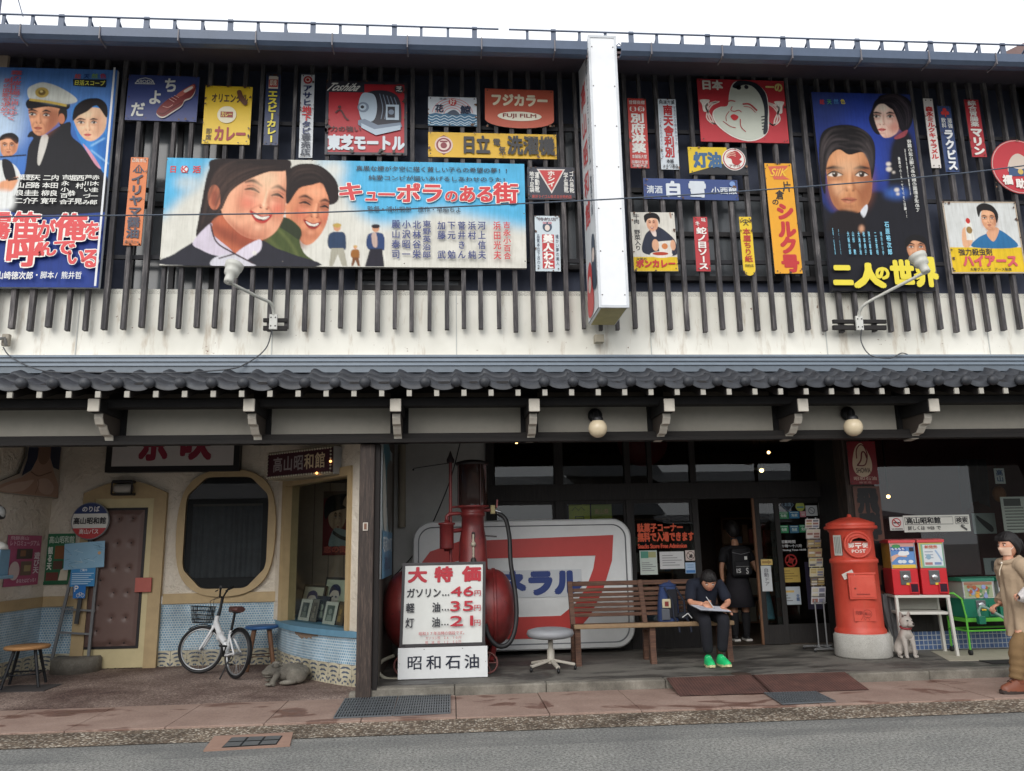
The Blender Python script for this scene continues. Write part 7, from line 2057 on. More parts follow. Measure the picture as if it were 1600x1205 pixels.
hx=at(770,797,TY).x;hz=at(770,797,TY).z
mb=MB();mb.tube([(pxc+.13,TY,hz),(hx,TY,hz+.0)],.022,RE,8);mb.box(hx-.03,hx+.03,TY-.04,TY+.04,hz-.05,hz+.06,paint((150,138,96),.4),.008);mb.bar((hx+.05,TY,hz+.03),(hx+.06,TY,hz+.13),.02,.02,RE);mb.tube([(hx+.02,TY,hz),(hx+.10,TY,hz-.03)],.018,paint((176,178,180),.25,metal=.8),8);mb.bar((pxc+.14,TY-.05,at(760,837,TY).z),(pxc+.30,TY-.07,at(760,839,TY).z),.02,.02,paint((46,40,42),.5));mb.build('valve',t)
hp_=[(778,802,TY),(790,812,TY-.02),(796,840,TY-.1),(798,880,TY-.2),(806,935,TY-.35),(806,975,TY-.42),(797,1003,TY-.46),(780,1010,TY-.48),(764,995,TY-.48),(758,975,TY-.48)]
mb=MB();mb.tube([Vector(tuple(q))for q in smooth_pts([at(*q)for q in hp_],6,False)],.028,paint((26,26,28),.5,.2),12);mb.build('hose',t)
cp=[at(*q)for q in((622,1062,9.72),(602,1060,9.75),(590,1048,9.8),(596,1034,9.95),(615,1025,10.1))]
mb=MB();mb.tube([Vector(tuple(q))for q in smooth_pts(cp,6,False)],.022,paint((172,168,150),.5),10);tag(mb.build('pale_hose'),'pale hose curling on the floor between post and price board','hose')
# ---------------------------------------------------------------- big plastic shop sign behind the bench
WY=11.36
def wp(x,y):p=at(x,y,WY);return(p.x,p.z)
ow=[wp(645,818),wp(984,808),wp(986,1012),wp(645,1022)]
x0,x1=ow[0][0],ow[1][0];z1,z0=(ow[0][1]+ow[1][1])/2,ow[2][1]
def rrect(ins,rad,n=8):
 a,b,c,d=x0+ins,x1-ins,z0+ins,z1-ins;o=[]
 for(cx_,cz_,a0)in((b-rad,d-rad,0),(a+rad,d-rad,90),(a+rad,c+rad,180),(b-rad,c+rad,270)):
  for i in range(n+1):q=R(a0+90*i/n);o.append((cx_+rad*math.cos(q),cz_+rad*math.sin(q)))
 return o
t=thing('shop_sign','large pale plastic sign with a red band and blue lettering behind the bench','sign',((x0+x1)/2,WY,z0))
PG=paint((214,216,216),.35,.08);mb=MB()
mb.prism([(x,WY,z)for x,z in rrect(0,.27)],(0,.2,0),PG,smooth=False)
def ring(o_,i_,y0_,y1_,m_):
 n_=len(o_)
 mb.add([(x,y0_,z)for x,z in o_]+[(x,y1_,z)for x,z in i_],[(i,(i+1)%n_,n_+(i+1)%n_,n_+i)for i in range(n_)],m_,True)
ring(rrect(.0,.27),rrect(.02,.25),WY-.002,WY-.03,PG);ring(rrect(.02,.25),rrect(.075,.20),WY-.03,WY-.03,PG);ring(rrect(.075,.20),rrect(.09,.185),WY-.03,WY-.003,paint((120,124,128),.4));mb.build('board',t)
def raised(pts,hole,dep,m_,edge_):
 P_=[wp(*q)for q in pts]
 mb=MB()
 if hole:
  H_=[wp(*q)for q in hole];n_=len(P_)
  mb.add([(x,WY-dep,z)for x,z in P_]+[(x,WY-dep,z)for x,z in H_],[(i,(i+1)%n_,n_+(i+1)%n_,n_+i)for i in range(n_)],m_)
  for Q in(P_,H_):mb.add([(x,WY-dep,z)for x,z in Q]+[(x,WY,z)for x,z in Q],[(i,(i+1)%n_,n_+(i+1)%n_,n_+i)for i in range(n_)],edge_)
 else:mb.prism([(x,WY-dep,z)for x,z in P_],(0,dep-.001,0),m_,side=edge_)
 return mb
OUT=[(640,905),(672,862),(718,846),(958,836),(956,876),(942,922),(922,962),(892,996),(760,1000),(650,1000)]
INN=[(664,905),(690,884),(724,874),(930,868),(927,888),(916,918),(898,944),(876,962),(760,966),(668,966)]
raised(OUT,INN,.012,paint((186,66,62),.35,.06),PG).build('red_band',t)
s=Sign((wp(735,893)[0],WY-.012,wp(735,893)[1]),(1,0,0),(0,0,-1),wp(908,893)[0]-wp(735,893)[0],wp(735,893)[1]-wp(735,936)[1],thick=.003,base=(190,194,198))
s.h('ミネラル',.0,.02,1,.98,(40,60,120),.075);s.build('lettering',t)
# ---------------------------------------------------------------- swivel chair
c=gnd(860,1030,.12);c.y=10.0;c.x=at(860,1000,10.0).x
t=thing('swivel_chair','grey five legged swivel chair without back left of the bench','chair',(c.x,c.y,.12))
SV=paint((178,172,160),.4,.1)
for k in range(5):
 a=R(72*k-80);e=Vector((c.x+.29*math.cos(a),c.y+.29*math.sin(a),.185))
 mb=MB();mb.bar((c.x,c.y,.24),e,.05,.03,SV,.008);lg=mb.build('leg',t)
 mb=MB();mb.ball((e.x,e.y,.148),(.02,.028,.028),paint((30,30,32),.4),10);mb.tube([(e.x,e.y,.16),(e.x,e.y,.19)],.012,paint((60,60,62),.4),6);mb.build('caster',lg)
mb=MB();mb.lathe([(.045,.2),(.045,.36),(.03,.37),(.03,.50),(0,.5)],SV,16,Matrix.Translation((c.x,c.y,0)));mb.build('stem',t)
mb=MB();mb.lathe([(0,.49),(.2,.49),(.27,.51),(.29,.545),(.275,.585),(.2,.605),(0,.61)],paint((150,152,156),.4,.08),32,Matrix.Translation((c.x,c.y,0)));mb.build('seat',t)
# ---------------------------------------------------------------- bench
bx0,bx1=at(897,980,10.2).x,at(1147,980,10.2).x
t=thing('bench','long weathered wooden slatted bench under the shop window','bench',((bx0+bx1)/2,10.45,.12))
BW='wood_bench';BD=paint((92,66,54),.65,.2)
zs_=.60
mb=MB()
mb.box(bx0,bx1,10.17,10.25,zs_-.035,zs_+.02,paint((150,124,94),.7,.25),.012)
for i in range(5):mb.box(bx0+.02,bx1-.02,10.265+.078*i,10.33+.078*i,zs_-.01,zs_+.014-.006*i,BW,.006)
mb.build('seat',t)
mb=MB()
for i in range(7):
 z=zs_+.07+.062*i+(.012 if i==6 else 0);y=10.66+.024*i
 mb.box(bx0+.02,bx1-.02,y,y+.022,z,z+(.046 if i<6 else .06),BW if i>4 else 'wood_bench',.006)
mb.build('backrest',t)
for x in(bx0+.05,(bx0+bx1)/2-.02,bx1-.06):
 mb=MB();P=[(10.22,.12),(10.24,.3),(10.23,zs_-.04),(10.32,zs_-.04),(10.31,.3),(10.30,.12)]
 mb.prism([(x-.035,y,z)for y,z in P],(.07,0,0),BW)
 P=[(10.62,.12),(10.60,.35),(10.60,zs_-.02),(10.80,zs_+.52),(10.845,zs_+.50),(10.66,zs_-.03),(10.67,.35),(10.70,.12)]
 mb.prism([(x-.03,y,z)for y,z in P],(.06,0,0),BW);mb.box(x-.03,x+.03,10.28,10.62,zs_-.09,zs_-.036,BW);mb.build('leg_frame',t)
 # ---------------------------------------------------------------- backpack on the bench
q=at(1043,945,10.42)
t=thing('backpack','open navy blue backpack with mesh pocket standing on the bench','bag',(q.x,10.42,zs_+.016))
NVY=paint((44,62,104),.8,.2,scale=30)
mb=MB();zb=zs_+.016
def bp(u,v):
 a=2*math.pi*u;w_=.135*(1-.25*v**3);d_=.10*(1-.3*v**2)
 return(q.x+.03*v+w_*abs(math.cos(a))**.7*(1 if math.cos(a)>0 else-1),10.42+.06*v+d_*abs(math.sin(a))**.7*(1 if math.sin(a)>0 else-1),zb+.44*v)
mb.grid(bp,28,10,NVY);mb.add([bp(i/28,0)for i in range(28)],[tuple(range(28))[::-1]],NVY)
mb.tube([bp(i/28,1)for i in range(28)],.012,NVY,6,closed=True)
mb.ball((q.x+.03,10.47,zb+.43),(.10,.06,.05),NVY,14);mb.build('body',t)
mb=MB();mb.box(q.x-.02,q.x+.10,10.30,10.325,zb+.05,zb+.40,paint((22,24,32),.8),.01,);mb.build('opening',t)
mb=MB();mb.box(q.x-.11,q.x+.0,10.300,10.32,zb+.02,zb+.16,paint((84,88,96),.7),.01);mb.build('mesh_pocket',t)
mb=MB();mb.box(q.x-.10,q.x+.01,10.29,10.312,zb+.17,zb+.28,paint((190,180,150),.5),.006);mb.box(q.x-.07,q.x-.02,10.286,10.289,zb+.19,zb+.25,paint((120,44,40),.5));mb.build('snack_packet',t)
mb=MB();mb.tube([(q.x+.02,10.5,zb+.44),(q.x+.06,10.5,zb+.50),(q.x+.10,10.48,zb+.44)],.010,NVY,6);mb.build('handle',t)
for dx in(-.05,.10):
 mb=MB();mb.tube([(q.x+dx,10.35,zb+.42),(q.x+dx+.08,10.28,zb+.25),(q.x+dx+.09,10.3,zb+.06),(q.x+dx+.12,10.2,zb-.02),(q.x+dx+.12,10.165,zb-.12)],.014,paint((30,34,48),.8),6);mb.build('strap',t)
q2=at(1070,968,10.35);mb=MB();mb.ball((q2 .x,10.36,zb+.06),(.11,.09,.06),paint((30,32,40),.8),14)
mb.tube([(q2 .x-.05,10.28,zb+.05),(q2 .x+.02,10.265,zb+.10),(q2 .x+.07,10.27,zb+.04)],.008,paint((206,206,206),.5),6);tag(mb.build('small_bag'),'small black bag with white cord between backpack and boy','bag')
# ---------------------------------------------------------------- boy writing on the bench
bxx=at(1103,960,10.35).x
t=thing('person','person in black clothes and bright green shoes writing on a board on the bench','person',(bxx,10.3,.12))
NAV=paint((28,33,47),.9,.2,scale=11,bump=.9);TRS=paint((26,27,34),.9,.2,scale=12,bump=.8)
H=lambda px,py,Y:at(px,py,Y)
hip=Vector((bxx,10.42,zs_+.12));chest=Vector((bxx,10.32,zs_+.40));neck_=Vector((bxx+.01,10.27,zs_+.53))
hd=at(1107,908,10.16)
ls,rs=Vector((bxx-.185,10.30,zs_+.46)),Vector((bxx+.185,10.30,zs_+.46))
le,re=Vector((bxx-.25,10.16,zs_+.25)),Vector((bxx+.25,10.18,zs_+.24))
lw,rw=at(1099,944,9.98),at(1127,951,9.98)
kn=[at(1101,968,9.86),at(1131,966,9.86)];an=[at(1107,1022,9.92),at(1128,1020,9.92)]
J=[(hip,.12),(chest,.12),(neck_,.052),(neck_+(hd-neck_)*.5,.05),(ls,.06),(le,.042),(lw,.028),(rs,.06),(re,.042),(rw,.028)]
E_=[(0,1),(1,2),(2,3),(1,4),(4,5),(5,6),(1,7),(7,8),(8,9)]
for i,sx in enumerate((-.09,.09)):
 k=len(J);J+=[(hip+Vector((sx,-.04,-.03)),.085),(kn[i],.06),(an[i],.04)];E_+=[(0,k),(k,k+1),(k+1,k+2)]
bm_=skinned('_tmp',J,E_,SKN,None)
hm,hh,MH=head(hd,.130,R(-90)+R(-8),R(30))
hl=hand(lw,(.75,-.45,-.35),(-.2,-.5,.85),1.0,1,.8);hr=hand(rw,(.75,-.5,-.25),(.1,-.2,1),1.0,-1,.35)
body=merge(bm_,hm,hl,hr).build('body',t)
hh.build('hair',t)
J=[(hip+Vector((0,.0,.0)),(.165,.13)),(hip+Vector((0,-.04,.18)),(.16,.13)),(chest+Vector((0,0,.02)),(.165,.125)),(neck_-Vector((0,.0,.02)),.092),(ls,.088),(ls+(le-ls)*.5,.080),(ls+(le-ls)*.95,.075),(rs,.088),(rs+(re-rs)*.5,.080),(rs+(re-rs)*.95,.075)]
skinned('shirt',J,[(0,1),(1,2),(2,3),(2,4),(4,5),(5,6),(2,7),(7,8),(8,9)],NAV,t)
J=[(hip-Vector((0,.0,.02)),(.16,.12))];E_=[]
for i,sx in enumerate((-.09,.09)):
 k=len(J);J+=[(hip+Vector((sx,-.08,-.03)),.10),(kn[i],.085),(kn[i]+(an[i]-kn[i])*.5,.075),(an[i],.066)];E_+=[(0,k),(k,k+1),(k+1,k+2),(k+2,k+3)]
skinned('trousers',J,E_,TRS,t)
GRN=paint((40,200,120),.5,.06)
for i in(0,1):
 a=an[i];mb=MB();sx=-.02 if i==0 else .02
 M=Matrix.Translation((a.x,a.y,.12))@Matrix.Rotation(R(-90+(-6 if i==0 else 6)),4,'Z')
 def shoe(u,v,M=M):
  x=-.08+.27*u;th=math.pi*v*1.0
  w_=.045+.010*math.sin(math.pi*min(1,u*1.1));w_*=(1 if u<.8 else max(.3,1-((u-.8)/.2)**2*.7));h_=(.105 if u<.3 else .105-.06*((u-.3)/.7)**.8);h_*=(.45 if u>.97 else 1)
  return M@Vector((x,w_*math.cos(th),.025+h_*math.sin(th)))
 mb.grid(shoe,16,10,GRN);mb.ball((-.03,0,.085),(.052,.046,.05),GRN,12,M);sh=mb.build('shoe',t)
 mb=MB();mb.prism([(-.085,-.045,.0),(.10,-.058,.0),(.19,-.03,.012),(.20,.0,.014),(.19,.03,.012),(.10,.058,.0),(-.085,.045,.0)],(0,0,.028),paint((214,208,160),.6),M=M);mb.build('sole',sh)
 mb=MB()
 for k in range(3):mb.tube([(.03+.03*k,-.03,.10-.012*k),(.03+.03*k,0,.115-.012*k),(.03+.03*k,.03,.10-.012*k)],.005,paint((170,240,200),.5),5,M=M)
 mb.build('laces',sh)
t2=thing('writing_board','white paper on a writing board on the lap of the seated person','paper',at(1114,958,9.9))
cb=at(1111,957,9.92);Mb=Matrix.Translation(cb+Vector((0,.0,.045)))@Euler((R(10),R(5),R(12))).to_matrix().to_4x4()
mb=MB();mb.box(-.22,.22,-.14,.14,-.004,.004,paint((60,62,66),.5),.002,Mb);mb.build('board',t2);mb=MB();mb.box(-.21,.21,-.13,.13,.0045,.006,paint((206,210,220),.6,.04),0,Mb)
for k in range(5):mb.box(-.17,-.17+.1+.03*k,-.08+.035*k,-.072+.035*k,.0062,.0068,paint((130,134,146),.6),0,Mb)
mb.build('sheet',t2)
p_=lw+Vector((.08,-.06,-.0));mb=MB();mb.tube([p_+Vector((-.06,-.01,.09)),p_+Vector((.03,.0,-.045))],.006,paint((196,200,200),.4),6);mb.tube([p_+Vector((.03,0,-.045)),p_+Vector((.036,0,-.055))],[.006,.001],paint((40,40,40),.4),6);tag(mb.build('pen'),'pale pen in the hand of the seated person','pen')
# ---------------------------------------------------------------- person in the doorway seen from behind
DY=12.25
fx_=at(1152,900,DY).x
t=thing('person','person in black with a black backpack standing in the dark doorway, seen from behind','person',(fx_,DY,.128))
BKC=paint((26,26,30),.85,.2,scale=20);SKD_=paint((176,130,104),.5)
z0=.128;hipz,shz,hz=z0+.86,z0+1.36,z0+1.58
hip=Vector((fx_,DY,hipz))
J=[(hip,.11),((fx_,DY,z0+1.15),.11),((fx_,DY,shz+.02),.07),((fx_,DY+.02,hz-.06),.05),((fx_-.17,DY,shz-.03),.05),((fx_-.25,DY-.02,z0+1.08),.038),((fx_-.24,DY-.02,z0+.86),.028),((fx_+.17,DY,shz-.03),.05),((fx_+.27,DY-.05,z0+1.10),.04),((fx_+.34,DY-.14,z0+.88),.028)]
E_=[(0,1),(1,2),(2,3),(1,4),(4,5),(5,6),(1,7),(7,8),(8,9)]
for sx in(-.09,.09):
 k=len(J);J+=[((fx_+sx,DY,hipz-.05),.085),((fx_+sx,DY-.01,z0+.46),.058),((fx_+sx,DY+.01,z0+.07),.038)];E_+=[(0,k),(k,k+1),(k+1,k+2)]
b0=skinned('_tmp',J,E_,SKD_,None)
hm,hh,MH=head(Vector((fx_-.02,DY+.02,hz+.07)),.125,R(100),R(6))
hl=hand((fx_-.24,DY-.02,z0+.86),(0,0,-1),(1,0,0),.95,1,.5);hr=hand((fx_+.34,DY-.14,z0+.88),(.1,-.1,-1),(-1,0,0),.95,-1,1.0)
merge(b0,hm,hl,hr).build('body',t);hh.build('hair',t)
J=[(hip,(.16,.12)),((fx_,DY,z0+1.1),(.16,.12)),((fx_,DY,shz-.02),(.16,.11)),((fx_,DY,shz+.06),.07),((fx_-.18,DY,shz-.03),.08),((fx_-.235,DY-.01,z0+1.14),.072),((fx_+.18,DY,shz-.03),.08),((fx_+.25,DY-.03,z0+1.15),.072)]
skinned('shirt',J,[(0,1),(1,2),(2,3),(2,4),(4,5),(2,6),(6,7)],BKC,t)
mb=MB();mb.lathe([(.15,z0+1.0),(.17,z0+.9),(.20,z0+.72),(.235,z0+.50),(.225,z0+.50),(.16,z0+.88)],paint((34,32,38),.85,.3,scale=14),30,Matrix.Translation((fx_,DY,0)));mb.build('skirt',t)
for sx in(-.09,.09):
 mb=MB();mb.tube([(fx_+sx,DY-.01,z0+.42),(fx_+sx,DY,z0+.3),(fx_+sx,DY+.01,z0+.08)],[.062,.064,.046],paint((24,24,28),.85),14);mb.build('sock',t)
 mb=MB();mb.ball((fx_+sx,DY+.05,z0+.045),(.048,.13,.05),paint((30,30,32),.6),14);sh=mb.build('shoe',t);mb=MB();mb.prism([(fx_+sx-.045,DY-.08,z0),(fx_+sx+.045,DY-.08,z0),(fx_+sx+.05,DY+.1,z0),(fx_+sx+.02,DY+.19,z0),(fx_+sx-.02,DY+.19,z0),(fx_+sx-.05,DY+.1,z0)],(0,0,.028),paint((206,204,198),.5));mb.build('sole',sh)
t2=thing('backpack','black backpack with pale marks worn by the person in the doorway','bag',(fx_-.02,DY-.2,z0+.98))
mb=MB();mb.box(fx_-.16,fx_+.13,DY-.27,DY-.12,z0+.94,z0+1.38,paint((22,22,26),.7),.05);mb.box(fx_-.13,fx_+.10,DY-.31,DY-.27,z0+.97,z0+1.18,paint((26,26,30),.7),.03);mb.build('body',t2)
mb=MB();mb.tube([(fx_-.15,DY-.275,z0+1.31),(fx_-.02,DY-.285,z0+1.28),(fx_+.12,DY-.275,z0+1.31)],.005,paint((120,120,124),.4),6);mb.box(fx_-.12,fx_+.08,DY-.314,DY-.311,z0+1.10,z0+1.105,paint((150,150,150),.4));mb.build('zip',t2)
s=Sign((fx_-.12,DY-.312,z0+1.09),(1,0,0),(0,0,-1),.24,.10,thick=.002,base=(22,22,26));s.run('IS',.02,.2,.3,.8,(200,200,200),.02);s.run('S',.62,.1,.78,.95,(200,200,200),.02);s.build('print',t2)
mb=MB();mb.box(fx_+.03,fx_+.07,DY-.292,DY-.272,z0+1.20,z0+1.25,paint((226,226,222),.3),.004);mb.build('tag',t2)
q=Vector((fx_+.36,DY-.16,z0+.84));t2=thing('net_bag','teal checked drawstring bag hanging from the hand in the doorway','bag',(q.x,q.y,z0+.25))
TEA=paint((84,134,150),.8,.25,scale=25);mb=MB()
mb.grid(lambda u,v:(q.x+.0+(.02+.105*v**.6)*math.cos(6.2832*u)*(1+.05*math.sin(5*6.2832*u)*v),q.y+(.02+.05*v**.6)*math.sin(6.2832*u),q.z-.52*v),30,12,TEA);mb.add([(q.x+.125*math.cos(6.2832*i/24),q.y+.07*math.sin(6.2832*i/24),q.z-.52)for i in range(24)],[tuple(range(24))],TEA);mb.build('body',t2)
mb=MB()
for k in range(7):z=q.z-.10-.06*k;r_=.02+.105*((q.z-z)/.52)**.6+.004;mb.tube([(q.x+r_*math.cos(a),q.y+(r_*.52)*math.sin(a),z)for a in np.linspace(0,6.2832,20,endpoint=False)],.003,paint((52,92,108),.8),5,closed=True)
mb.build('check_bands',t2)
# ---------------------------------------------------------------- card rack
c=gnd(1279,1014,.12);ry=11.0;rx=at(1275,900,ry).x
t=thing('card_rack','tall wire rack of postcards in front of the sliding door','rack',(rx,ry,.12))
CH=paint((170,172,174),.3,.05,metal=.7)
rz1=at(1271,809,ry).z
mb=MB()
for sx in(-.05,.07):mb.tube([(rx+sx,ry,.16),(rx+sx,ry,rz1)],.011,CH,8)
for k in range(14):mb.tube([(rx-.1,ry-.03,.75+k*(rz1-.78)/13),(rx+.1,ry-.03,.75+k*(rz1-.78)/13)],.005,CH,6)
mb.build('frame',t)
mb=MB()
for a_,b_ in(((-.2,-.18),(.2,-.18)),((-.2,.16),(.2,.16)),((-.05,-.18),(-.05,.16)),((.07,-.18),(.07,.16))):mb.tube([(rx+a_[0],ry+a_[1],.16),(rx+b_[0],ry+b_[1],.16)],.012,CH,8)
for a_ in((-.19,-.18),(.19,-.18),(-.19,.16),(.19,.16)):mb.ball((rx+a_[0],ry+a_[1],.14),.02,paint((40,40,42),.5),8)
mb.build('base',t)
rd=random.Random(8);zz=rz1-.02
cols=[(216,212,208),(206,196,190),(150,130,110),(176,150,120),(196,190,160),(206,196,160),(110,90,60),(200,200,204)]
heights=[.13,.13,.11,.12,.12,.12,.11,.24]
for c_,h_ in zip(cols,heights):
 s=Sign((rx-.1,ry-.05,zz),(1,0,0),(0,.25,-1),.2,h_,thick=.02,base=c_)
 for i in range(3):
  for j in range(2):s.rect(.06+.48*j,.08+.3*i,.46+.48*j,.30+.3*i,rd.choice([(196,190,170),(150,110,100),(110,110,116),(180,160,110),(206,204,198),(130,130,150)]),1)
 s.build('card_stack',t);zz-=h_+.012
 # ---------------------------------------------------------------- round post box
PY=10.36;pxx=at(1336,900,PY).x
t=thing('post_box','old round red post box on a pale stone plinth','post box',(pxx+.01,PY,.12))
Z=lambda py:at(1336,py,PY).z
mb=MB();zb_,zt_=.12,Z(988);mb.lathe([(0,zb_),(.335,zb_),(.35,zb_+.02),(.345,zt_-.03),(.325,zt_),(0,zt_)],'granite',44,Matrix.Translation((pxx+.01,PY,0)));mb.build('plinth',t)
PR='post_red';M=Matrix.Translation((pxx,PY,0));z1=Z(878);z2=Z(830)
mb=MB();mb.lathe([(.315,zt_),(.315,zt_+.035),(.295,zt_+.06),(.29,zt_+.08),(.285,z1-.02),(.30,z1-.01),(.30,z1+.03),(.285,z1+.045),(.272,z1+.055),(.268,z2-.015),(.285,z2),(.285,z2+.02)],PR,48,M);mb.build('body',t)
z3=Z(808);mb=MB();mb.lathe([(.27,z2+.015),(.325,z2+.025),(.335,z2+.045),(.325,z2+.065),(.30,z2+.075),(.305,z2+.09),(.30,z2+.105),(.23,z3-.05),(.12,z3-.01),(.03,z3),(.028,z3+.02),(.02,z3+.035),(0,z3+.04)],PR,48,M);mb.build('cap',t)
az=math.atan2(-PY,-pxx)+R(14)
n=Vector((math.cos(az),math.sin(az),0));u=Vector((-n.y,n.x,0));u=-u if u.x<0 else u
def face_sign(zc_,w_,h_,off,base,**k):
 o_=Vector((pxx,PY,zc_+h_/2))+n*off-u*(w_/2)
 return Sign(o_,u,(0,0,-1),w_,h_,base=base,**k)
zc_=Z(851);rr=.175
mb=MB();Md=Matrix.Translation(Vector((pxx,PY,zc_))+n*.215)@n.to_track_quat('Z','Y').to_matrix().to_4x4()
mb.lathe([(rr,0),(rr,.075),(rr-.012,.088),(rr-.025,.088),(rr-.03,.078),(0,.078)],PR,40,Md);sp=mb.build('slot_plate',t)
s=face_sign(zc_,.3,.3,.296,M_(PR),thick=.003,outline=[(.5+.46*math.cos(a),.5+.46*math.sin(a))for a in np.linspace(0,6.2832,30,endpoint=False)])
s.h('郵',.10,.42,.34,.64,(236,226,218),.03);s.h('便',.66,.42,.90,.64,(236,226,218),.03);k=s.nxt()
s.rect(.37,.43,.63,.475,(236,226,218),k);s.rect(.37,.52,.63,.565,(236,226,218),k);s.rect(.475,.54,.525,.66,(236,226,218),k);s.run('POST',.22,.71,.78,.84,(236,226,218),.03,k);s.build('lettering',sp)
mb=MB()
pts=[Vector((pxx,PY,zc_))+n*.30+u*x+Vector((0,0,z))for x,z in((-.115,.045),(-.08,.095),(0,.118),(.08,.095),(.115,.045))]
out=[p+n*.075-Vector((0,0,.02))for p in pts]
mb.add(pts+out,[(i,i+1,6+i,5+i)for i in range(4)],PR,True);mb.add([p-Vector((0,0,.012))for p in pts]+[p-Vector((0,0,.012))for p in out],[(i+1,i,5+i,6+i)for i in range(4)],PR,True);mb.tube(out,.010,PR,8)
mb.prism([Vector((pxx,PY,zc_))+n*.297+u*x+Vector((0,0,z))for x,z in((-.10,.045),(.10,.045),(.085,.085),(0,.105),(-.085,.085))],n*.002,paint((24,18,18),.8));mb.build('slot_hood',sp)
zd=Z(915);mb=MB();B=Matrix((u,-n,Vector((0,0,1)))).transposed().to_4x4();Mb2=Matrix.Translation(Vector((pxx,PY,zd)))@B
mb.box(-.165,.165,-.305,-.22,-.16,.16,PR,.012,Mb2);mb.box(-.175,.175,-.315,-.29,.15,.175,PR,.008,Mb2);mb.box(-.14,.14,-.312,-.304,-.135,.13,PR,.006,Mb2);mb.box(-.08,.08,-.318,-.311,-.10,-.085,paint((150,54,44),.5),.003,Mb2);mb.ball((-.09,-.313,-.02),.012,paint((120,60,50),.4),8,Mb2);mb.build('door',t)
a2=az-R(52);n2_=Vector((math.cos(a2),math.sin(a2),0));u2=Vector((-n2_.y,n2_.x,0));u2=-u2 if u2 .x<0 else u2
s=Sign(Vector((pxx,PY,Z(836)))+n2_*.281-u2*.06,u2,(0,0,-1),.12,.26,thick=.012,base=(196,198,190));[s.rect(.15+.2*i,.08,.25+.2*i,.9,(130,134,130),1)for i in range(4)];s.build('side_plate',t)
a3=az-R(34);n3_=Vector((math.cos(a3),math.sin(a3),0));u3=Vector((-n3_.y,n3_.x,.0));u3=(-u3 if u3 .x<0 else u3)+Vector((0,0,.45))
s=Sign(Vector((pxx,PY,Z(893)))+n3_*.300-u3*.06,u3,u3 .cross(n3_).normalized()*(1 if u3 .cross(n3_).z<0 else-1),.15,.075,thick=.003,base=(214,208,200));s.build('paper_label',t)
s=face_sign(Z(958),.26,.16,.293,M_(PR),thick=.002);DKR=(136,50,42);k=s.nxt()
s.line([(.62+.2*math.cos(a),.42+.3*math.sin(a))for a in np.linspace(0,6.28,20)],.02,DKR,k);s.h('飛騨',.06,.2,.4,.52,DKR,.02,k);s.h('高山',.46,.3,.78,.56,DKR,.02,k);s.line([(.3,.9),(.4,.6),(.5,.9),(.6,.65),(.7,.9)],.02,DKR,k,False);s.build('ink_stamp',t)
# ---------------------------------------------------------------- closed umbrella
uy=10.72;ux_=at(1388,950,uy).x;t=thing('umbrella','closed transparent umbrella with a dark hooked handle behind the post box','umbrella',(ux_,uy,.12))
ubz=at(1392,1010,uy).z;utz=at(1384,912,uy).z;ax0,ax1=Vector((ux_+.05,uy,.13)),Vector((ux_-.0,uy-.02,utz))
d=(ax1-ax0);mb=MB();Mu=Matrix.Translation(ax0)@d.to_track_quat('Z','Y').to_matrix().to_4x4();Lu=d.length
mb.grid(lambda a,v:Mu@Vector(((.012+.085*math.sin(math.pi*min(1,v*.62+.02))**1.3*(1+.28*math.cos(8*6.2832*a)))*math.cos(6.2832*a),(.012+.085*math.sin(math.pi*min(1,v*.62+.02))**1.3*(1+.28*math.cos(8*6.2832*a)))*math.sin(6.2832*a),.06+.78*Lu*v)),64,12,paint((112,112,114),.25,.2));mb.build('canopy',t)
mb=MB();mb.tube([ax0,ax1],.007,paint((60,60,62),.4),6);mb.tube([ax1,ax1+Vector((0,0,.08)),ax1+Vector((.03,0,.12)),ax1+Vector((.08,0,.11)),ax1+Vector((.10,0,.06))],.013,paint((26,26,28),.4),8);mb.build('handle',t)
mb=MB();mb.lathe([(.062,0),(.066,.02),(.062,.04)],paint((40,40,44),.6),18,Mu@Matrix.Translation((0,0,.62*Lu)));mb.build('strap',t)
# ---------------------------------------------------------------- white table with red capsule machines
def at2(px,py,Y):return at(px,py,Y)
TA=R(-10)
FL,FR_p=at(1410,1021,10.28),at(1496,1025,10.12)
tcx,tcy=(FL.x+FR_p.x)/2,(FL.y+FR_p.y)/2
wT_=math.hypot(FR_p.x-FL.x,FR_p.y-FL.y)
ang=math.atan2(FR_p.y-FL.y,FR_p.x-FL.x)
MT_=Matrix.Translation((tcx,tcy,.12))@Matrix.Rotation(ang,4,'Z')
t=thing('table','white metal table with a lower shelf carrying red capsule machines','table',(tcx,tcy,.12))
WM=paint((206,204,196),.5,.12);hT=at(1440,930,10.2).z-.12;dT=.46
top_in=.0
mb=MB();mb.box(-wT_/2-.02,wT_/2-.0,-.01,dT,hT-.035,hT,WM,.006,MT_);mb.build('table_top',t)
mb=MB();mb.box(-wT_/2+.01,wT_/2-.04,.02,dT-.02,hT*.70-.02,hT*.70+.015,WM,.004,MT_);mb.build('shelf',t)
for x,y in((-wT_/2+.0,.0),(wT_/2-.03,.0),(-wT_/2+.0,dT-.03),(wT_/2-.03,dT-.03)):
 sp_=.035 if x>0 else-.0
 mb=MB();mb.bar(MT_@Vector((x,y,hT-.035)),MT_@Vector((x+sp_,y+(.02 if y>.1 else 0),0)),.035,.03,WM);mb.build('leg',t)
RM_=paint((196,40,48),.35,.06);RMD=paint((150,30,40),.35,.06)
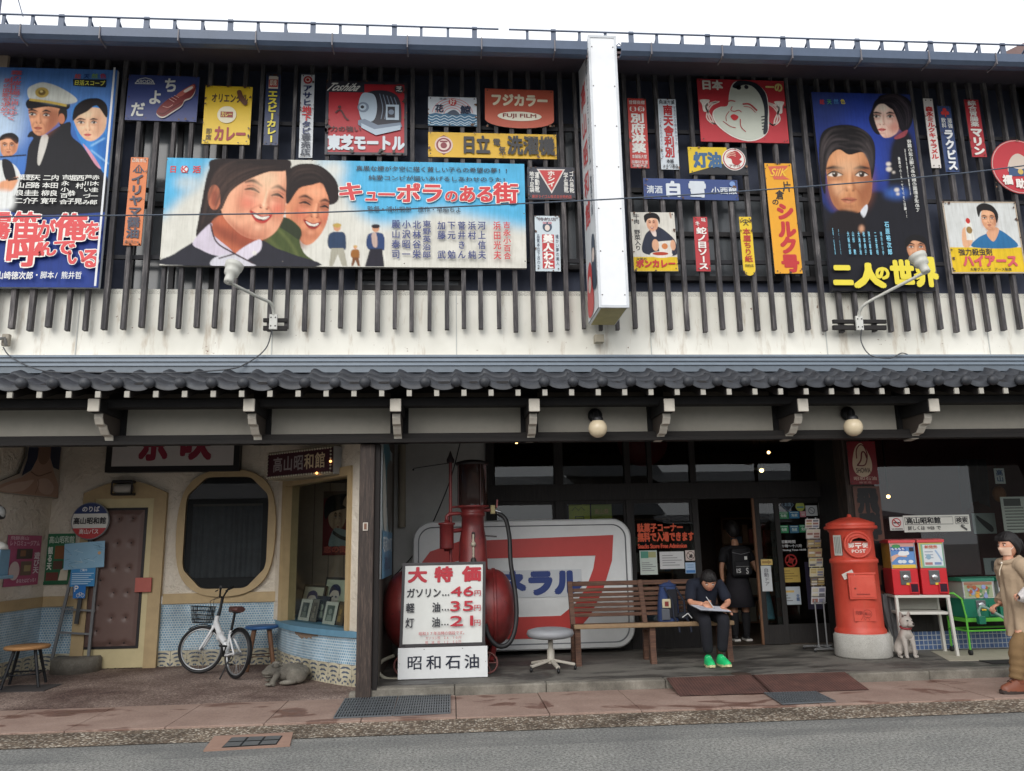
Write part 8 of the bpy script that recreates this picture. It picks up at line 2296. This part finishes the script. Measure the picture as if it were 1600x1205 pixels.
def capsule(M,W,D,H,low,hi,art,lab,grp,parentM=None,side=None):
 o_=M@Vector((0,0,0));t=thing('capsule_machine',lab,'capsule machine',o_,grp)
 hb_=H*.47
 mb=MB();mb.box(-W/2,W/2,0,D,0,hb_,low,.012,M);mb.build('base',t)
 mb=MB();mb.box(-W/2+.008,W/2-.008,.012,D-.01,hb_+.002,H-.05,side or hi,.004,M);mb.build('tank',t)
 mb=MB();mb.prism([M@Vector(q)for q in((-W/2-.008,-.008,H-.05),(-W/2-.008,D+.008,H-.05),(-W/2+.0,D,H-.015),(-W/2+.0,D*.4,H),(-W/2,.004,H-.015))],M.to_3x3()@Vector((W+.012,0,0)),low);mb.build('lid',t)
 ux_=M.to_3x3()@Vector((1,0,0))
 s=Sign(M@Vector((-W/2+.012,.008,H-.055)),ux_,(0,0,-1),W-.024,H-.06-hb_,thick=.003,base=(206,206,200));art(s);s.build('display_card',t)
 mb=MB()
 for x in(-W/2+.004,W/2-.016):mb.box(x,x+.012,-.003,.012,hb_,H-.05,paint((176,178,180),.3,metal=.6),.002,M)
 mb.build('trim',t)
 mb=MB();mb.box(-.065,.065,-.012,.0,hb_*.38,hb_*.92,paint((120,122,124),.3,.1,metal=.7),.006,M)
 Mk=M@Matrix.Translation((0,-.012,hb_*.66))@Matrix.Rotation(R(90),4,'X');mb.lathe([(.04,0),(.04,.012),(.03,.018),(0,.018)],paint((190,192,194),.2,metal=.8),18,Mk);mb.box(-.035,.035,-.045,-.03,hb_*.66-.009,hb_*.66+.009,paint((196,196,198),.2,metal=.8),.004,M);mb.box(.0,.058,-.016,-.011,hb_*.38,hb_*.46,(226,190,60),0,M);mb.build('coin_knob',t)
 mb=MB();mb.box(W/2-.125,W/2-.015,-.025,.0,.02,.16,low,.008,M);mb.box(W/2-.112,W/2-.028,-.0275,-.0255,.04,.14,paint((60,40,52),.15),0,M);mb.build('chute',t)
 return t
def art1(s):
 s.rect(0,0,1,1,(96,140,196));k=s.nxt();s.rect(0,0,1,.14,(196,150,140),k);s.ell(.25,.12,.18,(70,140,84),k+1,rv=.08);s.rect(0,.86,1,1,(222,186,70),k);s.rect(0,.16,.64,.3,(60,100,176),k);s.poly([(0,.55),(.26,.44),(.4,.46),(.66,.5),(.6,.56),(.3,.54),(0,.76)],(222,176,150),k+1,True)
 s.poly([(.3,.46),(.36,.33),(.5,.31),(.6,.33),(.72,.32),(.76,.44),(.6,.50),(.4,.5)],(226,230,234),k+2,True);s.rect(.78,.17,.96,.33,(40,44,60),k+1)
 for q in(.36,.52,.8):s.ell(q,.74,.1,(214,224,232),k+1,rv=.07)
 s.h('もちもち',.03,.18,.6,.29,(230,236,240),.03,k+2);s.top=k+3
def art2(s):
 s.rect(0,0,1,1,(206,186,90));k=s.nxt();s.rect(.08,.04,1,1,(130,176,150),k);s.rect(.16,.08,.94,.92,(210,216,220),k+1);s.ell(.5,.18,.3,(200,206,190),k+2,rv=.07);s.line([(.66,.3),(.78,.5),(.9,.74)],.07,(150,176,206),k+2)
 for i in range(3):s.rect(.22,.34+.12*i,.56,.38+.12*i,(150,160,176),k+2)
 s.ell(.36,.56,.1,(140,170,190),k+3,rv=.11);s.h('新発売',.24,.1,.76,.24,(196,90,80),.03,k+3);s.rect(.2,.78,.5,.88,(170,120,120),k+2);s.rect(.58,.78,.86,.88,(120,140,180),k+2);s.top=k+4
GC='red capsule machines on the white table';hM=at(1440,842,10.25).z-.12-hT
wM=wT_/2+.005
capsule(MT_@Matrix.Translation((-wM/2-.02,.0,hT+.002)),wM*.97,.42,hM,RM_,RM_,art1,'red capsule machine with a blue picture of a hand and white buns',GC,side=paint((206,160,60),.3,.2))
capsule(MT_@Matrix.Translation((wM/2-.0,.0,hT+.002)),wM*.97,.42,hM,RM_,RM_,art2,'red capsule machine with a pale card in a yellow and green border',GC)
# crate behind the table
mb=MB();mb.box(-wT_/2+.08,wT_/2-.06,dT-.14,dT-.02,hT*.70+.02,hT-.05,paint((150,150,142),.6,.15),.01,MT_);tag(mb.build('storage_box'),'flat grey box on the shelf of the white table','box')
# ---------------------------------------------------------------- green cart and machines
GN=paint((28,108,84),.35,.08);GL=paint((92,176,60),.45,.1)
cy=10.12;cx0=at(1510,970,cy).x;cw=1.05
zt_c=at(1540,968,cy).z
t=thing('green_cart','light green wheeled cart carrying green capsule machines','cart',(cx0+cw/2,cy+.2,.12))
mb=MB();mb.box(cx0,cx0+cw,cy,cy+.42,zt_c-.03,zt_c+.02,GL,.008);mb.build('tray',t)
mb=MB()
for xx in(cx0+.01,cx0+cw-.02):
 for yy in(cy+.01,cy+.4):mb.tube([(xx,yy,.17),(xx,yy,zt_c+.05),(xx-.02,yy+.02,zt_c+.26),(xx-.10,yy+.05,zt_c+.33),(xx-.2,yy+.08,zt_c+.33)]if xx<cx0+.5 and yy<cy+.1 else[(xx,yy,.17),(xx,yy,zt_c)],.014,GL,8)
for zz in(.42,):mb.tube([(cx0,cy,zz),(cx0+cw,cy,zz)],.012,GL,8);mb.tube([(cx0,cy+.4,zz),(cx0+cw,cy+.4,zz)],.012,GL,8);mb.tube([(cx0,cy,zz),(cx0,cy+.4,zz)],.012,GL,8)
mb.build('frame',t)
for xx in(cx0+.01,cx0+cw-.02):
 for yy in(cy+.01,cy+.4):mb=MB();mb.lathe([(0,-.014),(.035,-.014),(.038,0),(.035,.014),(0,.014)],paint((40,40,42),.6),16,Matrix.Translation((xx,yy,.158))@Matrix.Rotation(R(90),4,'Y'));mb.build('wheel',t)
def gart(c1,c2):
 def f(s):
  s.rect(.04,.03,.96,.97,(150,160,130));k=s.nxt();rd_=random.Random(hash(c1)%99);s.rect(.04,.03,.96,.2,c1,k)
  for i in range(24):s.ell(rd_.uniform(.12,.88),.28+.62*((i*7)%24)/24,rd_.uniform(.03,.07),rd_.choice([c1,c2,(206,150,60),(196,190,170),(90,130,90),(160,90,60)]),k+i*.2)
  s.top=k+5
 return f
GG='green capsule machines on the light green cart';hg=at(1535,902,cy).z-zt_c-.02
MG=Matrix.Translation((cx0+.22,cy+.0,zt_c+.022));capsule(MG,.44,.40,hg,GN,GN,gart((150,110,90),(140,150,190)),'green capsule machine with a red and blue toy card, beside the white table',GG,side=paint((150,160,150),.3))
MG=Matrix.Translation((cx0+.70,cy+.0,zt_c+.022));capsule(MG,.44,.40,hg,GN,GN,gart((196,130,90),(100,150,140)),'green capsule machine behind the walking woman',GG,side=paint((150,160,150),.3))
q=at(1533,960,cy-.14);mb=MB();mb.tube([(q.x-.02,q.y,q.z-.03),(q.x-.03,q.y,q.z+.05),(q.x+.01,q.y,q.z+.10),(q.x+.07,q.y-.02,q.z+.08),(q.x+.30,q.y-.14,q.z-.10)],.018,paint((120,150,138),.4),8);mb.box(q.x-.05,q.x+.04,q.y-.03,q.y+.04,q.z-.12,q.z-.02,GN,.01);tag(mb.build('hook_handle'),'green hook ended stick in front of the green capsule machine','stick')
# ---------------------------------------------------------------- dog statue
c=gnd(1427,1030,.12);c.y+=.14
t=thing('dog_statue','white sitting dog statue with a red collar before the white table','statue',(c.x,c.y,.12))
DW_=paint((176,168,160),.65,.22,scale=11,bump=.3);sc_=.70
Md=Matrix.Translation((c.x,c.y,.12))@Matrix.Rotation(R(-90)+R(2),4,'Z')@Matrix.Scale(sc_,4)
def W3(p):return Md@Vector(p)
J=[(W3((-.13,0,.12)),.115*sc_),(W3((-.06,0,.27)),.115*sc_),(W3((.03,0,.42)),.105*sc_),(W3((.06,0,.52)),.075*sc_),(W3((.08,0,.60)),.09*sc_)]
E_=[(0,1),(1,2),(2,3),(3,4)]
for sy in(-1,1):
 k=len(J);J+=[(W3((.09,sy*.075,.36)),.058*sc_),(W3((.13,sy*.08,.18)),.036*sc_),(W3((.13,sy*.08,.03)),.034*sc_),(W3((.18,sy*.08,.022)),.030*sc_)];E_+=[(2,k),(k,k+1),(k+1,k+2),(k+2,k+3)]
 k=len(J);J+=[(W3((-.08,sy*.12,.13)),.085*sc_),(W3((.05,sy*.15,.10)),.05*sc_),(W3((-.0,sy*.15,.03)),.03*sc_),(W3((.11,sy*.15,.022)),.028*sc_)];E_+=[(0,k),(k,k+1),(k+1,k+2),(k+2,k+3)]
k=len(J);J+=[(W3((-.25,.0,.06)),.04*sc_),(W3((-.25,.12,.04)),.03*sc_)];E_+=[(0,k),(k,k+1)]
b0=skinned('_tmp',J,E_,DW_,None)
hb=MB();Mh=Md@Matrix.Translation((.09,0,.635))@Matrix.Rotation(R(4),4,'Y')@Matrix.Rotation(R(14),4,'Z')
hb.ball((0,0,0),(.105,.12,.105),DW_,20,Mh);hb.ball((.09,0,-.035),(.085,.062,.052),DW_,16,Mh);hb.ball((.02,.07,-.04),(.07,.05,.06),DW_,14,Mh);hb.ball((.02,-.07,-.04),(.07,.05,.06),DW_,14,Mh)
DKD=paint((36,32,32),.4)
hb.ball((.168,0,-.018),(.02,.028,.02),DKD,10,Mh)
for sy in(-1,1):
 hb.ball((.088,sy*.052,.03),(.018,.022,.012),DKD,10,Mh)
 hb.prism([Mh@Vector((.02,sy*.045,.085)),Mh@Vector((.0,sy*.115,.06)),Mh@Vector((.01,sy*.10,.17))],Mh.to_3x3()@Vector((-.05,0,0)),DW_);hb.prism([Mh@Vector((.024,sy*.062,.09)),Mh@Vector((.01,sy*.102,.078)),Mh@Vector((.018,sy*.096,.145))],Mh.to_3x3()@Vector((-.006,0,0)),paint((90,70,66),.7))
hb.tube([(.16,-.02,-.055),(.165,0,-.05),(.16,.02,-.055)],.006,DKD,5,M=Mh)
merge(b0,hb).build('body',t)
mb=MB();cc=[W3((.062+.082*math.cos(a)*1.0,.085*math.sin(a),.53-.02*math.cos(a)))for a in np.linspace(0,6.2832,24,endpoint=False)];mb.tube(cc,.014,paint((150,60,64),.6),8,closed=True);mb.build('collar',t)
# ---------------------------------------------------------------- woman walking into the frame
wy=8.25;wx_=at(1592,1000,wy).x;zG=.025
t=thing('person','masked person in a beige hooded coat and brown boots walking in at the right edge','person',(wx_,wy,zG))
COAT=paint((174,152,127),.9,.14,scale=7,bump=1.0);TR2=paint((128,102,70),.9,.18,scale=9,bump=1.0);BOOT=paint((124,72,52),.45,.15)
Hh=1.60
hc=at(1576,852,wy);hipz=zG+.84
chest=Vector((wx_+.05,wy,zG+1.18));nk=Vector((wx_+.0,wy,zG+1.33))
fk,ff=at(1569,1015,wy-.10),at(1572,1066,wy-.10)
fk=Vector((wx_-.09,wy-.09,zG+.46));ff=Vector((wx_-.15,wy-.09,zG+.09));bk_=Vector((wx_+.16,wy+.09,zG+.46));bf=Vector((wx_+.34,wy+.09,zG+.14))
hipv=Vector((wx_+.07,wy,hipz))
nl,nr_=Vector((wx_+.03,wy-.19,zG+1.25)),Vector((wx_+.06,wy+.19,zG+1.25))
el,wl=Vector((wx_+.14,wy-.24,zG+1.0)),Vector((wx_-.04,wy-.26,zG+.97));er,wr=Vector((wx_+.12,wy+.24,zG+.98)),Vector((wx_-.03,wy+.2,zG+.86))
J=[(hipv,.11),(chest,.10),(nk,.055),(nk+(hc-nk)*.55,.048),(nl,.055),(el,.042),(wl,.028),(nr_,.055),(er,.042),(wr,.028)]
E_=[(0,1),(1,2),(2,3),(1,4),(4,5),(5,6),(1,7),(7,8),(8,9)]
for kn_,ft_,sy in((fk,ff,-.09),(bk_,bf,.09)):
 k=len(J);J+=[(hipv+Vector((0,sy*.75,-.06)),.07),(kn_,.055),(ft_,.04)];E_+=[(0,k),(k,k+1),(k+1,k+2)]
b0=skinned('_tmp',J,E_,SKN,None)
hm,hh,MH=head(hc,.128,R(180)+R(8),R(2))
hl=hand(wl,(-.8,.1,.1),(0,-.3,1),.95,1,.9);hr=hand(wr,(-.8,-.1,-.3),(0,.2,1),.95,-1,.8)
merge(b0,hm,hl,hr).build('body',t)
hb=merge(hh);hb.tube([MH@Vector(p)for p in((-.7,0,.25),(-1.0,0,.2),(-1.15,0,-.1),(-1.2,0,-.5))],[.05,.045,.035,.012],HAIR,10);hb.build('hair',t)
mb=MB()
def mk(u,v):
 ph=(u-.5)*2.3;zz_=-.10-.72*v;r_=.80+.10*math.sin(math.pi*min(1,v*1.15))-.14*max(0,v-.75)*4*.5
 return MH@Vector((r_*math.cos(ph)*(.96),.70*math.sin(ph)*(1-.22*v),zz_))
def mk(u,v):
 ph=(u-.5)*2.2;zz_=-.14-.66*v;k_=1-.22*v
 nose=.20*math.exp(-(ph/.35)**2)*math.exp(-((v-.25)/.35)**2)
 return MH@Vector(((.86*k_+.03+nose)*math.cos(ph)**.9 if math.cos(ph)>0 else 0,.74*k_*math.sin(ph),zz_))
mb.grid(mk,16,10,paint((222,190,166),.7,.04));mb.tube([mk(.98,.3),MH@Vector((.05,.70,.0)),MH@Vector((-.1,.70,-.1))],.004,paint((222,206,196),.7),5);mb.tube([mk(.02,.3),MH@Vector((.05,-.70,.0)),MH@Vector((-.1,-.70,-.1))],.004,paint((222,206,196),.7),5);mb.build('face_mask',t)
mb=MB()
prof_=[(.55,.10,.175,.20),(.62,.095,.17,.195),(.74,.085,.16,.185),(.88,.075,.15,.175),(1.02,.06,.14,.17),(1.14,.04,.13,.175),(1.24,.02,.125,.165),(1.29,.02,.10,.12),(1.325,.015,.075,.08)]
def coatf(u,v):
 k=v*(len(prof_)-1);i0=min(int(k),len(prof_)-2);f_=k-i0
 z_,ox_,a_,b_=[p*(1-f_)+q_*f_ for p,q_ in zip(prof_[i0],prof_[i0+1])]
 th=6.2832*u;fold=(1-v)**1.2*(.016*math.sin(7*th+4*v)+.009*math.sin(13*th-6*v))+.006*math.sin(22*v+3*math.sin(th*2))*math.sin(3*th)
 return(wx_+ox_+(a_+fold)*math.cos(th),wy+(b_+fold)*math.sin(th),zG+z_+.012*math.sin(2*th)*(1-v))
mb.grid(coatf,72,48,COAT)
for sh_,e_,w_ in((nl,el,wl),(nr_,er,wr)):
 pts_=smooth_pts([sh_+Vector((0,.05 if sh_ is nl else-.05,.02)),sh_,sh_+(e_-sh_)*.55,e_,e_+(w_-e_)*.5,e_+(w_-e_)*.86],6,False)
 mb.tube([Vector(tuple(p))for p in pts_],[.085-.026*k/len(pts_)+.004*math.sin(k*1.9)for k in range(len(pts_))],COAT,16)
mb.build('coat',t)
mb=MB();mb.tube([nk+Vector((.085*math.cos(a)+.02,.10*math.sin(a),-.005+.03*math.cos(a)))for a in np.linspace(0,6.2832,22,endpoint=False)],.030,COAT,10,closed=True);mb.ball(nk+Vector((.12,0,-.05)),(.065,.11,.09),COAT,16);mb.build('hood',t)
mb=MB();mb.tube([nk+Vector((-.085,-.03,-.03)),nk+Vector((-.135,-.045,-.10)),nk+Vector((-.145,-.04,-.16))],.006,paint((206,190,166),.7),6);mb.ball(nk+Vector((-.095,-.03,-.03)),.012,paint((222,214,200),.4),8);mb.build('cord',t)
mb=MB()
for kn_,ft_,sy in((fk,ff,-.09),(bk_,bf,.09)):
 pts_=smooth_pts([hipv+Vector((0,sy*.75,-.02)),hipv+Vector((-.02 if sy<0 else .02,sy*.8,-.2)),kn_,kn_+(ft_-kn_)*.5,ft_+Vector((0,0,.05))],8,False);n_=len(pts_)
 mb.tube([Vector(tuple(p))for p in pts_],[.088-.024*k/n_+(.005*math.sin(k*1.7)if k>n_*.4 else 0)for k in range(n_)],TR2,18)
mb.build('trousers',t)
for ft_,pit in((ff,0),(bf,22)):
 M=Matrix.Translation((ft_.x,ft_.y,zG if pit==0 else zG+.05))@Matrix.Rotation(math.pi,4,'Z')@Matrix.Rotation(R(pit),4,'Y');mb=MB()
 def boot(u,v,M=M):
  x=-.085+.265*u;th=math.pi*v;w_=(.047+.008*math.sin(math.pi*u))*(1 if u<.8 else max(.35,1-((u-.8)/.2)**2*.65));h_=(.15 if u<.35 else .15-.10*((u-.35)/.65)**.6);h_*=(.5 if u>.97 else 1)
  return M@Vector((x,w_*math.cos(th),.028+h_*math.sin(th)))
 mb.grid(boot,18,10,BOOT);mb.tube([(-.03,0,.10),(-.02,0,.19)],[.055,.058],BOOT,14,M=M)
 for k in range(3):mb.tube([(.02+.03*k,-.032,.155-.02*k),(.025+.03*k,0,.17-.02*k),(.02+.03*k,.032,.155-.02*k)],.005,paint((84,50,40),.6),5,M=M)
 bo=mb.build('boot',t);mb=MB();mb.prism([(-.092,-.045,0),(.10,-.058,0),(.18,-.035,.008),(.195,0,.01),(.18,.035,.008),(.10,.058,0),(-.092,.045,0)],(0,0,.032),paint((58,48,44),.6),M=M);mb.build('sole',bo)
q=Vector((wx_-.10,wy-.30,zG+.98));mb=MB()
mb.grid(lambda u,v:(q.x-.06+.30*v,q.y+.085*math.sin(math.pi*min(1,v*.8+.12))*math.cos(6.2832*u)*(1+.1*math.sin(18*u)),q.z-.02+.09*v+.085*math.sin(math.pi*min(1,v*.8+.12))*math.sin(6.2832*u)*(1+.12*math.cos(25*u))),28,10,paint((206,200,198),.3,.3,scale=12));bq_=tag(mb.build('plastic_bag'),'clear plastic bag of pink things in the arm of the masked person','bag')
mb=MB();mb.ball((q.x+.10,q.y,q.z+.03),(.10,.05,.05),paint((196,110,112),.5,.3,scale=30),14);mb.build('contents',bq_)
# ---------------------------------------------------------------- folding bicycle
rp=gnd(366,1061,.05);fp=Vector((-3.30,11.20,.055))
rw_=.325
rear=Vector((rp.x,rp.y,.055+rw_));dv_=Vector((fp.x-rear.x,fp.y-rear.y,0));WB=dv_.length;dv_.normalize();sd=Vector((-dv_.y,dv_.x,0))
lean=R(5)
Bm=Matrix.Translation((rear.x,rear.y,.055))@Matrix((dv_,sd,Vector((0,0,1)))).transposed().to_4x4()@Matrix.Rotation(lean,4,'X')@Matrix.Scale(.90,4)
t=thing('bicycle','white folding bicycle with a wire basket leaning near the round window','bicycle',(rear.x,rear.y,.05))
WF=paint((214,216,218),.3,.05);BLK_=paint((26,26,28),.5);ALU=paint((168,170,172),.3,.05,metal=.7)
steer=R(44)
hx_,hz_=WB-.16,.72
Fm=Bm@Matrix.Translation((hx_,0,0))@Matrix.Rotation(steer,4,'Z')
fo=.16
def wheel(M,nm):
 tr_=MB();tr_.tube([(rw_*.95*math.cos(a),0,rw_*.95*math.sin(a))for a in np.linspace(0,6.2832,48,endpoint=False)],.021,BLK_,10,closed=True,M=M);w_=tr_.build('wheel',t)
 mb=MB();mb.tube([((rw_*.95-.03)*math.cos(a),0,(rw_*.95-.03)*math.sin(a))for a in np.linspace(0,6.2832,48,endpoint=False)],.012,ALU,8,closed=True,M=M);mb.build('rim',w_)
 mb=MB()
 for k in range(24):a=6.2832*k/24;s_=.02 if k%2 else-.02;mb.tube([(.022*math.cos(a+.9),s_,.022*math.sin(a+.9)),((rw_*.95-.03)*math.cos(a),0,(rw_*.95-.03)*math.sin(a))],.0022,ALU,4,False,M=M)
 mb.tube([(0,-.05,0),(0,.05,0)],.02,ALU,12,M=M);mb.build('spokes',w_)
wheel(Bm@Matrix.Translation((0,0,rw_)),'r');wheel(Fm@Matrix.Translation((fo,0,rw_)),'f')
mb=MB();L_=lambda*p:Bm@Vector(p)
hd_=(hx_-.03,0,.80);hl_=(hx_+.01,0,.62)
mb.tube([L_(*hl_),L_(*hd_)],.03,WF,12);mb.tube([L_(hx_-.02,0,.70),L_(.52,0,.52),L_(.36,0,.44)],[.036,.04,.042],WF,12);mb.tube([L_(.36,0,.44),L_(.28,0,.30)],[.04,.035],WF,12)
mb.tube([L_(.30,0,.27),L_(.24,0,.62)],.026,WF,12);mb.obox(L_(.54,0,.53),(.09,.07,.10),(0,0,math.atan2(dv_.y,dv_.x)),WF,.012)
for sy in(-.055,.055):
 mb.tube([L_(.29,sy*.5,.28),L_(.0,sy,rw_)],.013,WF,8);mb.tube([L_(.25,sy*.4,.56),L_(.0,sy,rw_)],.012,WF,8)
mb.build('frame',t)
mb=MB();F_=lambda*p:Fm@Vector(p)
for sy in(-.06,.06):mb.tube([F_(.01,sy*.6,.64),F_(.05,sy,.54),F_(fo,sy,rw_)],[.018,.017,.012],WF,8)
mb.tube([F_(.01,-.045,.645),F_(.01,.045,.645)],.024,WF,8);mb.build('fork',t)
mb=MB();mb.tube([F_(-.03,0,.80),F_(-.045,0,.92),F_(-.055,0,1.06)],[.024,.019,.019],BLK_,10);mb.tube([F_(-.09,-.27,1.20),F_(-.06,-.16,1.17),F_(-.04,-.08,1.07),F_(-.05,0,1.06),F_(-.04,.08,1.07),F_(-.06,.16,1.17),F_(-.09,.27,1.20)],.012,BLK_,8)
for sy in(-1,1):mb.tube([F_(-.068,sy*.18,1.18),F_(-.10,sy*.29,1.21)],.017,BLK_,8);mb.tube([F_(-.03,sy*.17,1.16),F_(-.03,sy*.27,1.14)],.007,BLK_,6)
mb.tube([F_(-.05,.1,1.08),F_(.08,.12,1.0),F_(.06,.05,.85),F_(.02,.02,.72)],.004,BLK_,5);mb.tube([F_(-.05,-.1,1.08),F_(.10,-.1,1.02),F_(.08,-.04,.86),F_(.02,0,.7)],.004,BLK_,5);mb.build('handlebar',t)
mb=MB()
def bk(u,v,z):return F_(.06+.27*v,(u-.5)*(.30 if z>.8 else .24),z)
for z,sh in((.92,0),(.86,.006),(.80,.012),(.74,.018),(.69,.024)):
 k_=1-sh*6;mb.tube([F_(.07+sh,-.15*k_,z),F_(.34-sh*2,-.14*k_,z),F_(.34-sh*2,.14*k_,z),F_(.07+sh,.15*k_,z)],.0045 if z<.9 else .007,BLK_,5,closed=True)
for i in range(9):y=-.14+.035*i;mb.tube([F_(.34,y,.92),F_(.295,y*.86,.69)],.003,BLK_,4);mb.tube([F_(.07,y,.92),F_(.095,y*.86,.69)],.003,BLK_,4);mb.tube([F_(.095,y*.86,.69),F_(.295,y*.86,.69)],.003,BLK_,4)
for i in range(8):
 x=.09+.03*i
 for sy in(-1,1):mb.tube([F_(x,sy*.148,.92),F_(x*.84+.03,sy*.125,.69)],.003,BLK_,4)
mb.build('basket',t)
mb=MB();mb.tube([L_(.255,0,.56),L_(.21,0,.86)],.016,BLK_,10);mb.build('seat_post',t)
mb=MB();BRS=paint((84,54,50),.45,.15)
def sad(u,v):
 x=-.15+.31*u;w_=.11*(1-.80*max(0,(u-.32)/.68)**.8)if u>.32 else .11*(.55+.45*math.sin(math.pi/2*u/.32));th=2*math.pi*v
 return L_(.20+x,w_*math.cos(th),.90+.045*math.sin(th)*(1 if math.sin(th)>0 else .9)+.01*(1-u))
mb.grid(sad,14,20,BRS);mb.add([sad(0,i/20)for i in range(20)],[tuple(range(20))[::-1]],BRS);mb.tube([L_(.12,-.04,.87),L_(.2,0,.855),L_(.3,0,.87)],.008,BLK_,6);mb.build('saddle',t)
for M,a0,a1 in((Bm@Matrix.Translation((0,0,rw_)),40,200),(Fm@Matrix.Translation((fo,0,rw_)),50,165)):
 mb=MB();mb.grid(lambda u,v:M@Vector(((rw_+.024-.006*abs(v*2-1)**2*2)*math.cos(R(a0+(a1-a0)*u)),(v-.5)*.06,(rw_+.024-.006*abs(v*2-1)**2*2)*math.sin(R(a0+(a1-a0)*u)))),20,6,BLK_);mb.build('mudguard',t)
mb=MB();Mc=Bm@Matrix.Translation((.30,-.055,.28));mb.tube([(.085*math.cos(a),0,.085*math.sin(a))for a in np.linspace(0,6.2832,28,endpoint=False)],.007,BLK_,6,closed=True,M=Mc)
mb.tube([(0,0,0),(.10,-.02,-.13)],.011,BLK_,8,M=Mc);mb.tube([(0,.10,0),(-.10,.13,.13)],.011,BLK_,8,M=Mc);mb.box(.06,.14,-.12,-.03,-.145,-.12,BLK_,.006,Mc);mb.box(-.14,-.06,.13,.22,.12,.145,BLK_,.006,Mc);mb.tube([(0,-.02,0),(0,.12,0)],.02,BLK_,10,M=Mc);mb.build('crank',t)
mb=MB();mb.tube([L_(.04,.07,.30),L_(.02,.20,.008)],.009,BLK_,8);mb.tube([L_(.02,.20,.008),L_(-.02,.22,.006)],.010,BLK_,6);mb.build('kickstand',t)
# ---------------------------------------------------------------- street ironwork
def grate(pts,nb,nx_,name,lab,cat,z,bar=.0135,c=(104,109,113)):
 P=[gnd(px,py,z)for px,py in pts]
 t=thing(name,lab,cat,sum((Vector(p)for p in P),Vector())/4);t.location.z=z-.03
 lp=lambda u,v:P[0]*(1-u)*(1-v)+P[1]*u*(1-v)+P[2]*u*v+P[3]*(1-u)*v
 G_=paint(c,.5,.15,metal=.2)
 mb=MB();mb.add([lp(u,v)+Vector((0,0,.0015))for u,v in((0,0),(1,0),(1,1),(0,1))],[(0,3,2,1)],paint((26,26,28),.9));mb.build('pit',t)
 mb=MB()
 for i in range(nb+1):mb.bar(lp(i/nb,0)+Vector((0,0,.008)),lp(i/nb,1)+Vector((0,0,.008)),bar,.012,G_)
 for j in range(nx_+1):mb.bar(lp(0,j/nx_)+Vector((0,0,.0065)),lp(1,j/nx_)+Vector((0,0,.0065)),bar*1.2,.012,G_)
 mb.build('bars',t)
 return t
GRP='steel drain grates in the pavement'
g=grate([(540,1093),(620,1089),(612,1119),(522,1123)],20,7,'drain_grate','steel drain grate on the left in front of the post','grate',.027);g['group']=GRP
g=grate([(624,1089),(703,1086),(703,1115),(615,1119)],22,7,'drain_grate','steel drain grate below the white price board','grate',.027);g['group']=GRP
g=grate([(1195,1084),(1274,1082),(1305,1097),(1222,1101)],20,6,'drain_grate','steel drain grate in front of the maroon ramps','grate',.027);g['group']=GRP
t=thing('road_gully','road gully with a slotted cover in a reddish concrete frame','drain',gnd(390,1158,.006))
P=[gnd(335,1150,.014),gnd(458,1144,.014),gnd(453,1164,.014),gnd(318,1172,.014)]
mb=MB();mb.prism([Vector(p)-Vector((0,0,.02))for p in P[::-1]],(0,0,.02),paint((158,128,112),.85,.15,bump=.2));mb.build('frame',t)
P=[gnd(362,1152,.018),gnd(442,1149,.018),gnd(432,1163,.018),gnd(346,1168,.018)]
lp=lambda u,v:P[0]*(1-u)*(1-v)+P[1]*u*(1-v)+P[2]*u*v+P[3]*(1-u)*v
mb=MB();mb.add([lp(*q)-Vector((0,0,.003))for q in((0,0),(1,0),(1,1),(0,1))],[(0,3,2,1)],paint((36,38,40),.8))
for i in range(3):
 for j in range(2):mb.add([lp((i+.06)/3,(j+.08)/2)+Vector((0,0,.002)),lp((i+.94)/3,(j+.08)/2)+Vector((0,0,.002)),lp((i+.94)/3,(j+.92)/2)+Vector((0,0,.002)),lp((i+.06)/3,(j+.92)/2)+Vector((0,0,.002))],[(0,3,2,1)],paint((96,98,98),.7,.2,bump=.3))
mb.build('cover',t)
# ramps
for i,(a_,b_,lab)in enumerate((((1050,1062),(1192,1060),'maroon checker plate ramp on the left at the kerb'),((1194,1060),(1352,1057),'maroon checker plate ramp on the right at the kerb'))):
 xa_,xb_=gnd(a_[0],1066,.12).x,gnd(b_[0],1062,.12).x
 mb=MB();y0_,y1_=8.60,YP-.005
 mb.prism([(xa_,y0_,.03),(xa_,y1_,.135),(xa_,y1_,.115),(xa_,y0_+.06,.028)],(xb_-xa_-.006,0,0),'checker');tag(mb.build('kerb_ramp'),lab,'ramp','checker plate ramps at the kerb')
q=gnd(1158,1053,.124);mb=MB();mb.lathe([(0,0),(.11,0),(.115,-.003)],paint((72,56,48),.8,.2),28,Matrix.Translation((q.x,q.y,.125)));tag(mb.build('valve_cover'),'small round brown cover in the platform near the green shoes','cover')
q=gnd(1575,1033,.127);mb=MB();mb.box(q.x-.3,q.x+.8,q.y-.15,q.y+.1,.1245,.131,paint((52,50,50),.8));tag(mb.build('floor_mat'),'dark strip mat on the pale floor at the right','mat')
# ---------------------------------------------------------------- tidy
bpy.data.objects.remove(_fo)
